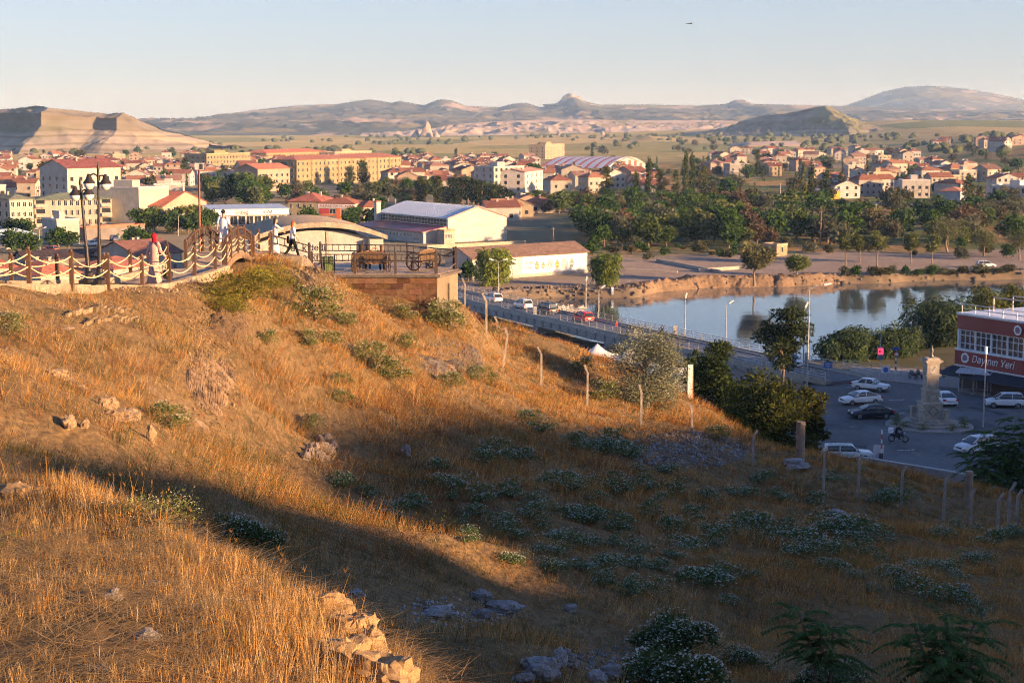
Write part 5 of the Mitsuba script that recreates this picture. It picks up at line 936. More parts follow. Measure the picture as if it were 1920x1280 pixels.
# ================================================================ TREES
def tree_proto(seed, kind, nl, leaf, green, R, Hh, trunk_h, var=.3, aspect=.8):
    """Trunk, limbs and a crown of leaf-sized faces held in uneven clumps. Built R wide and Hh tall, foot at the origin."""
    r = np.random.default_rng(seed); nc = {'poplar': 34, 'willow': 26, 'pine': 18, 'ailanthus': 34}.get(kind, 30)
    if kind == 'poplar':
        z = r.uniform(.02, 1, nc); prof = np.sin(np.pi*np.clip(z*.93+.05, 0, 1))**.6*(1-.45*z); a = r.uniform(0, 6.28, nc); q = r.uniform(.2, .75, nc)
        C = np.stack([np.cos(a)*prof*q*R, np.sin(a)*prof*q*R, trunk_h+z*(Hh-trunk_h)*.95], 1); cr = R*r.uniform(.35, .62, nc)*(.45+.55*prof); st = np.array([1, 1, 2.])
    elif kind == 'pine':
        z = r.uniform(0, 1, nc); a = r.uniform(0, 6.28, nc); q = np.sqrt(r.random(nc))*(1-.55*z); C = np.stack([np.cos(a)*q*R*.8, np.sin(a)*q*R*.8, trunk_h+z*(Hh-trunk_h)*.85], 1); cr = R*r.uniform(.25, .45, nc); st = np.array([1, 1, .55])
    elif kind == 'ailanthus':
        a = r.uniform(0, 6.28, nc); q = np.sqrt(r.random(nc)); z = r.uniform(.1, 1, nc); C = np.stack([np.cos(a)*q*R*.8, np.sin(a)*q*R*.8, trunk_h+z*(Hh-trunk_h)*.9], 1); cr = R*r.uniform(.2, .36, nc); st = np.array([1, 1, .75])
    else:
        d = r.normal(size=(nc, 3)); d /= np.linalg.norm(d, axis=1, keepdims=True); q = r.random(nc)**.45*.78
        C = d*q[:, None]*[R, R, (Hh-trunk_h)/2]; C[:, 2] += (Hh+trunk_h)/2; cr = R*r.uniform(.24, .42, nc); st = np.array([1, 1, .85])
    k = r.choice(nc, nl, p=cr**2/np.sum(cr**2)); d = r.normal(size=(nl, 3)); d /= np.linalg.norm(d, axis=1, keepdims=True)
    P = C[k]+d*(cr[k]*r.random(nl)**.4)[:, None]*st
    tone = (1+var*(r.random(nc)-.5)*1.6)[k][:, None]*r.uniform(.72, 1.3, (nl, 1)); col = np.array(green)*tone*np.stack([r.uniform(.9, 1.15, nl), np.ones(nl), r.uniform(.8, 1.1, nl)], 1)
    if kind == 'willow':                     # hanging strands from the crown's shell
        m = int(nl*.55); s = r.choice(nl, m); drop = r.random(m)*(Hh-trunk_h)*.75; P2 = P[s].copy(); P2[:, :2] *= 1.06; P2[:, 2] = np.maximum(P2[:, 2]-drop, trunk_h*.25); P = np.vstack([P, P2]); col = np.vstack([col, col[s]]); d = np.vstack([d*.3+[0, 0, -.6], np.tile([0, 0, -1.4], (m, 1))])
        v, f, c = quads(P, leaf*1.5, .3, col, r, .0, d)
    else: v, f, c = quads(P, leaf, aspect, col, r, .15, d*.55)
    out = {'crown': ply_of((v, f, c), 'm_leaf')}
    base = R*.045+.05; lean = r.normal(0, .03, 2); top = np.array([lean[0]*Hh, lean[1]*Hh, Hh*(.9 if kind in ('poplar', 'pine') else .62)])
    tr = [tube([(0, 0, -.6), (0, 0, .2), top*.35+[.05*R*r.normal(), 0, 0], top*.7, top], [base*1.35, base, base*.8, base*.5, base*.15], 7, False)]
    for c in C[r.choice(nc, min(nc, 9), False)]:
        s = top*min(.85, max(.25, (c[2]*.62)/top[2])); tr.append(tube([s, (s+c)/2+[0, 0, .04*Hh], c], [base*.45, base*.3, base*.1], 5, False))
    out['trunk'] = shape(trimesh.util.concatenate(tr), (.17, .12, .085), 'm_wood', True); return out
DK, MID, YEL, SIL, PIN = (.040, .082, .022), (.056, .104, .027), (.10, .11, .03), (.105, .115, .075), (.032, .048, .022)
TP_ = {'round': [tree_proto(400+i, 'round', 1300, .72, g, 3.6, 7, 1.4) for i, g in enumerate([DK, MID, MID, (.08, .115, .034), (.115, .14, .05)])],
       'bush': [tree_proto(420+i, 'round', 800, .55, g, 2.5, 3.4, .3) for i, g in enumerate([DK, MID, (.08, .08, .04), SIL])],
       'silver': [tree_proto(430+i, 'round', 1200, .55, g, 3.1, 5.6, 1.) for i, g in enumerate([SIL, (.10, .094, .055), (.13, .095, .065)])],
       'poplar': [tree_proto(440+i, 'poplar', 1200, .65, g, 2.0, 15, .8) for i, g in enumerate([(.045, .07, .022), (.065, .09, .028), (.09, .105, .036)])],
       'pine': [tree_proto(450+i, 'pine', 1200, .6, PIN, 3.3, 11, 3.6) for i in range(3)]}
KIND = {'round': ('broadleaf_tree', 'tree', 3.2, 7), 'bush': ('bush', 'bush', 2.3, 3.4), 'silver': ('olive_tree', 'tree', 2.8, 5.6), 'poplar': ('poplar_tree', 'tree', 1.9, 15), 'pine': ('pine_tree', 'tree', 3., 11)}
TR = random.Random(21); TREES = []
def plant(kind, px, py, hpx, label, group=None, wpx=None, v=None):
    P = on_plain(px, py); nm, cat, R, Hh = KIND[kind]; h = hpx/F*P[1]; s = h/Hh; sx = (wpx/F*P[1]/2/R) if wpx else s*TR.uniform(.85, 1.15)
    k = thing(nm, label, cat, group); M = T().translate([float(P[0]), float(P[1]), float(P[2])-.1]).rotate([0, 0, 1], TR.uniform(0, 360)).scale([sx, sx, s])
    pr = TP_[kind]; pr = pr[v % len(pr)] if v is not None else TR.choice(pr)
    for q, d in pr.items():
        scene[f'{k}__{q}'] = {**d, 'to_world': M}
        if q == 'crown': say(f'{k}__{q}', kind='stuff')
    TREES.append((k, px, py, P)); return k
# poplars one sees singly
for i, (px, py, h, w, lb) in enumerate([(612, 345, 42, 15, 'slim poplar before the left part of the yellow school'), (655, 348, 38, 22, 'bushy poplar before the middle of the yellow school'), (681, 347, 50, 26, 'tall dark poplar before the yellow school'), (348, 336, 42, 20, 'dark poplar left of the square yellow block'), (790, 386, 56, 30, 'broad poplar behind the blue roofed hall, left one'), (822, 386, 56, 26, 'poplar behind the blue roofed hall, right one'), (855, 301, 24, 8, 'lone slim poplar in the fields beyond the school'), (1138, 368, 46, 28, 'broad poplar before the striped hall'), (1193, 372, 44, 16, 'narrow poplar at the left end of the poplar row'), (1216, 378, 70, 16, 'tall pale poplar in the poplar row'),
       (1238, 372, 45, 26, 'dark bushy poplar in the poplar row'), (1268, 372, 44, 18, 'dark poplar just left of the tallest pair'), (1285, 376, 78, 15, 'left poplar of the tallest pair'), (1297, 378, 80, 15, 'right poplar of the tallest pair'), (1320, 374, 52, 18, 'poplar right of the tallest pair'), (1328, 325, 28, 12, 'small poplar by the right hand houses'), (1350, 326, 28, 12, 'second small poplar by the right hand houses'), (1505, 400, 78, 16, 'tall thin poplar in the right hand poplar group'), (1520, 396, 76, 18, 'tallest poplar of the right hand group'), (1548, 372, 46, 20, 'poplar behind the right hand group'), (1575, 372, 40, 14, 'short poplar right of the right hand group'),
       (1672, 437, 40, 9, 'very slim dark poplar by the open ground'), (1686, 437, 40, 8, 'very slim pale poplar by the open ground'), (1815, 388, 52, 24, 'pale poplar near the pale blue shed'), (1835, 394, 40, 16, 'shorter poplar near the pale blue shed'), (1110, 303, 24, 8, 'thin poplar left of the striped hall'), (1420, 330, 40, 14, 'poplar in front of the right hand houses'), (1500, 330, 26, 10, 'little poplar among the right hand roofs')]):
    plant('poplar', px, py, h*(1.22 if px > 1100 else 1), lb, None, w*1.1)
for i, (px, py, h) in enumerate([(846, 388, 58), (868, 392, 66), (888, 394, 62), (905, 392, 60), (878, 386, 60), (922, 396, 56), (938, 392, 52), (856, 396, 50), (950, 398, 46)]):
    plant('pine', px, py, h, f'dark pine of the grove behind the white gable, {ORD[i]} planted', 'pines behind the white hall')
for q in [k for k in labels if k.startswith('pine_tree')]: say(q, 'dark flat topped pine in the grove behind the white gable')
WOODS = defaultdict(list)
def wood(n, kinds, x0, x1, y0, y1, h, label, group, gap=2.6, clear=None):
    made = 0
    for _ in range(n*60):
        if made >= n: break
        px, py = TR.uniform(x0, x1), TR.uniform(y0, y1); P = on_plain(px, py)
        if clear and clear(px, py): continue
        if crowded(P, 2.2) or any((P[0]-t[3][0])**2+(P[1]-t[3][1])**2 < gap*gap for t in TREES): continue
        kd = TR.choice(kinds); hh = TR.uniform(*h)*F/P[1]; plant(kd, px, py, hh, label.replace('KIND', {'round': 'green broadleaf tree', 'bush': 'low bush', 'silver': 'silvery olive like tree', 'poplar': 'poplar', 'pine': 'pine'}[kd]), group+' '+kd); made += 1; WOODS[(label, kd)].append(TREES[-1])
wood(110, ['round', 'round', 'round', 'silver'], 955, 1500, 400, 466, (5, 9.5), 'KIND in the dense belt of trees beyond the river meadow', 'belt trees', 3., lambda x, y: x < 1085 and y > 402)
wood(60, ['round', 'round', 'silver', 'bush'], 955, 1420, 376, 402, (4, 6.5), 'KIND at the back of the dense tree belt', 'back belt trees', 4.)
wood(70, ['round', 'silver', 'silver', 'bush'], 1500, 1930, 392, 462, (4, 8), 'KIND in the open wood on the right', 'right wood trees', 4.)
wood(46, ['round', 'round', 'silver'], 545, 940, 362, 402, (5, 9), 'KIND between the yellow school and the white hall', 'school trees', 4., lambda x, y: 735 < x < 955 and y > 392)
wood(16, ['round', 'round'], 395, 500, 372, 392, (8, 12), 'big KIND left of the pink block', 'trees left of the pink block', 4.)
wood(14, ['round', 'round'], 262, 400, 412, 440, (5, 8), 'KIND in front of the salmon gable', 'trees before the salmon gable', 4.)
wood(8, ['round', 'bush'], 560, 720, 410, 430, (4, 7), 'KIND between the small shops', 'trees between the shops', 3.)
wood(80, ['round', 'silver', 'bush', 'poplar'], -20, 540, 310, 372, (5, 9), 'KIND among the houses of the left town', 'left town trees', 3.)
wood(8, ['round', 'bush'], 20, 260, 440, 480, (3.5, 6), 'KIND among the low roofs below the path', 'low roof trees', 3.)
wood(80, ['round', 'silver', 'bush', 'poplar'], 1320, 1930, 290, 385, (5, 9), 'KIND among the houses on the right', 'right town trees', 3.)
wood(50, ['round', 'silver', 'poplar'], 740, 1320, 300, 366, (5, 9), 'KIND among the middle rows of houses', 'middle town trees', 3.)
wood(20, ['bush', 'bush', 'silver'], 1180, 1900, 464, 492, (1.6, 3.2), 'KIND on the rough meadow beyond the river', 'meadow bushes', 3.)
wood(18, ['bush'], 1110, 1400, 462, 486, (1., 2.2), 'KIND at the edge of the dusty lot', 'lot bushes', 3.)
wood(30, ['round', 'bush', 'silver'], 1000, 1900, 262, 292, (5, 10), 'far KIND in the fields beyond the town', 'far field trees', 6.)
wood(14, ['bush', 'round'], 20, 480, 284, 300, (5, 9), 'far KIND in the fields below the mesa', 'mesa field trees', 6.)
plant('bush', 878, 527, 36, 'dark bush below the corner of the terrace', None, 40, 0); plant('bush', 1103, 478, 22, 'green bush behind the right end of the gallery', None, 40, 1); plant('bush', 1112, 476, 34, 'tall young bush behind the right end of the gallery', None, 22, 1)
for (lb, kd), ts in WOODS.items():
    if len(ts) > 1:
        for i, t in enumerate(sorted(ts, key=lambda t: t[1])): say(t[0], ' '.join(labels[t[0]]['label'].split()[:11])+f', {ordinal(i)} from left')
for i, t in enumerate(sorted([t for t in TREES if t[0].startswith('pine_tree') and 'grove' in labels[t[0]]['label']], key=lambda t: t[1])): say(t[0], f'dark flat topped pine in the grove behind the white gable, {ordinal(i)} from left')
for i in range(15): plant('bush', 1588+22*i+TR.uniform(-7, 7), 519-i*.35, TR.uniform(11, 20), f'low green bush along the right part of the far bank, {ordinal(i)} from left', None, TR.uniform(18, 34))
# the far wood scattered over fields reads as one mass
ft = []
for _ in range(650):
    px, py = TR.uniform(-60, 1980), 256+34*TR.random()**1.5; P = on_plain(px, py)
    if meshkit.fbm(np.array([P[0]*.006, P[1]*.003, 3.]), 3) < .5: continue
    m = trimesh.creation.icosphere(1, 1); s = TR.uniform(2.5, 5); m.vertices = m.vertices*[s*1.3, s*1.3, s]*(1+.5*(meshkit.noise(m.vertices*2+_)[:, None]-.5)); m.apply_translation(P+[0, 0, s*.6]); ft.append(m)
m = trimesh.util.concatenate(ft); scene['distant_trees'] = shape(m, (.075, .085, .04), 'm_cloth', False); say('distant_trees', 'far scattered trees reading as dark specks in the fields', 'trees', kind='stuff')
# ---- trees near the water and the square
def big_tree(name, px, Y, z0, top_py, wpx, kind, nl, leaf, green, label, seed, trunk=.25, var=.35, aspect=.5):
    h = aty(px, top_py, Y)[2]-z0; R = wpx/F*Y/2; x = aty(px, 640, Y)[0]
    pr = tree_proto(seed, kind, nl, leaf, green, R, h, h*trunk, var, aspect); k = thing(name, label, 'tree')
    for q, d in pr.items():
        scene[f'{k}__{q}'] = {**d, 'to_world': T().translate([float(x), Y, z0])}
        if q == 'crown': say(f'{k}__{q}', kind='stuff')
big_tree('willow_tree', 928, 302, -.4, 462, 84, 'willow', 5000, .5, (.16, .20, .045), 'yellow green willow in front of the gallery', 500, .35)
big_tree('willow_tree', 1134, 301, -.4, 468, 62, 'willow', 4600, .48, (.15, .19, .045), 'rounded willow right of the gallery', 501, .35)
big_tree('broadleaf_tree', 1412, 308, -.4, 442, 76, 'round', 5200, .62, (.13, .13, .065), 'pale leaning tree on the far bank, mirrored in the water', 502, .28)
big_tree('broadleaf_tree', 1492, 322, -.4, 478, 48, 'round', 3000, .5, (.14, .17, .05), 'small bright tree on the far bank', 503, .3)
for i, (px, Y, top, w, lb) in enumerate([(1582, 345, 434, 30, 'left of the five slim trees along the far bank'), (1607, 345, 438, 26, 'second of the five slim trees along the far bank'), (1640, 345, 430, 40, 'middle of the five slim trees along the far bank'), (1704, 350, 438, 34, 'fourth of the five slim trees along the far bank'), (1742, 350, 440, 36, 'fifth of the five slim trees along the far bank')]):
    big_tree('broadleaf_tree', px, Y, -.4, top, w, 'round', 2600, .55, (.12, .14, .05), lb, 510+i, .42)
big_tree('broadleaf_tree', 1838, 372, -.4, 425, 62, 'round', 1500, .42, (.10, .115, .05), 'round dark tree beyond the bank at the right', 516, .2); big_tree('broadleaf_tree', 1770, 385, -.4, 400, 86, 'round', 1800, .45, (.11, .12, .055), 'broad tree beyond the bank at the right', 517, .2); big_tree('broadleaf_tree', 1905, 360, -.4, 428, 60, 'round', 1400, .42, (.09, .10, .05), 'tree beyond the bank at the right edge', 518, .2)
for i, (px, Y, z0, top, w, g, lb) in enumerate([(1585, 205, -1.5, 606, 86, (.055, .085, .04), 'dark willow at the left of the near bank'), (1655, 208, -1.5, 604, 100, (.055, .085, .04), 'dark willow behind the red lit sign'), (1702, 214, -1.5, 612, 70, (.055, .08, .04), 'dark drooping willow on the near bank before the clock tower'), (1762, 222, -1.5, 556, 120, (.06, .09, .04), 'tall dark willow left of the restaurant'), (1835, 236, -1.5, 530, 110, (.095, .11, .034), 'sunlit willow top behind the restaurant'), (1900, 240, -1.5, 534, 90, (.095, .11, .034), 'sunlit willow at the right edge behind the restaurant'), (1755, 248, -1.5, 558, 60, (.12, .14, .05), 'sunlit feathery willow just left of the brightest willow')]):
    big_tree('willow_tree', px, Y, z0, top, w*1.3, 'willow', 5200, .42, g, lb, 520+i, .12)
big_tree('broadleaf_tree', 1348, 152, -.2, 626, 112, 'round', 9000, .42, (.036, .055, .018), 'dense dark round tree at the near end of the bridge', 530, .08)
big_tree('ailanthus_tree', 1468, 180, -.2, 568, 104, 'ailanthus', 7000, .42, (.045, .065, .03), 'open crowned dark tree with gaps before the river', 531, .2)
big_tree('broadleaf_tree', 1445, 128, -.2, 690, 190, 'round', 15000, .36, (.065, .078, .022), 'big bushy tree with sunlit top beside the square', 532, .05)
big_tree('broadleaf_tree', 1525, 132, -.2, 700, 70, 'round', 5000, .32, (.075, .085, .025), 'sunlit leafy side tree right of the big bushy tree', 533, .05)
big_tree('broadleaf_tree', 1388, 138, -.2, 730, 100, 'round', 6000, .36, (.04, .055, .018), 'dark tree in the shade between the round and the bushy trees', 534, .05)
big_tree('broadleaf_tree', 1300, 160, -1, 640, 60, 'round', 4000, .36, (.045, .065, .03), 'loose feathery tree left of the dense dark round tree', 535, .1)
# silvery tree on the slope
Pz = on_hill(1212, 762); pr = tree_proto(540, 'round', 15000, .16, (.20, .22, .16), 88/F*Pz[1], 160/F*Pz[1], .35, .5, .3); k = thing('silver_tree', 'silvery grey oleaster tree on the slope before the fence posts', 'tree')
for q, d in pr.items():
    scene[f'{k}__{q}'] = {**d, 'to_world': T().translate([float(v) for v in Pz])}
    if q == 'crown': say(f'{k}__{q}', kind='stuff')
lw = tree_proto(541, 'round', 7000, .15, (.19, .21, .15), 84/F*Pz[1], 84/F*Pz[1], .02, .5, .3); scene[k+'__lower_crown'] = {**lw['crown'], 'to_world': T().translate([float(Pz[0])+.3, float(Pz[1]), float(Pz[2])-.2])}; say(k+'__lower_crown', kind='stuff')
# ---- saplings with long feathered leaves (each frond a rib with leaflets)
def sapling(name, P, stems, nf, L, label, seed, green=(.06, .11, .035)):
    r = np.random.default_rng(seed); k = thing(name, label, 'tree'); fr = []; rib = []
    for (dx, dy, h) in stems:
        top = np.array([dx, dy, h]); part(k, 'stem', tube([np.array([dx*.2, dy*.2, -.3]), top*.5+[0, 0, .05], top], [.035, .025, .012], 6, False), (.14, .10, .07), 'm_wood', True, mv(*P))
        for j in range(nf):
            t = .45+.55*(j+.5)/nf; b = top*t; a = j*2.4+r.uniform(-.4, .4); l = L*r.uniform(.75, 1.15)*(1.15-.4*t); up = r.uniform(.1, .55)+.5*(t-.45)
            s = np.linspace(0, 1, 9); curve = b+np.stack([np.cos(a)*l*s, np.sin(a)*l*s, l*(up*s-.62*s**2)], 1); rib.append(tube(curve, .005, 3, False))
            for q in np.linspace(.18, 1, 12):
                c = np.array([np.interp(q, s, curve[:, i]) for i in range(3)]); dirv = np.array([np.cos(a), np.sin(a), up-1.2*q]); side = np.array([-np.sin(a), np.cos(a), 0])
                for sg in (-1, 1):
                    d = side*sg*.9+dirv*.45+np.array([0, 0, -.25-.2*r.random()]); d /= np.linalg.norm(d); ll = .15*L/.8*r.uniform(.8, 1.15)*(1.1-.5*q); w = np.cross(d, [0, 0, 1.]); w = w/np.linalg.norm(w)*ll*.24
                    fr.append((c, c+d*ll*.45+w, c+d*ll, c+d*ll*.45-w))
    v = np.array(fr).reshape(-1, 3)+np.asarray(P); n = len(fr); kk = np.arange(n)[:, None]*4
    scene[k+'__frond'] = ply_of((v, np.concatenate([kk+[0, 1, 2], kk+[0, 2, 3]], 1).reshape(-1, 3), np.repeat(pack(np.array(green)*r.uniform(.7, 1.4, (n, 1)), n), 4, 0)), 'm_leaf'); say(k+'__frond', kind='stuff')
    part(k, 'leaf_rib', rib, (.12, .12, .05), 'm_wood', True, mv(*P), 'stuff')
def at_slope(px, py, Y): p = aty(px, py, Y); p[2] = hill_z(p[0], p[1]); return p
sapling('fern_leaved_sapling', at_slope(1555, 1290, 23), [(-.5, .1, 1.5), (-.2, -.1, 1.3), (.05, .1, 1.2)], 16, .72, 'dark sapling with feathered leaves at the bottom edge, left of its larger twin', 600)
sapling('fern_leaved_sapling', at_slope(1770, 1310, 22), [(-.45, .1, 1.35), (.0, 0, 1.5), (.45, .15, 1.4), (.1, .3, 1.2), (-.15, -.3, 1.0), (.35, -.3, 1.0)], 16, .72, 'larger dark sapling with feathered leaves at the bottom right', 601)
sapling('ailanthus_tree', (aty(1890, 900, 84)[0], 84, hill_z(aty(1890, 900, 84)[0], 84)-.6), [(-2.2, 0, 3.4), (-1.0, .4, 4.6), (.3, 0, 5.4), (1.2, -.4, 4.6), (-1.6, -.6, 2.6), (.2, .8, 3.6), (1.6, .5, 3.2), (-.6, .2, 3.9), (.8, .2, 5.0)], 34, 1.6, 'tall dark ailanthus with feathered leaves at the right edge', 602)
# ================================================================ RIVER BANK, BRIDGE, SQUARE
def bank_rubble(n, x0, x1, label, size, col, seed, lift=(.1, 1.)):
    r = np.random.default_rng(seed); ms, cs = [], []; ico = trimesh.creation.icosphere(1)
    for _ in range(n):
        x = r.uniform(x0, x1); y = np.interp(x, FARBANK[:, 0], FARBANK[:, 1])+r.uniform(-4.5, 4.); z = float(plain_z(np.array([x]), np.array([y]))[0])
        if z < WATER-.3: continue
        m = ico.copy(); s = size*r.uniform(.4, 1.5); m.vertices = m.vertices*r.uniform(.6, 1.3, 3)*s+r.normal(0, s*.14, m.vertices.shape); m.apply_translation((x, y, z+s*.3)); ms.append(m); cs += [np.array(col)*r.uniform(.6, 1.25)]*len(m.vertices)
    k = uniq('bank_rubble'); m = trimesh.util.concatenate(ms); scene[k] = mikit.ply(m, 'm_stone', uv=pack(np.array(cs), len(m.vertices))); say(k, label, 'rubble', kind='stuff')
bank_rubble(420, -8, 26, 'grey brown rubble of the far bank in front of the gallery', .26, (.17, .135, .11), 1)
bank_rubble(760, 24, 66, 'sunlit reddish rubble of the far bank', .22, (.24, .165, .11), 2)
bank_rubble(260, 62, 120, 'dark rubble of the far bank at the right', .28, (.15, .13, .11), 3)
def mound(x, y, rx, ry, h, col, label, seed):
    u = np.linspace(-1, 1, 40); U, W = np.meshgrid(u, u); X, Y = x+U*rx, y+W*ry; q = np.sqrt(U**2+W**2)+(n2(X, Y, .9, seed)-.5)*.4
    Z = plain_z(X, Y)-.15+h*.55*smooth01(1, .1, q)*(.2+1.6*n2(X, Y, .9, seed+1))+1.1*smooth01(1, .3, q)*(n2(X, Y, 2.6, seed+2)-.5); i, j = np.meshgrid(np.arange(39), np.arange(39), indexing='ij'); a = (i*40+j).ravel()
    solo('earth_mound', trimesh.Trimesh(np.stack([X, Y, Z], -1).reshape(-1, 3), np.vstack([np.stack([a, a+1, a+41], 1), np.stack([a, a+41, a+40], 1)]), process=False), col, label, 'mound', 'm_stone', True)
for i, (px, Y, rx, h, lb) in enumerate([(1215, 305, 5.5, 1.1, 'low earth heap at the left end of the sunlit bank'), (1255, 309, 5, 1.5, 'ridged earth heap on the sunlit bank'), (1300, 314, 6, 1.8, 'big pale earth heap in the middle of the sunlit bank'), (1335, 316, 5, 1.9, 'pale rubble heap right of the big one'), (1395, 317, 6, 1.2, 'earth heap under the leaning tree'), (1450, 318, 7, 1.4, 'earth heap between the bank trees'), (1530, 322, 8, 1.3, 'long reddish earth heap at the right of the sunlit bank')]):
    p = aty(px, 530, Y); mound(p[0], Y, rx, 3.5, h, (.22, .15, .10), lb, 700+i)
for i, (x0, x1, Y0, Y1, h, lb) in enumerate([((1310, 510), (1385, 505), 0, 0, .9, 'low pale concrete wall on the dusty lot'), ((1175, 508), (1270, 511), 0, 0, .6, 'low cream wall beside the gallery'), ((1232, 490), (1350, 512), 0, 0, .8, 'rough stone wall running towards the bank')]):
    a, b = on_plain(*x0), on_plain(*x1); solo('low_wall', beam(a+[0, 0, h/2-.2], b+[0, 0, h/2-.2], .4, h), (.44, .38, .32), lb, 'wall', 'm_stone')
a, b = on_plain(800, 467), on_plain(985, 458); solo('low_wall', beam(a+[0, 0, .4], b+[0, 0, .4], .4, 1.1), (.46, .38, .29), 'long low wall in front of the white gable', 'wall', 'm_stone')
for i, (px, py, h, lb) in enumerate([(742, 425, 52, 'pale utility pole left of the blue roofed hall'), (1037, 460, 34, 'wooden pole at the edge of the tree belt'), (1133, 470, 22, 'short wooden pole behind the willow'), (1538, 460, 66, 'tall rusty pole among the right hand trees'), (1641, 440, 58, 'pale pole at the edge of the right hand wood'), (922, 345, 40, 'thin mast behind the pines'), (1463, 380, 36, 'white pole with a small board on the avenue'), (1604, 370, 22, 'white pole by the avenue'), (1607, 368, 20, 'second white pole by the avenue'), (1727, 372, 26, 'pole before the right hand houses'), (1740, 374, 26, 'second pole before the right hand houses'), (1825, 375, 30, 'pole at the right end of the avenue')]):
    P = on_plain(px, py); H_ = h/F*P[1]; k = thing('utility_pole', lb, 'pole'); part(k, 'shaft', tube([P-[0, 0, .5], P+[0, 0, H_]], [.16, .10], 8), (.42, .36, .30) if 'pale' in lb or 'white' in lb else (.26, .14, .09), 'm_wood', True); part(k, 'crossbar', beam(P+[-.6, 0, H_-.4], P+[.6, 0, H_-.4], .1), (.2, .16, .13), 'm_wood')
a = [on_plain(*q) for q in ((1480, 384), (1620, 381), (1760, 386), (1960, 398))]
av = along(np.array(a), n=30); structure('avenue', strip(offset(av, 4)+[0, 0, .15], offset(av, -4)+[0, 0, .15], -.4, 0), (.16, .15, .15), 'm_asphalt')
# road bridge: deck from the square to the far bank
NB, FB = np.array([36.2, 188.5, .45]), np.array([-11.5, 283., .45]); bu = (FB-NB)/np.linalg.norm(FB-NB); bn = np.array([-bu[1], bu[0], 0]); BL = np.linalg.norm(FB-NB)
BP = lambda s, w, z=0: NB+bu*s+bn*w+[0, 0, z]          # s along the bridge, w to its left (towards the hill)
def slab(s0, s1, w0, w1, z0, z1): return hexa([BP(s0, w1, z0), BP(s0, w0, z0), BP(s1, w0, z0), BP(s1, w1, z0), BP(s0, w1, z1), BP(s0, w0, z1), BP(s1, w0, z1), BP(s1, w1, z1)])
k = thing('road_bridge', 'concrete road bridge with railings crossing the river', 'bridge')
part(k, 'roadway', slab(-6, BL+4, -2.4, 2.4, -.35, -.02), (.11, .11, .12), 'm_asphalt')
for s in (-1, 1):
    part(k, 'sidewalk', slab(-6, BL+4, min(s*2.4, s*3.1), max(s*2.4, s*3.1), -.3, .14), (.30, .28, .26), 'm_stone')
    part(k, 'girder', slab(-2, BL, min(s*2.2, s*3.3), max(s*2.2, s*3.3), -1.5, -.31), (.30, .29, .28), 'm_stone')
    part(k, 'parapet_beam', slab(-6, BL+4, min(s*3.1, s*3.35), max(s*3.1, s*3.35), -.4, .32), (.36, .34, .31), 'm_stone')
    for z in (.55, .85, 1.15): part(k, 'rail', beam(BP(-6, s*3.22, z), BP(BL+4, s*3.22, z), .07), (.46, .44, .41), 'm_metal')
    for j in range(int((BL+10)/2.2)): part(k, 'baluster', beam(BP(-6+j*2.2, s*3.22, .3), BP(-6+j*2.2, s*3.22, 1.2), .07), (.46, .44, .41), 'm_metal')
    for q in (6, 36, 66): part(k, 'railing_pier', beam(BP(q, s*3.22, .3), BP(q, s*3.22, 1.5), .5, .4), (.48, .45, .41), 'm_stone')
for j in range(34): part(k, 'bracket', slab(1+j*2.7, 1.5+j*2.7, 3.3, 3.5, -1.2, -.4), (.27, .26, .25), 'm_stone')
for q in (22, 44, 66, 88):
    part(k, 'pier', slab(q-.8, q+.8, -3.2, 3.2, -7, -1.49), (.26, .25, .24), 'm_stone'); part(k, 'pier_nose', tube([BP(q, 3.2, -7), BP(q, 3.2, -2.0)], .8, 14), (.26, .25, .24), 'm_stone', 40)
structure('road', grid(np.linspace(0, 1, 2), np.linspace(0, 1, 2), lambda x, y: x*0), (.1, .1, .1), 'm_asphalt')
scene['road'] = shape(strip(np.array([BP(-5, 5, -.44), BP(-12, 9, -.44), (29, 165, -.0), (24, 150, 0), (22, 130, 0), (26, 112, 0)]), np.array([BP(-5, -5, -.44), (48, 190, 0), (54, 184, 0), (62, 165, 0), (70, 140, 0), (72, 112, 0)]), -.8, .0), (.105, .103, .105), 'm_asphalt')
rd = strip(np.array([BP(BL+3, 4.5, -.5), (-17, 296, -.2), (-34, 306, -.2), (-80, 318, -.2)]), np.array([BP(BL+3, -4.5, -.5), (-10, 300, -.2), (-32, 314, -.2), (-80, 328, -.2)]), -.6, .0); scene['road_001'] = shape(rd, (.12, .115, .11), 'm_asphalt'); say('road_001', kind='structure')
structure('pavement', [strip(np.array([(39.8, 187.5, .12), (46, 183, .12), (52, 178, .12)]), np.array([(42, 196, .12), (49, 194, .12), (58, 190, .12)]), -.5, 0), strip(np.array([(50, 178, .125), (56, 168, .125), (60, 150, .125)]), np.array([(60, 182, .125), (66, 170, .125), (70, 150, .125)]), -.5, 0)], (.30, .26, .24), 'm_stone', False)
def fence_run(name, label, pts, h, col, nr=3, gap=1.9):
    k = thing(name, label, 'railing'); P = along(np.array(pts, float), step=gap)
    for p in P: part(k, 'post', beam(p, p+[0, 0, h], .07), col, 'm_metal')
    for j in range(nr):
        z = h*(j+1)/nr-.04
        for a, b in zip(pts[:-1], pts[1:]): part(k, 'rail', beam(np.array(a)+[0, 0, z], np.array(b)+[0, 0, z], .05), col, 'm_metal')
fence_run('river_railing', 'pale railing along the water between the bridge and the clock tower', [(40.6, 194.2, .1), (44.5, 190, .1), (48, 187, .1)], 1.15, (.50, .47, .40), 4)
fence_run('river_railing', 'railing of the far approach running towards the terrace corner', [(-9, 284.5, .2), (-17, 288, .2), (-27, 292, .2)], 1.1, (.48, .44, .38), 3)
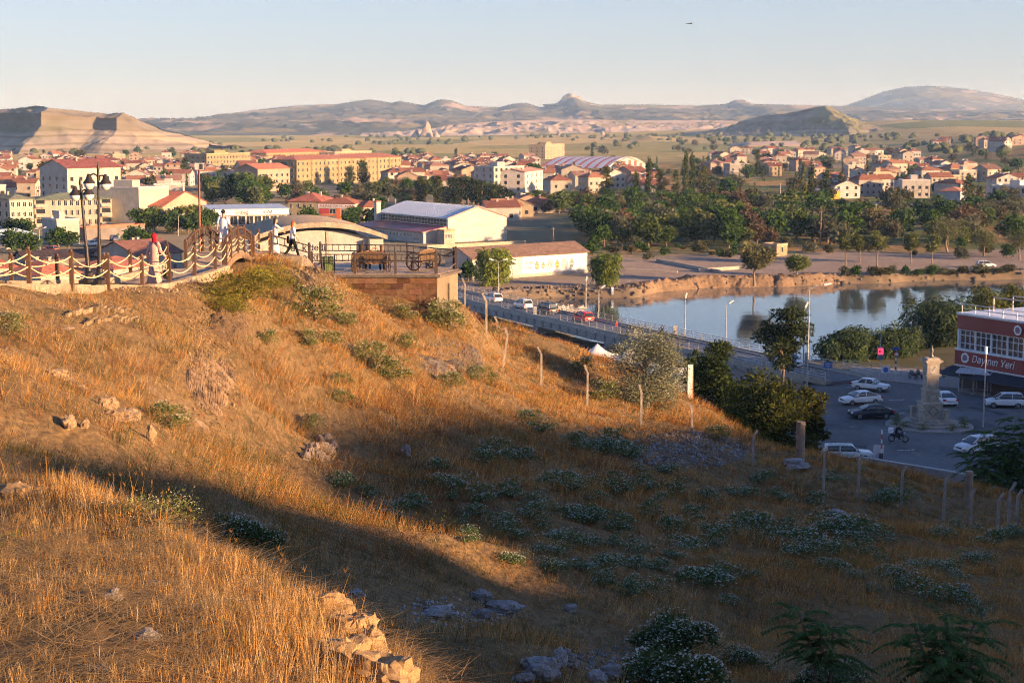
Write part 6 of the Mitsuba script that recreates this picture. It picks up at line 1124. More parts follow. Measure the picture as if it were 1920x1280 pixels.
def street_lamp(P, h, dirx, label, arm=1.6, col=(.34, .35, .36), diry=0, both=False):
    P = np.asarray(P, float); k = thing('street_lamp', label, 'street lamp'); part(k, 'pole', tube([P-[0, 0, .3], P+[0, 0, h*.5], P+[0, 0, h]], [.085, .07, .05], 8), col, 'm_metal', True)
    for s in ((1, -1) if both else (1,)):
        t = P+[0, 0, h]; e = t+np.array([dirx*arm*s, diry*arm*s, .35]); a = part(k, 'arm', tube([t-[0, 0, .05], (t+e)/2+[0, 0, .06], e], .04, 6), col, 'm_metal', True)
        d = (e-t)/np.linalg.norm(e-t); part(k, 'lamp_head', trimesh.creation.box((.2, .22, .75), transform=trimesh.geometry.align_vectors([0, 0, 1], d) @ np.eye(4)), (.62, .62, .6), 'm_paint', False, mv(*(e+d*.25)))
street_lamp(aty(1513, 745, 163), 29.5-(572-238)/3000*163, 1, 'tall street lamp right of the open crowned tree, arm to the right')
street_lamp(aty(1843, 808, 156)-[0, 0, 0], 29.5-(660-238)/3000*156-.1, .12, 'tall street lamp in front of the restaurant, its top in the sun', .3, (.46, .42, .38), .5)
street_lamp(BP(34, -3.5, .1), 5.2, .25, 'thin lamp pole on the bridge in the middle of the water', .3); street_lamp(BP(24, -3.5, .1), 5.4, .6, 'thin lamp pole on the bridge with a bright head', .8); street_lamp(BP(62, -3.5, .1), 5.2, .2, 'lamp pole on the bridge behind the red car', .3); street_lamp(BP(58, -3.5, .1), 4.4, .6, 'shorter lamp pole on the bridge behind the red car', .8)
street_lamp(aty(935, 573, 276), 7.6, 1, 'tall twin headed lamp before the left willow', 1., both=True); street_lamp(aty(1506, 690, 188), 7., .3, 'lamp pole by the water behind the open crowned tree', .5); street_lamp(aty(1467, 690, 182), 2.6, 0, 'short grey pole below the open crowned tree', .1)
for i, (px, py, h) in enumerate([(335, 442, 5.5), (291, 432, 5), (237, 420, 5), (60, 470, 5), (75, 468, 5)]):
    street_lamp(on_plain(px, py), h, 1, f'bent street lamp in the lower town, {ORD[i]} one from the footbridge', 1.2, (.5, .48, .45))
# restaurant
R0, R1 = np.array([50.6, 179.5, 0.]), np.array([57.6, 167.0, 0.]); M, L = frame(R0, R1); D, k = 12., thing('restaurant', 'two storey restaurant with dark red fascias, white framed windows and lettering', 'building')
part(k, 'wall', box(0, L, .3, D, -1, 8.7), (.16, .12, .11), 'm_plaster', False, M)
part(k, 'upper_fascia', box(-.25, L+.2, -.1, .28, 6.9, 8.5), (.20, .022, .03), 'm_paint', False, M); part(k, 'roof_edge', box(-.35, L+.3, -.2, D, 8.51, 8.75), (.60, .60, .62), 'm_paint', False, M)
part(k, 'sign_board', box(-.3, L+.1, -.25, .25, 2.9, 4.5), (.20, .022, .03), 'm_paint', False, M); part(k, 'sill_band', box(-.3, L+.1, -.3, .28, 4.5, 4.72), (.60, .60, .62), 'm_paint', False, M); part(k, 'sill_band', box(-.3, L+.1, -.3, .28, 2.72, 2.9), (.55, .55, .56), 'm_paint', False, M)
part(k, 'corner_post', box(-.2, 0.02, -.05, .29, 4.72, 6.9), (.62, .62, .64), 'm_paint', False, M)
for j in range(6):
    x0 = .05+j*(L-.1)/6; w = (L-.1)/6-.1
    f = part(k, 'window', [box(x0, x0+.1, .05, .29, 4.72, 6.9), box(x0+w-.02, x0+w+.08, .05, .29, 4.72, 6.9), box(x0+.1, x0+w-.02, .06, .28, 6.78, 6.9), box(x0+.1, x0+w-.02, .06, .28, 5.3, 5.38), box(x0+.1, x0+w-.02, .06, .28, 6.2, 6.27)]+[box(x0+w*q-.03, x0+w*q+.03, .07, .27, 4.72, 6.78) for q in (.36, .68)], (.62, .62, .64), 'm_paint', False, M)
    part(f, 'pane', box(x0+.1, x0+w-.02, .2, .24, 4.72, 6.78), GLASS, 'm_glass', False, M)
def logo(x, z, r): 
    q = part(k, 'emblem', prism([(x+a, z+b) for a, b in disc(r, 28)], -.31, -.26), (.66, .64, .62), 'm_paint', False, M); part(q, 'emblem_figure', [prism([(x+a, z+b) for a, b in disc(r*.62, 20)], -.325, -.312), prism([(x-r*.5, z+r*.1), (x+r*.6, z-r*.25), (x+r*.55, z+.4*r), (x-.1*r, z+.55*r)], -.34, -.326)], (.22, .12, .16), 'm_paint', False, M)
logo(L*.62, 7.7, .55); logo(1.3, 3.75, .58)
text_on(k, 'lettering', M, 'Dayının Yeri', 2.3, -.27, 3.4, .8, (.66, .64, .64), False, italic=.25, mx=6.2)
part(k, 'awning', hexa([(-.6, -2.6, 1.9), (L, -2.6, 1.9), (L, -.3, 2.4), (-.6, -.3, 2.4), (-.6, -2.6, 2.0), (L, -2.6, 2.0), (L, -.3, 2.7), (-.6, -.3, 2.7)]), (.03, .035, .05), 'm_cloth', False, M)
for z in (9.2, 9.7): part(k, 'roof_rail', beam((0, .3, z), (L, .3, z), .08), (.45, .45, .46), 'm_metal', False, M)
for j in range(8): part(k, 'roof_rail_post', box(j*L/7-.04, j*L/7+.04, .26, .34, 8.75, 9.75), (.45, .45, .46), 'm_metal', False, M)
for y in (3, 6, 9): part(k, 'pergola_beam', box(2, L, y, y+.15, 10.4, 10.55), (.3, .27, .25), 'm_metal', False, M); part(k, 'pergola_post', box(2, 2.12, y, y+.12, 8.75, 10.4), (.3, .27, .25), 'm_metal', False, M)
# clock tower on its stepped round base
CX, CY = aty(1742, 800, 157)[:2]; k = thing('clock_tower', 'square pale stone clock tower on a stepped base in the middle of the roundabout', 'clock tower'); C = (.40, .35, .29)
Mt = mv(CX, CY, 0, .12)
for z0, z1, r in ((-.3, .3, 3.0), (.3, .55, 2.4), (.55, .8, 1.9)): part(k, 'step', tube([(0, 0, z0), (0, 0, z1)], r, 8), (.34, .30, .26), 'm_stone', False, Mt)
def sq(w, z0, z1): return box(-w/2, w/2, -w/2, w/2, z0, z1)
b = part(k, 'base_block', sq(1.9, .8, 2.25), C, 'm_stone', False, Mt); part(b, 'moulding', [sq(2.1, 2.25, 2.4), sq(2.05, .8, .95)], C, 'm_stone', False, Mt)
part(b, 'diamond_relief', [beam((-.5, -.97, 1.6), (0, -.97, 2.1), .07), beam((0, -.97, 2.1), (.5, -.97, 1.6), .07), beam((.5, -.97, 1.6), (0, -.97, 1.1), .07), beam((0, -.97, 1.1), (-.5, -.97, 1.6), .07)], (.16, .15, .14), 'm_stone', False, Mt)
for s in ((-1, -1), (1, -1), (1, 1), (-1, 1)): part(k, 'corner_pier', [box(s[0]*1.25-.22, s[0]*1.25+.22, s[1]*1.25-.22, s[1]*1.25+.22, .55, 1.7), box(s[0]*1.25-.28, s[0]*1.25+.28, s[1]*1.25-.28, s[1]*1.25+.28, 1.7, 1.82)], C, 'm_stone', False, Mt)
part(k, 'lower_shaft', sq(1.35, 2.4, 3.55), C, 'm_stone', False, Mt); part(k, 'shaft_moulding', sq(1.5, 3.55, 3.68), C, 'm_stone', False, Mt); part(k, 'upper_shaft', sq(1.2, 3.68, 5.0), C, 'm_stone', False, Mt); part(k, 'cornice', [sq(1.35, 5.0, 5.1), sq(1.6, 5.1, 5.25)], C, 'm_stone', False, Mt)
for z0, z1, w in ((2.55, 3.4, 1.37), (3.85, 4.85, 1.22)):
    part(k, 'panel_frame', [box(-.42, -.36, -w/2-.04, -w/2, z0, z1), box(.36, .42, -w/2-.04, -w/2, z0, z1), box(-.36, .36, -w/2-.04, -w/2, z0, z0+.06), box(-.36, .36, -w/2-.04, -w/2, z1-.06, z1)], (.33, .29, .24), 'm_stone', False, Mt)
h = part(k, 'clock_head', sq(1.25, 5.25, 6.35), C, 'm_stone', False, Mt); part(h, 'clock_face', prism([(a, 5.8+b_) for a, b_ in disc(.45, 28)], -.66, -.63), (.5, .47, .42), 'm_stone', False, Mt); part(h, 'clock_hand', [beam((0, -.675, 5.8), (.2, -.675, 6.1), .05), beam((0, -.675, 5.8), (-.18, -.675, 5.62), .05)], (.05, .05, .05), 'm_metal', False, Mt)
part(k, 'cap', [sq(1.5, 6.35, 6.5), sq(1.75, 6.5, 6.65), sq(1.3, 6.65, 6.85)], C, 'm_stone', False, Mt); part(k, 'finial', lathe([(.2, 6.85), (.25, 7.0), (.1, 7.2), (.22, 7.5), (.14, 7.75), (.05, 8.0), (.01, 8.15)], 12), (.10, .10, .10), 'm_metal', True, Mt)
BALL = flower_shrub(160, 700, (.12, .14, .03), (.15, .17, .03), .07, .02, 40, .5, .8)
for i, (a, rr_) in enumerate([(-2.6, 3.4), (-2.0, 3.5), (-1.2, 3.6), (-.6, 3.5), (.2, 3.5), (3.2, 3.4), (2.4, 3.4)]):
    put('topiary_ball', BALL, (CX+rr_*math.cos(a), CY+rr_*math.sin(a), 0), 1.1, a, f'clipped yellow green bush round the clock tower, {ORD[i]} counted from its left', 'bush', 'clipped bushes round the clock tower', 1.2)
for i, (px, py, rz) in enumerate([(1682, 749, .1), (1600, 726, -.5), (1585, 720, -.5), (1700, 843, .2)]):
    p = atz(px, py, .008); q = grid(np.linspace(-.9, .9, 2), np.linspace(-.07, .07, 2), lambda x, y: x*0); part('road', 'painted_dash', q, (.45, .45, .45), 'm_paint', False, mv(p[0], p[1], .008, rz))
for i, (px, py) in enumerate([(1600, 800), (1690, 775), (1790, 800), (1720, 850)]):
    p = atz(px, py, 0); part('road', 'manhole_cover', tube([(p[0], p[1], -.05), (p[0], p[1], .01)], .38, 18), (.06, .055, .05), 'm_metal', False)
rp = np.random.default_rng(77)
for i in range(14):
    p = atz(rp.uniform(1540, 1900), rp.uniform(735, 870), .005); w, d = rp.uniform(.6, 3.2), rp.uniform(.5, 1.6); part('road', 'asphalt_patch', grid(np.linspace(-w, w, 2), np.linspace(-d, d, 2), lambda x, y: x*0), np.array((.075, .078, .085))*rp.uniform(.7, 1.5), 'm_asphalt', False, mv(p[0], p[1], .004+.0004*i, rp.uniform(0, 3)))
structure('roundabout_kerb', tube([(CX, CY, -.2), (CX, CY, .12)], 4.3, 40), (.30, .27, .25), 'm_stone', False)
# wall along the road below the slope
wa, wb = aty(1606, 866, 136), aty(1850, 912, 127.5); wa[2] = wb[2] = 0; n = 9; k = thing('road_wall', 'long low white rendered wall along the road below the slope', 'wall')
for j in range(n): part(k, 'wall_panel', beam(wa+(wb-wa)*(j/n)+[0, 0, .2], wa+(wb-wa)*((j+1)/n-.001)+[0, 0, .2], .3, 2.0), np.array((.52, .47, .44))*RNG.uniform(.94, 1.04), 'm_plaster')
part(k, 'coping', beam(wa+[0, 0, 1.25], wb+[0, 0, 1.25], .4, .1), (.6, .57, .55), 'm_plaster')
# signs and small street furniture
def pole_sign(name, label, cat, P, h, build):
    k = thing(name, label, cat); P = np.asarray(P, float); part(k, 'pole', tube([P-[0, 0, .2], P+[0, 0, h]], .04, 8), (.45, .45, .46), 'm_metal', True); build(k, P+[0, 0, h]); return k
def flat(k, nm, c, w, h, col, th=.05, dy=0., mt='m_paint'): return part(k, nm, box(c[0]-w/2, c[0]+w/2, c[1]-th/2+dy, c[1]+th/2+dy, c[2]-h/2, c[2]+h/2), col, mt)
P = atz(1650, 690, 0.15); P = np.array([aty(1650, 690, 188)[0], 188, .1])
def led(k, t):
    flat(k, 'housing', t+[0, 0, -.5], .75, 1.5, (.18, .18, .20), .12); q = flat(k, 'lit_panel', t+[0, 0, -.28], .62, .75, (.8, .05, .1), .02, -.08); scene[q]['emitter'] = {'type': 'area', 'radiance': {'type': 'rgb', 'value': [.42, .02, .05]}}
    c = t+[0, -.1, -.28]; part(q, 'arrow', [beam(c+[-.18, 0, 0], c+[.2, 0, 0], .1, .12), beam(c+[-.2, 0, 0], c+[-.02, 0, .18], .08), beam(c+[-.2, 0, 0], c+[-.02, 0, -.18], .08)], (.12, .01, .02), 'm_paint'); return q
k = pole_sign('lit_sign', 'pink red lit square sign with an arrow on a pole by the water', 'sign', P, 3.3, led); part(k, 'upper_mast', tube([P+[0, 0, 3.3], P+[0, 0, 6.2]], .035, 6), (.45, .45, .46), 'm_metal', True)
P = np.array([aty(1552, 712, 186)[0], 186, .1]); pole_sign('direction_sign', 'small blue rectangular sign in front of the big bushy tree', 'sign', P, 1.7, lambda k, t: (flat(k, 'plate', t, 1.0, .75, (.04, .10, .35)), flat(k, 'text_line', t+[0, 0, .1], .7, .07, (.6, .6, .65), .01, -.035), flat(k, 'text_line', t+[0, 0, -.12], .55, .07, (.6, .6, .65), .01, -.035)))
P = np.array([aty(1660, 712, 186)[0], 186, .1]); pole_sign('round_sign', 'white board with a round blue sign at the end of the pale railing', 'sign', P, 1.1, lambda k, t: (flat(k, 'board', t, 1.0, .85, (.6, .6, .62)), part(k, 'blue_disc', prism([(t[0]+a, t[2]+b_) for a, b_ in disc(.3, 24)], t[1]-.05, t[1]-.03), (.05, .12, .42), 'm_paint')))
P = np.array([aty(1679, 702, 189)[0], 189, .1])
def striped(k, t):
    for j in range(6): part(k, 'stripe_band', tube([P+[0, 0, .3+j*.36], P+[0, 0, .3+j*.36+.355]], .11, 12), (.04, .04, .04) if j % 2 else (.66, .66, .64), 'm_paint', 40)
    part(k, 'round_plate', prism([(t[0]+a, t[2]-.45+b_) for a, b_ in disc(.3, 24)], t[1]-.16, t[1]-.13), (.55, .05, .05), 'm_paint'); part(k, 'round_plate_centre', prism([(t[0]+a, t[2]-.45+b_) for a, b_ in disc(.21, 24)], t[1]-.18, t[1]-.161), (.66, .66, .64), 'm_paint'); flat(k, 'blue_plate', t+[0, 0, .2], .85, .4, (.05, .10, .32))
pole_sign('traffic_sign', 'black and white striped post with a round red edged sign and blue plate', 'sign', P, 3.0, striped)
P = on_hill(1653, 862); P = np.array([aty(1652, 860, 139)[0], 139, 0.]); k = thing('barrier_post', 'red and white upright barrier arm beside a white board at the road edge', 'barrier')
for j in range(5): part(k, 'arm_band', box(P[0]-.06, P[0]+.06, P[1]-.04, P[1]+.04, .9+j*.42, .9+j*.42+.415), (.5, .06, .05) if j % 2 else (.68, .66, .64), 'm_paint')
part(k, 'stand', box(P[0]-.15, P[0]+.15, P[1]-.15, P[1]+.15, 0, .9), (.08, .08, .09), 'm_metal'); solo('notice_board', [box(P[0]-.62, P[0]+.3, P[1]+.3, P[1]+.36, .35, 1.55), box(P[0]-.6, P[0]-.53, P[1]+.31, P[1]+.35, -.1, .35), box(P[0]+.2, P[0]+.27, P[1]+.31, P[1]+.35, -.1, .35)], (.60, .58, .60), 'white board on two legs behind the barrier arm', 'board', 'm_paint')
# bus shelter
S0 = np.array([aty(1798, 738, 176)[0], 176., .12]); k = thing('bus_shelter', 'glass bus shelter with a curved clear roof beside the restaurant', 'shelter'); Ms = mv(S0[0], S0[1], S0[2], -.55)
for x in (0, 1.6, 3.2): part(k, 'post', [box(x-.04, x+.04, 1.1, 1.18, 0, 2.5), box(x-.04, x+.04, -.2, -.12, 0, 2.3)], (.40, .42, .44), 'm_metal', False, Ms)
scene['m_pane'] = {'type': 'thindielectric', 'int_ior': 1.5}
part(k, 'back_pane', box(.05, 3.15, 1.13, 1.14, .3, 2.2), (.3, .3, .3), 'm_pane', False, Ms)
part(k, 'roof', hexa([(-.3, -.5, 2.3), (3.5, -.5, 2.3), (3.5, 1.4, 2.6), (-.3, 1.4, 2.6), (-.3, -.5, 2.36), (3.5, -.5, 2.36), (3.5, 1.4, 2.66), (-.3, 1.4, 2.66)]), (.44, .47, .50), 'm_paint', False, Ms)
for j in range(7): part(k, 'roof_rib', beam((-.3+j*.63, -.52, 2.4), (-.3+j*.63, 1.42, 2.7), .05), (.6, .6, .6), 'm_metal', False, Ms)
part(k, 'bench', box(.3, 2.9, .6, 1.0, .42, .48), (.2, .2, .21), 'm_metal', False, Ms)
# white awnings beside the river
for i, (px, py, Y, w, d, lb) in enumerate([(1120, 664, 172, 6.5, 5.5, 'white peaked awning by the bridge, left one'), (1180, 672, 168, 6, 5.5, 'white peaked awning by the bridge, middle one'), (1245, 690, 164, 6.5, 5, 'white peaked awning by the bridge, behind the silvery tree')]):
    p = aty(px, py, Y); u = np.linspace(-1, 1, 15); U, W = np.meshgrid(u, u); r_ = np.maximum(abs(U), abs(W)); q_ = np.sqrt(U**2+W**2)
    m = grid(u, u, lambda x, y: x*0); m.vertices = np.stack([p[0]+U*w/2, Y+W*d/2, p[2]-.5+1.7*np.exp(-2.2*q_)-.25*np.cos(np.pi*U)*(r_ > .9)*.2], -1).reshape(-1, 3)
    k = thing('awning', lb, 'awning'); part(k, 'canopy', m, (.66, .64, .62), 'm_cloth', True)
    for sx in (-1, 1):
        for sy in (-1, 1): part(k, 'pole', tube([(p[0]+sx*w*.48, Y+sy*d*.48, -2), (p[0]+sx*w*.48, Y+sy*d*.48, p[2]-.35)], .05, 6), (.4, .4, .4), 'm_metal', True)
# ================================================================ VEHICLES
def loft(st, n=20, e=4.):
    """Rounded cross-sections along x: each station (x, half width at the foot, half width at the top, z low, z high)."""
    a = np.arange(n)*2*np.pi/n; c, s = np.cos(a), np.sin(a); u = np.sign(c)*abs(c)**(2/e); w = np.sign(s)*abs(s)**(2/e); V = []
    for x, w0, w1, z0, z1 in st: t = (w+1)/2; V.append(np.stack([np.full(n, x), u*(w0+(w1-w0)*t), z0+(z1-z0)*t], 1))
    m = len(st); V = np.vstack(V); i, j = np.meshgrid(np.arange(m-1), np.arange(n), indexing='ij'); q = np.stack([i*n+j, (i+1)*n+j, (i+1)*n+(j+1) % n, i*n+(j+1) % n], -1).reshape(-1, 4)
    f = np.vstack([q[:, [0, 1, 2]], q[:, [0, 2, 3]], [[0, k, k+1] for k in range(1, n-1)], [[(m-1)*n, (m-1)*n+k+1, (m-1)*n+k] for k in range(1, n-1)]])
    mm = trimesh.Trimesh(V, f, process=False); mm.fix_normals() if False else None; return mm
CARS = {  # length, width, hood & boot line, glass foot and roof spans, roof height
    'sedan': (4.5, 1.76, [(-2.25, .62, .80), (-2.15, .35, .96), (-1.5, .22, 1.0), (.95, .2, .95), (1.9, .22, .80), (2.18, .3, .68), (2.25, .4, .58)], (-1.75, 1.15), (-.85, .25), 1.43),
    'old_sedan': (4.25, 1.64, [(-2.12, .45, .88), (-2.05, .35, .95), (-1.3, .25, .97), (.85, .25, .93), (1.95, .28, .84), (2.1, .38, .72)], (-1.35, .95), (-.95, .3), 1.40),
    'hatch': (4.1, 1.78, [(-2.05, .5, .92), (-1.95, .3, 1.05), (-1.2, .22, 1.04), (.9, .22, 1.0), (1.75, .24, .86), (2.0, .34, .68)], (-2.0, 1.15), (-1.55, .3), 1.58),
    'wagon': (4.3, 1.64, [(-2.15, .4, .92), (-2.1, .3, .95), (-1.2, .25, .96), (.85, .25, .93), (1.95, .28, .84), (2.12, .38, .72)], (-2.1, .95), (-1.95, .3), 1.44),
    'van': (4.6, 1.84, [(-2.3, .5, 1.05), (-2.25, .28, 1.12), (-1.2, .24, 1.12), (1.1, .24, 1.08), (2.0, .26, .92), (2.28, .36, .7)], (-2.25, 1.6), (-2.1, .7), 1.84)}
def car(kind, P, heading, col, label, rack=False, name='car', cat='car'):
    L, W, line, gl, rf, H_ = CARS[kind]; k = thing(name, label, cat); M = mv(P[0], P[1], P[2], heading); hw = W/2
    body = [(x, hw*(.93 if abs(x) > L*.46 else 1)*(.97 if abs(x) > L*.4 else 1), hw*(.86 if abs(x) > L*.46 else .95), lo+.02, hi) for x, lo, hi in line]
    x = np.linspace(line[0][0], line[-1][0], 22); A = np.array(body); st = np.column_stack([x]+[np.interp(x, A[:, 0], A[:, i]) for i in range(1, 5)])
    part(k, 'body', loft(st, 24, 5.), col, 'm_paint', 50, M)
    zb = float(np.interp(0, [q[0] for q in line], [q[2] for q in line]))-.06
    g = [(gl[0], hw*.86, hw*.84, zb, zb+.08), (gl[0]+.06, hw*.9, hw*.86, zb, zb+.14), (rf[0], hw*.9, hw*.70, zb, H_-.04), ((rf[0]+rf[1])/2, hw*.9, hw*.70, zb, H_-.01), (rf[1], hw*.9, hw*.70, zb, H_-.04), (gl[1]-.06, hw*.9, hw*.86, zb, zb+.12), (gl[1], hw*.86, hw*.84, zb, zb+.06)]
    part(k, 'glasshouse', loft(g, 20, 6.), (.03, .035, .04), 'm_glass', 40, M)
    part(k, 'roof', loft([(rf[0]-.12, hw*.66, hw*.6, H_-.12, H_-.07), (rf[0], hw*.72, hw*.66, H_-.09, H_-.01), ((rf[0]+rf[1])/2, hw*.72, hw*.66, H_-.07, H_+.02), (rf[1], hw*.72, hw*.66, H_-.09, H_-.01), (rf[1]+.12, hw*.66, hw*.6, H_-.13, H_-.07)], 16, 4.), col, 'm_paint', 50, M)
    for s in (-1, 1):
        for xa, xb in ((gl[0]+.08, rf[0]), (gl[1]-.08, rf[1])): part(k, 'pillar', beam((xa, s*hw*.885, zb+.08), (xb, s*hw*.70, H_-.06), .09, .06), col, 'm_paint', False, M)
        xm = (rf[0]+rf[1])/2; part(k, 'pillar', beam((xm, s*hw*.905, zb+.02), (xm, s*hw*.715, H_-.06), .08, .04), col, 'm_paint', False, M)
        part(k, 'mirror', loft([(gl[1]-.42, .02, .02, zb+.08, zb+.2), (gl[1]-.36, .09, .09, zb+.04, zb+.22), (gl[1]-.28, .07, .07, zb+.06, zb+.2)], 10), col, 'm_paint', 40, M @ mv(0, s*(hw+.07), 0))
        part(k, 'door_handle', box(xm-.35, xm-.18, s*hw*.985-.02, s*hw*.985+.02, zb-.14, zb-.1), (.3, .3, .3), 'm_chrome', False, M)
        part(k, 'sill', box(-L*.3, L*.3, s*hw*.97-.03, s*hw*.97+.03, .2, .34), (.03, .03, .03), 'm_rubber', False, M)
        xf = line[-1][0]; xr = line[0][0]
        part(k, 'headlight', loft([(xf-.28, .05, .04, .60, .72), (xf-.14, .2, .18, .56, .72), (xf-.02, .15, .13, .56, .68)], 12), (.7, .72, .74), 'm_chrome', 40, M @ mv(0, s*hw*.66, 0))
        part(k, 'tail_light', box(xr-.02, xr+.22, s*hw*.78-.16, s*hw*.78+.12, .68, .86), (.34, .015, .015), 'm_paint', False, M)
        for xx in (-L*.295, L*.315):
            w = part(k, 'wheel', tube([(xx, s*(hw-.2), .31), (xx, s*(hw+.015), .31)], .31, 20), (.02, .02, .02), 'm_rubber', 40, M)
            part(w, 'rim', tube([(xx, s*(hw-.05), .31), (xx, s*(hw+.025), .31)], .2, 16), (.5, .5, .52), 'm_chrome', 40, M); part(w, 'hub', tube([(xx, s*hw, .31), (xx, s*(hw+.035), .31)], .06, 10), (.3, .3, .3), 'm_chrome', 40, M)
            for q in range(5): aa = q*2*math.pi/5; part(w, 'gap', tube([(xx+.13*math.cos(aa), s*hw, .31+.13*math.sin(aa)), (xx+.13*math.cos(aa), s*(hw+.03), .31+.13*math.sin(aa))], .04, 8), (.02, .02, .02), 'm_rubber', False, M)
    part(k, 'grille', box(line[-1][0]-.1, line[-1][0]+.012, -hw*.42, hw*.42, .52, .64), (.03, .03, .03), 'm_rubber', False, M)
    part(k, 'front_bumper', box(line[-1][0]-.12, line[-1][0]+.02, -hw*.86, hw*.86, .3, .46), (.05, .05, .05) if 'old' in kind or kind == 'wagon' else col, 'm_paint', False, M)
    part(k, 'rear_bumper', box(line[0][0]-.03, line[0][0]+.12, -hw*.88, hw*.88, .36, .55), (.05, .05, .05) if 'old' in kind or kind == 'wagon' else col, 'm_paint', False, M)
    part(k, 'number_plate', box(line[0][0]-.035, line[0][0], -.26, .26, .62, .73), (.6, .6, .6), 'm_paint', False, M)
    if rack:
        for s in (-1, 1): part(k, 'roof_rail', beam((rf[0]+.1, s*hw*.6, H_+.06), (rf[1]-.1, s*hw*.6, H_+.06), .04), (.08, .08, .08), 'm_metal', False, M)
    return k
WH = (.62, .63, .65)
def g0(px, py, z=.02): return atz(px, py, z)
car('old_sedan', g0(1632, 732), math.radians(-32), WH, 'white old saloon nearest the railing, its front towards the clock tower')
car('sedan', g0(1613, 757), math.radians(196), WH, 'white modern saloon with its nose to the left, between two other cars')
car('sedan', g0(1633, 783), math.radians(184), (.012, .016, .03), 'dark blue saloon driving left below the white ones', True)
car('sedan', g0(1768, 757), math.radians(96), WH, 'white saloon seen from behind, partly hidden by the clock tower')
car('hatch', g0(1884, 763), math.radians(172), WH, 'white car in front of the restaurant at the right edge')
car('wagon', g0(1590, 862), math.radians(-3), (.58, .62, .60), 'white old estate car with a roof rack beside the road wall', True)
car('hatch', g0(1832, 848), math.radians(200), WH, 'white car behind the tall ailanthus at the right')
ang = math.atan2(bu[1], bu[0])
def onb(px, py, w): 
    p = atz(px, py, .45); s = float((p-NB)[:2] @ bu[:2]); return BP(s, w, 0)
car('hatch', onb(1092, 603, 0)+[0, 0, 0], ang, (.50, .015, .02), 'red hatchback on the bridge, seen from behind')
car('van', onb(1031, 588, 0), ang, (.012, .012, .014), 'black people carrier on the bridge ahead of the red car', True)
car('hatch', onb(985, 578, 0), ang, WH, 'white off roader on the bridge ahead of the black one', True)
car('hatch', onb(926, 566, 0), ang, WH, 'white car at the far end of the bridge', True)
car('hatch', BP(6, -.6), ang+math.pi, WH, 'white car at the near end of the bridge behind the dark round tree')
car('hatch', g0(1848, 502, -.3), 0, WH, 'white van parked beyond the river at the right', False, 'van', 'van')
for i, (px, py, c) in enumerate([(10, 425, WH), (26, 436, WH), (95, 473, (.5, .1, .05)), (170, 462, WH), (215, 452, (.1, .12, .2)), (1510, 379, WH), (1486, 380, (.5, .5, .52)), (1842, 391, WH), (1862, 392, (.2, .2, .22)), (1880, 393, WH)]):
    car('hatch', on_plain(px, py)+[0, 0, .05], i*1.3, c, f'{"white" if c is WH else ["", "", "orange red", "", "dark blue", "", "grey", "", "dark grey"][i]} car parked {"in the lower town at the left" if i < 5 else "along the far avenue"}, {ORD[i % 5]} from left there')
def motorbike(P, rz, label, col=(.03, .03, .035), boxc=None):
    k = thing('motorcycle', label, 'motorcycle'); M = mv(P[0], P[1], P[2], rz)
    for x in (-.62, .66):
        a = np.linspace(0, 2*np.pi, 21); part(k, 'wheel', tube(np.stack([x+.27*np.cos(a), 0*a, .3+.27*np.sin(a)], 1), .05, 8, False), (.02, .02, .02), 'm_rubber', True, M)
    part(k, 'body', loft([(-.75, .08, .1, .62, .78), (-.4, .16, .16, .5, .82), (.05, .15, .14, .36, .8), (.3, .16, .15, .5, .98), (.5, .08, .08, .6, .95)], 14), col, 'm_paint', 40, M)
    part(k, 'fork', [beam((.66, s*.08, .3), (.42, s*.1, .98), .045) for s in (-1, 1)], (.3, .3, .3), 'm_chrome', False, M); part(k, 'handlebar', tube([(.3, -.36, 1.05), (.42, 0, 1.0), (.3, .36, 1.05)], .02, 6), (.05, .05, .05), 'm_metal', True, M)
    part(k, 'headlight', trimesh.creation.icosphere(2, .09), (.6, .6, .6), 'm_chrome', True, M @ mv(.54, 0, .88))
    if boxc: part(k, 'delivery_box', loft([(-.95, .24, .24, .82, 1.28), (-.93, .26, .26, .8, 1.3), (-.5, .26, .26, .8, 1.3), (-.48, .24, .24, .82, 1.28)], 12, 8.), boxc, 'm_paint', 40, M)
    return k
MB = atz(1684, 828, .02); motorbike(MB, math.radians(-20), 'dark motorcycle with a white delivery box below the clock tower', boxc=(.66, .68, .72))
MB2 = onb(1214, 634, -1.0); motorbike(MB2, ang, 'motorcycle on the bridge, its rider in dark clothes')
for i, (px, py) in enumerate([(1712, 710), (1724, 709), (1736, 708), (1764, 706), (1778, 703)]): motorbike(atz(px, py, .12), 1.9, f'parked motorbike behind the clock tower, {ORD[i]} from left', (.04, .04, .05))

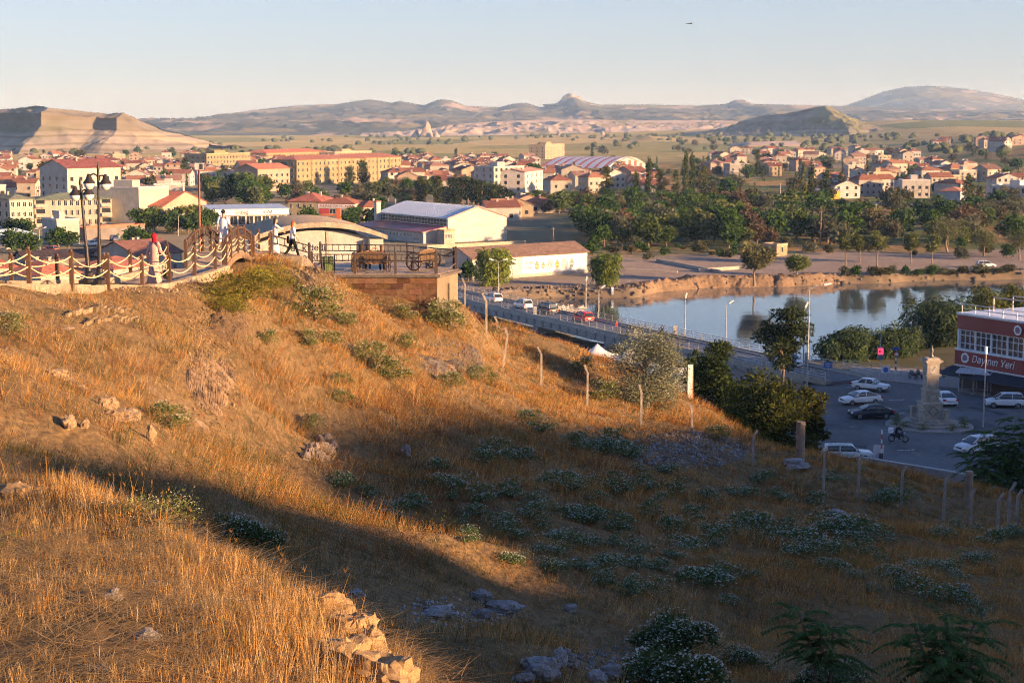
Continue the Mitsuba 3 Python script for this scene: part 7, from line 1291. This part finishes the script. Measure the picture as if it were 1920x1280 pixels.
# ================================================================ PEOPLE
from manifold3d import Manifold
def mfd(m): 
    from manifold3d import Mesh as MM
    return Manifold(MM(np.asarray(m.vertices, np.float32), np.asarray(m.faces, np.uint32)))
BALL_ = trimesh.creation.icosphere(2)
def ball(c, r): r = np.broadcast_to(r, 3); return Manifold.sphere(1., 14).scale([float(v) for v in r]).translate([float(v) for v in c])
def bone(a, b, ra, rb): return Manifold.batch_hull([ball(a, ra), ball(b, rb)])
def blend(ms, edge=.03, it=8):
    m = Manifold.batch_boolean(ms, __import__('manifold3d').OpType.Add).refine_to_length(edge); t = as_mesh(m); t.merge_vertices(); trimesh.smoothing.filter_taubin(t, iterations=it); return t
SKIN = (.42, .26, .18)
def person(label, P, rz, arms, legs, wear, lean=0., head=(0, 0), H_=1.7, hair=None, sit=False, tilt=0.):
    """A figure facing +y before turning by rz. arms: (swing forward, out, elbow bend) right then left, degrees; legs: (thigh forward, knee bend) right then left."""
    k = thing('person', label, 'person'); s = H_/1.7; R_ = math.radians
    hz = .90; ln = R_(lean); up = np.array([0, math.sin(ln), math.cos(ln)]); hipc = np.array([0, 0, hz]); chest = hipc+up*.38; neck = hipc+up*.56; hd = neck+np.array([math.sin(R_(head[1]))*.03, .025+math.sin(R_(head[0]))*.05, .155]); J = {}
    for i, sd in enumerate((1, -1)):
        sh = hipc+up*.50+np.array([sd*.175, 0, 0]); f, o, e = [R_(v) for v in arms[i]]; d = np.array([sd*math.sin(o), math.sin(f)*math.cos(o), -math.cos(f)*math.cos(o)]); el = sh+d*.29; f2 = f+e
        d2 = np.array([sd*math.sin(o)*.4, math.sin(f2), -math.cos(f2)]); d2 /= np.linalg.norm(d2); wr = el+d2*.25; J[sd] = [sh, el, wr, d2]
        t, b = [R_(v) for v in legs[i]]; hp = hipc+np.array([sd*.09, 0, -.02]); kd = np.array([sd*.02, math.sin(t), -math.cos(t)]); kn = hp+kd*.42; t2 = t-b; sdv = np.array([0, math.sin(t2), -math.cos(t2)]); an = kn+sdv*.41; J[(sd, 'l')] = [hp, kn, an]
    low = min(J[(1, 'l')][2][2], J[(-1, 'l')][2][2])-.075; off = np.array([0, 0, -low]); M = mv(P[0], P[1], P[2], rz, s) @ mv(0, 0, -low)
    bd = [bone(hipc, chest, (.135, .10, .11), (.15, .105, .12)), bone(chest, neck-up*.06, (.15, .10, .11), (.11, .075, .05)), bone(neck-up*.05, hd-[0, .01, .03], .052, .05), ball(hd+[0, 0, .02], (.075, .093, .105)), bone(hd+[0, .02, -.05], hd+[0, .055, -.075], .05, .032),
          ball(hd+[0, .098, -.005], (.014, .02, .02)), ball(hd+[.076, 0, 0], (.013, .022, .03)), ball(hd+[-.076, 0, 0], (.013, .022, .03)), ball(hd+[0, .088, -.05], (.024, .012, .008)), ball(hd+[.03, .083, .025], (.014, .01, .008)), ball(hd+[-.03, .083, .025], (.014, .01, .008))]
    for sd in (1, -1):
        sh, el, wr, d2 = J[sd]; bd += [bone(sh, el, .05, .04), bone(el, wr, .04, .026)]; pm = wr+d2*.05; bd.append(bone(wr, wr+d2*.08, (.026, .022, .026), (.036, .02, .03)))
        side = np.cross(d2, [sd, 0, 0]); side = side/(np.linalg.norm(side)+1e-9)
        for q, ll in zip((-.026, -.009, .009, .026), (.062, .074, .07, .055)): b0 = wr+d2*.085+side*q; b1 = b0+d2*ll*.55+np.array([-sd*.008, 0, 0]); bd += [bone(b0, b1, .0095, .009), bone(b1, b1+d2*ll*.4+np.array([-sd*.018, 0, 0]), .009, .0075)]
        b0 = wr+d2*.03+side*.03; bd.append(bone(b0, b0+d2*.05+side*.022, .011, .009))
        hp, kn, an = J[(sd, 'l')]; bd += [bone(hp, kn, .078, .052), bone(kn, kn+(an-kn)*.3, .05, .054), bone(kn+(an-kn)*.3, an, .054, .036), bone(an, an+[0, .03, -.04], .036, .034)]
    part(k, 'body', blend(bd, .04, 5), wear.get('skin', SKIN), 'm_skin', True, M)
    def garment(nm, ms, col, mt='m_cloth', it=8, e=.07): part(k, nm, blend(ms, e, it), col, mt, True, M)
    for sd in (1, -1):
        an = J[(sd, 'l')][2]; part(k, 'shoe', blend([bone(an+[0, -.03, -.035], an+[0, .14, -.05], (.042, .05, .04), (.045, .06, .028))], .03, 4), wear['shoe'], 'm_cloth', True, M)
    tor = [bone(hipc+[0, 0, wear.get('hem', -.02)], chest, (.155, .125, .1), (.165, .125, .12)), bone(chest, neck-up*.09, (.165, .118, .11), (.125, .09, .04))]
    sl = wear.get('sleeve', .6)
    for sd in (1, -1):
        sh, el, wr, d2 = J[sd]
        if sl <= 1: tor.append(bone(sh, sh+(el-sh)*sl, .068, .062))
        else: tor += [bone(sh, el, .066, .054), bone(el, el+(wr-el)*(sl-1), .054, .042)]
    garment('shirt', tor, wear['top'])
    if 'skirt' in wear:
        ln_ = wear.get('skirt_len', .84); a1 = (J[(1, 'l')][2]+J[(-1, 'l')][2])/2; foot = np.array([a1[0], a1[1], hz-ln_]); garment('skirt', [bone(hipc+[0, 0, .04], hipc*.5+foot*.5, (.15, .12, .06), (.2, .18, .08)), bone(hipc*.5+foot*.5, foot, (.2, .18, .08), (.25+wear.get('flare', 0), .23, .03))], wear['skirt'])
    else:
        ll = wear.get('leg', 1.); ts = [bone(hipc+[-.06, 0, -.02], hipc+[.06, 0, -.02], .115, .115)]
        for sd in (1, -1):
            hp, kn, an = J[(sd, 'l')]; ts.append(bone(hp, kn, .095, .068)); ts.append(bone(kn, kn+(an-kn)*(ll if ll <= 1 else 1), .068, .058)) if ll > 0 else None
        garment('trousers' if ll > .5 else 'shorts', ts, wear['legs'])
    if 'scarf' in wear: garment('headscarf', [ball(hd+[0, -.02, .025], (.098, .108, .122)), bone(hd+[0, -.01, -.06], neck+[0, 0, -.02], (.075, .07, .055), (.09, .07, .03))], wear['scarf'])
    if hair:
        hs = [ball(hd+[0, -.022, .04], (.086, .098, .102))]
        if hair[1] > 0: hs.append(bone(hd+[0, -.045, .0], hd+[0, -.075, -hair[1]], (.085, .06, .07), (.075, .035, .04)))
        garment('hair', hs, hair[0])
    return k, M, J, hd
FLOWER = (.60, .36, .30)
W1 = aty(291, 534, 53.8); W1[2] = float(np.interp(53.8, K1[:, 1], K1[:, 2]))-.12
k, M, J, hd = person('woman in a long pink and cream flowered dress and red headscarf walking on the path', W1+[.0, 0, 0], math.radians(-28), [(18, 8, 30), (-12, 8, 10)], [(16, 6), (-14, 10)], dict(top=(.56, .35, .30), sleeve=1.9, skirt=(.56, .34, .29), shoe=(.02, .02, .02), scarf=(.36, .012, .03), skirt_len=.84, flare=.03), head=(0, 10), H_=1.70)
rr = np.random.default_rng(3); fl = []
src = as_mesh((meshkit.WRITTEN[scene[k+'__skirt']['filename']][0], meshkit.WRITTEN[scene[k+'__skirt']['filename']][1])); src2 = as_mesh((meshkit.WRITTEN[scene[k+'__shirt']['filename']][0], meshkit.WRITTEN[scene[k+'__shirt']['filename']][1]))
for sm, nn in ((src, 60), (src2, 40)):
    pts, fi = trimesh.sample.sample_surface(sm, nn, seed=4)
    for p, n in zip(pts, sm.face_normals[fi]):
        d = lathe([(0, 0), (rr.uniform(.02, .045), .003), (0, .008)], 7); d.apply_transform(trimesh.geometry.align_vectors([0, 0, 1], n)); d.apply_translation(p); fl.append(d)
part(k, 'printed_flower', fl, (.50, .20, .20), 'm_cloth', True, None, 'stuff')
HB = W1+[.42, .05, .35]; q = thing('handbag', 'dark bag with yellow cloth carried by the woman in the flowered dress', 'bag'); part(q, 'pouch', blend([bone((-.1, 0, 0), (.1, 0, 0), (.08, .07, .16), (.08, .07, .16))], .04), (.03, .03, .03), 'm_cloth', True, mv(*HB)); part(q, 'strap', tube([HB+[-.1, 0, .12], HB+[-.03, 0, .42], HB+[.1, 0, .12]], .012, 6), (.03, .03, .03), 'm_cloth', True); part(q, 'yellow_cloth', blend([bone((.02, -.09, -.02), (.06, -.1, .22), .04, .03)], .03), (.55, .38, .04), 'm_cloth', True, mv(*HB))
P = np.array([aty(420, 468, 68.8)[0], 68.8, EYE-5.30]); person('man in white shirt and long white shorts walking over the arched footbridge', P, math.radians(-18), [(22, 8, 40), (-18, 10, 15)], [(20, 8), (-18, 14)], dict(top=(.66, .66, .70), sleeve=.75, legs=(.62, .63, .68), leg=.15, hem=-.16, shoe=(.08, .07, .07)), head=(0, -6), H_=1.75, hair=((.02, .017, .015), 0))
P = np.array([aty(517, 486, 74.)[0], 74., 23.62]); person('woman in white blouse and long white skirt with dark hair, reaching out her arm', P, math.radians(-75), [(55, 10, 25), (30, 8, 40)], [(10, 4), (-8, 6)], dict(top=(.66, .62, .56), sleeve=1.4, skirt=(.66, .65, .64), shoe=(.3, .25, .2), skirt_len=.80, flare=.02), head=(8, 0), H_=1.66, hair=((.04, .025, .02), .2))
P = np.array([aty(549, 489, 74.5)[0], 74.5, 23.45]); k, M, J, hd = person('red haired woman in white shirt and black trousers with a black shoulder bag', P, math.radians(-70), [(10, 6, 20), (-14, 10, 20)], [(22, 6), (-16, 22)], dict(top=(.66, .68, .72), sleeve=.7, legs=(.012, .012, .014), shoe=(.02, .02, .02)), lean=4, H_=1.68, hair=((.46, .09, .03), .12))
part(k, 'shoulder_bag', blend([bone((-.02, -.2, .78), (-.02, -.2, .98), (.14, .07, .09), (.12, .06, .09))], .04), (.014, .014, .014), 'm_cloth', True, M)
for i, (dx, lb, c, hl) in enumerate([(-.55, 'dark haired person in black seated at the left of the cart bench', (.03, .03, .035), .22), (-.22, 'second person in dark clothes seated on the cart bench', (.06, .05, .05), .16), (.52, 'person with long brown hair seated at the right of the cart bench', (.05, .045, .05), .28)]):
    P = np.array([-7.35+dx, 83.47, DZ+.02]); person(lb, P, 0, [(25, 8, 50), (25, 8, 50)], [(84, 84+i*3), (82, 80)], dict(top=c, sleeve=1.6, legs=(.03, .035, .05) if i else (.25, .2, .16), shoe=(.66, .64, .62)), lean=2, head=(0, (-12, 14, 0)[i]), H_=1.68, hair=((.035, .022, .016) if i < 2 else (.10, .05, .03), hl))
person('man in red top walking along the bridge pavement', BP(33, 4.2, .14) if False else onb(1153, 626, 2.75)+[0, 0, .14], ang+math.pi/2, [(15, 8, 20), (-15, 8, 20)], [(18, 6), (-16, 12)], dict(top=(.46, .03, .03), sleeve=1.5, legs=(.05, .05, .07), shoe=(.03, .03, .03)), H_=1.74, hair=((.02, .015, .012), 0))
def rider(P, rz, label, top, helm): return person(label, P, rz-math.pi/2, [(58, 14, 20), (58, 14, 20)], [(70, 84), (70, 84)], dict(top=top, sleeve=1.9, legs=(.03, .03, .05), shoe=(.03, .03, .03)), lean=10, H_=1.72, hair=(helm, .02))
def seat_at(P, rz): return P+np.array([-.22*math.cos(rz), -.22*math.sin(rz), .26])
rider(seat_at(MB, math.radians(-20)), math.radians(-20), 'motorcycle rider in dark jacket and jeans with the white delivery box', (.03, .03, .04), (.04, .04, .05)); rider(seat_at(MB2, ang), ang, 'motorcycle rider in black on the bridge', (.02, .02, .022), (.03, .03, .03))
P = on_plain(1148, 556); P = np.array([P[0], 296.8, float(plain_z(np.array([P[0]]), np.array([296.8]))[0])+.05]); person('person in pale blue standing on the rubble at the far water edge', P, math.pi, [(20, 10, 30), (10, 8, 10)], [(6, 4), (-4, 4)], dict(top=(.45, .55, .66), sleeve=.8, legs=(.5, .52, .56), shoe=(.1, .1, .1)), H_=1.74, hair=((.03, .02, .015), 0))
# a bird high in the sky
b = aty(1293, 45, 150); k = thing('bird', 'small dark bird gliding high in the sky', 'bird')
part(k, 'body', blend([bone((-.18, 0, 0), (.16, 0, .01), .03, .04), bone((.16, 0, .01), (.24, 0, .02), .03, .012), bone((-.18, 0, 0), (-.3, 0, 0), (.03, .04, .01), (.02, .06, .005))], .03), (.10, .09, .09), 'm_cloth', True, mv(*b))
for s in (-1, 1): part(k, 'wing', hexa([(-.06, s*.03, 0), (.1, s*.03, 0), (.06, s*.3, .06), (-.05, s*.3, .06), (-.06, s*.03, .015), (.1, s*.03, .015), (.06, s*.3, .07), (-.05, s*.3, .07)]), (.12, .11, .11), 'm_cloth', False, mv(*b, .6)); part(k, 'wing_tip', hexa([(-.05, s*.3, .06), (.06, s*.3, .06), (-.08, s*.58, .02), (-.12, s*.58, .02), (-.05, s*.3, .07), (.06, s*.3, .07), (-.08, s*.58, .025), (-.12, s*.58, .025)]), (.10, .09, .09), 'm_cloth', False, mv(*b, .6))

# ---------------------------------------------------------------- labels that still coincide are told apart from left to right
_same = defaultdict(list)
for _k, _d in labels.items():
    if _d.get('label') and '__' not in _k: _same[_d['label']].append(_k)
def _where(k):
    for q, d in scene.items():
        if (q == k or q.startswith(k+'__')) and d.get('type') == 'ply':
            c = meshkit.WRITTEN[d['filename']][0].mean(0); c = np.array(T(d['to_world']).matrix, float)[:3] @ np.append(c, 1) if 'to_world' in d else c
            return float(c[0]/c[1])
    return 0.
for _l, _ks in _same.items():
    if len(_ks) > 1:
        for _i, _k in enumerate(sorted(_ks, key=_where)): say(_k, ' '.join(_l.split()[:11])+', '+(ordinal(_i)+' of these from left'))
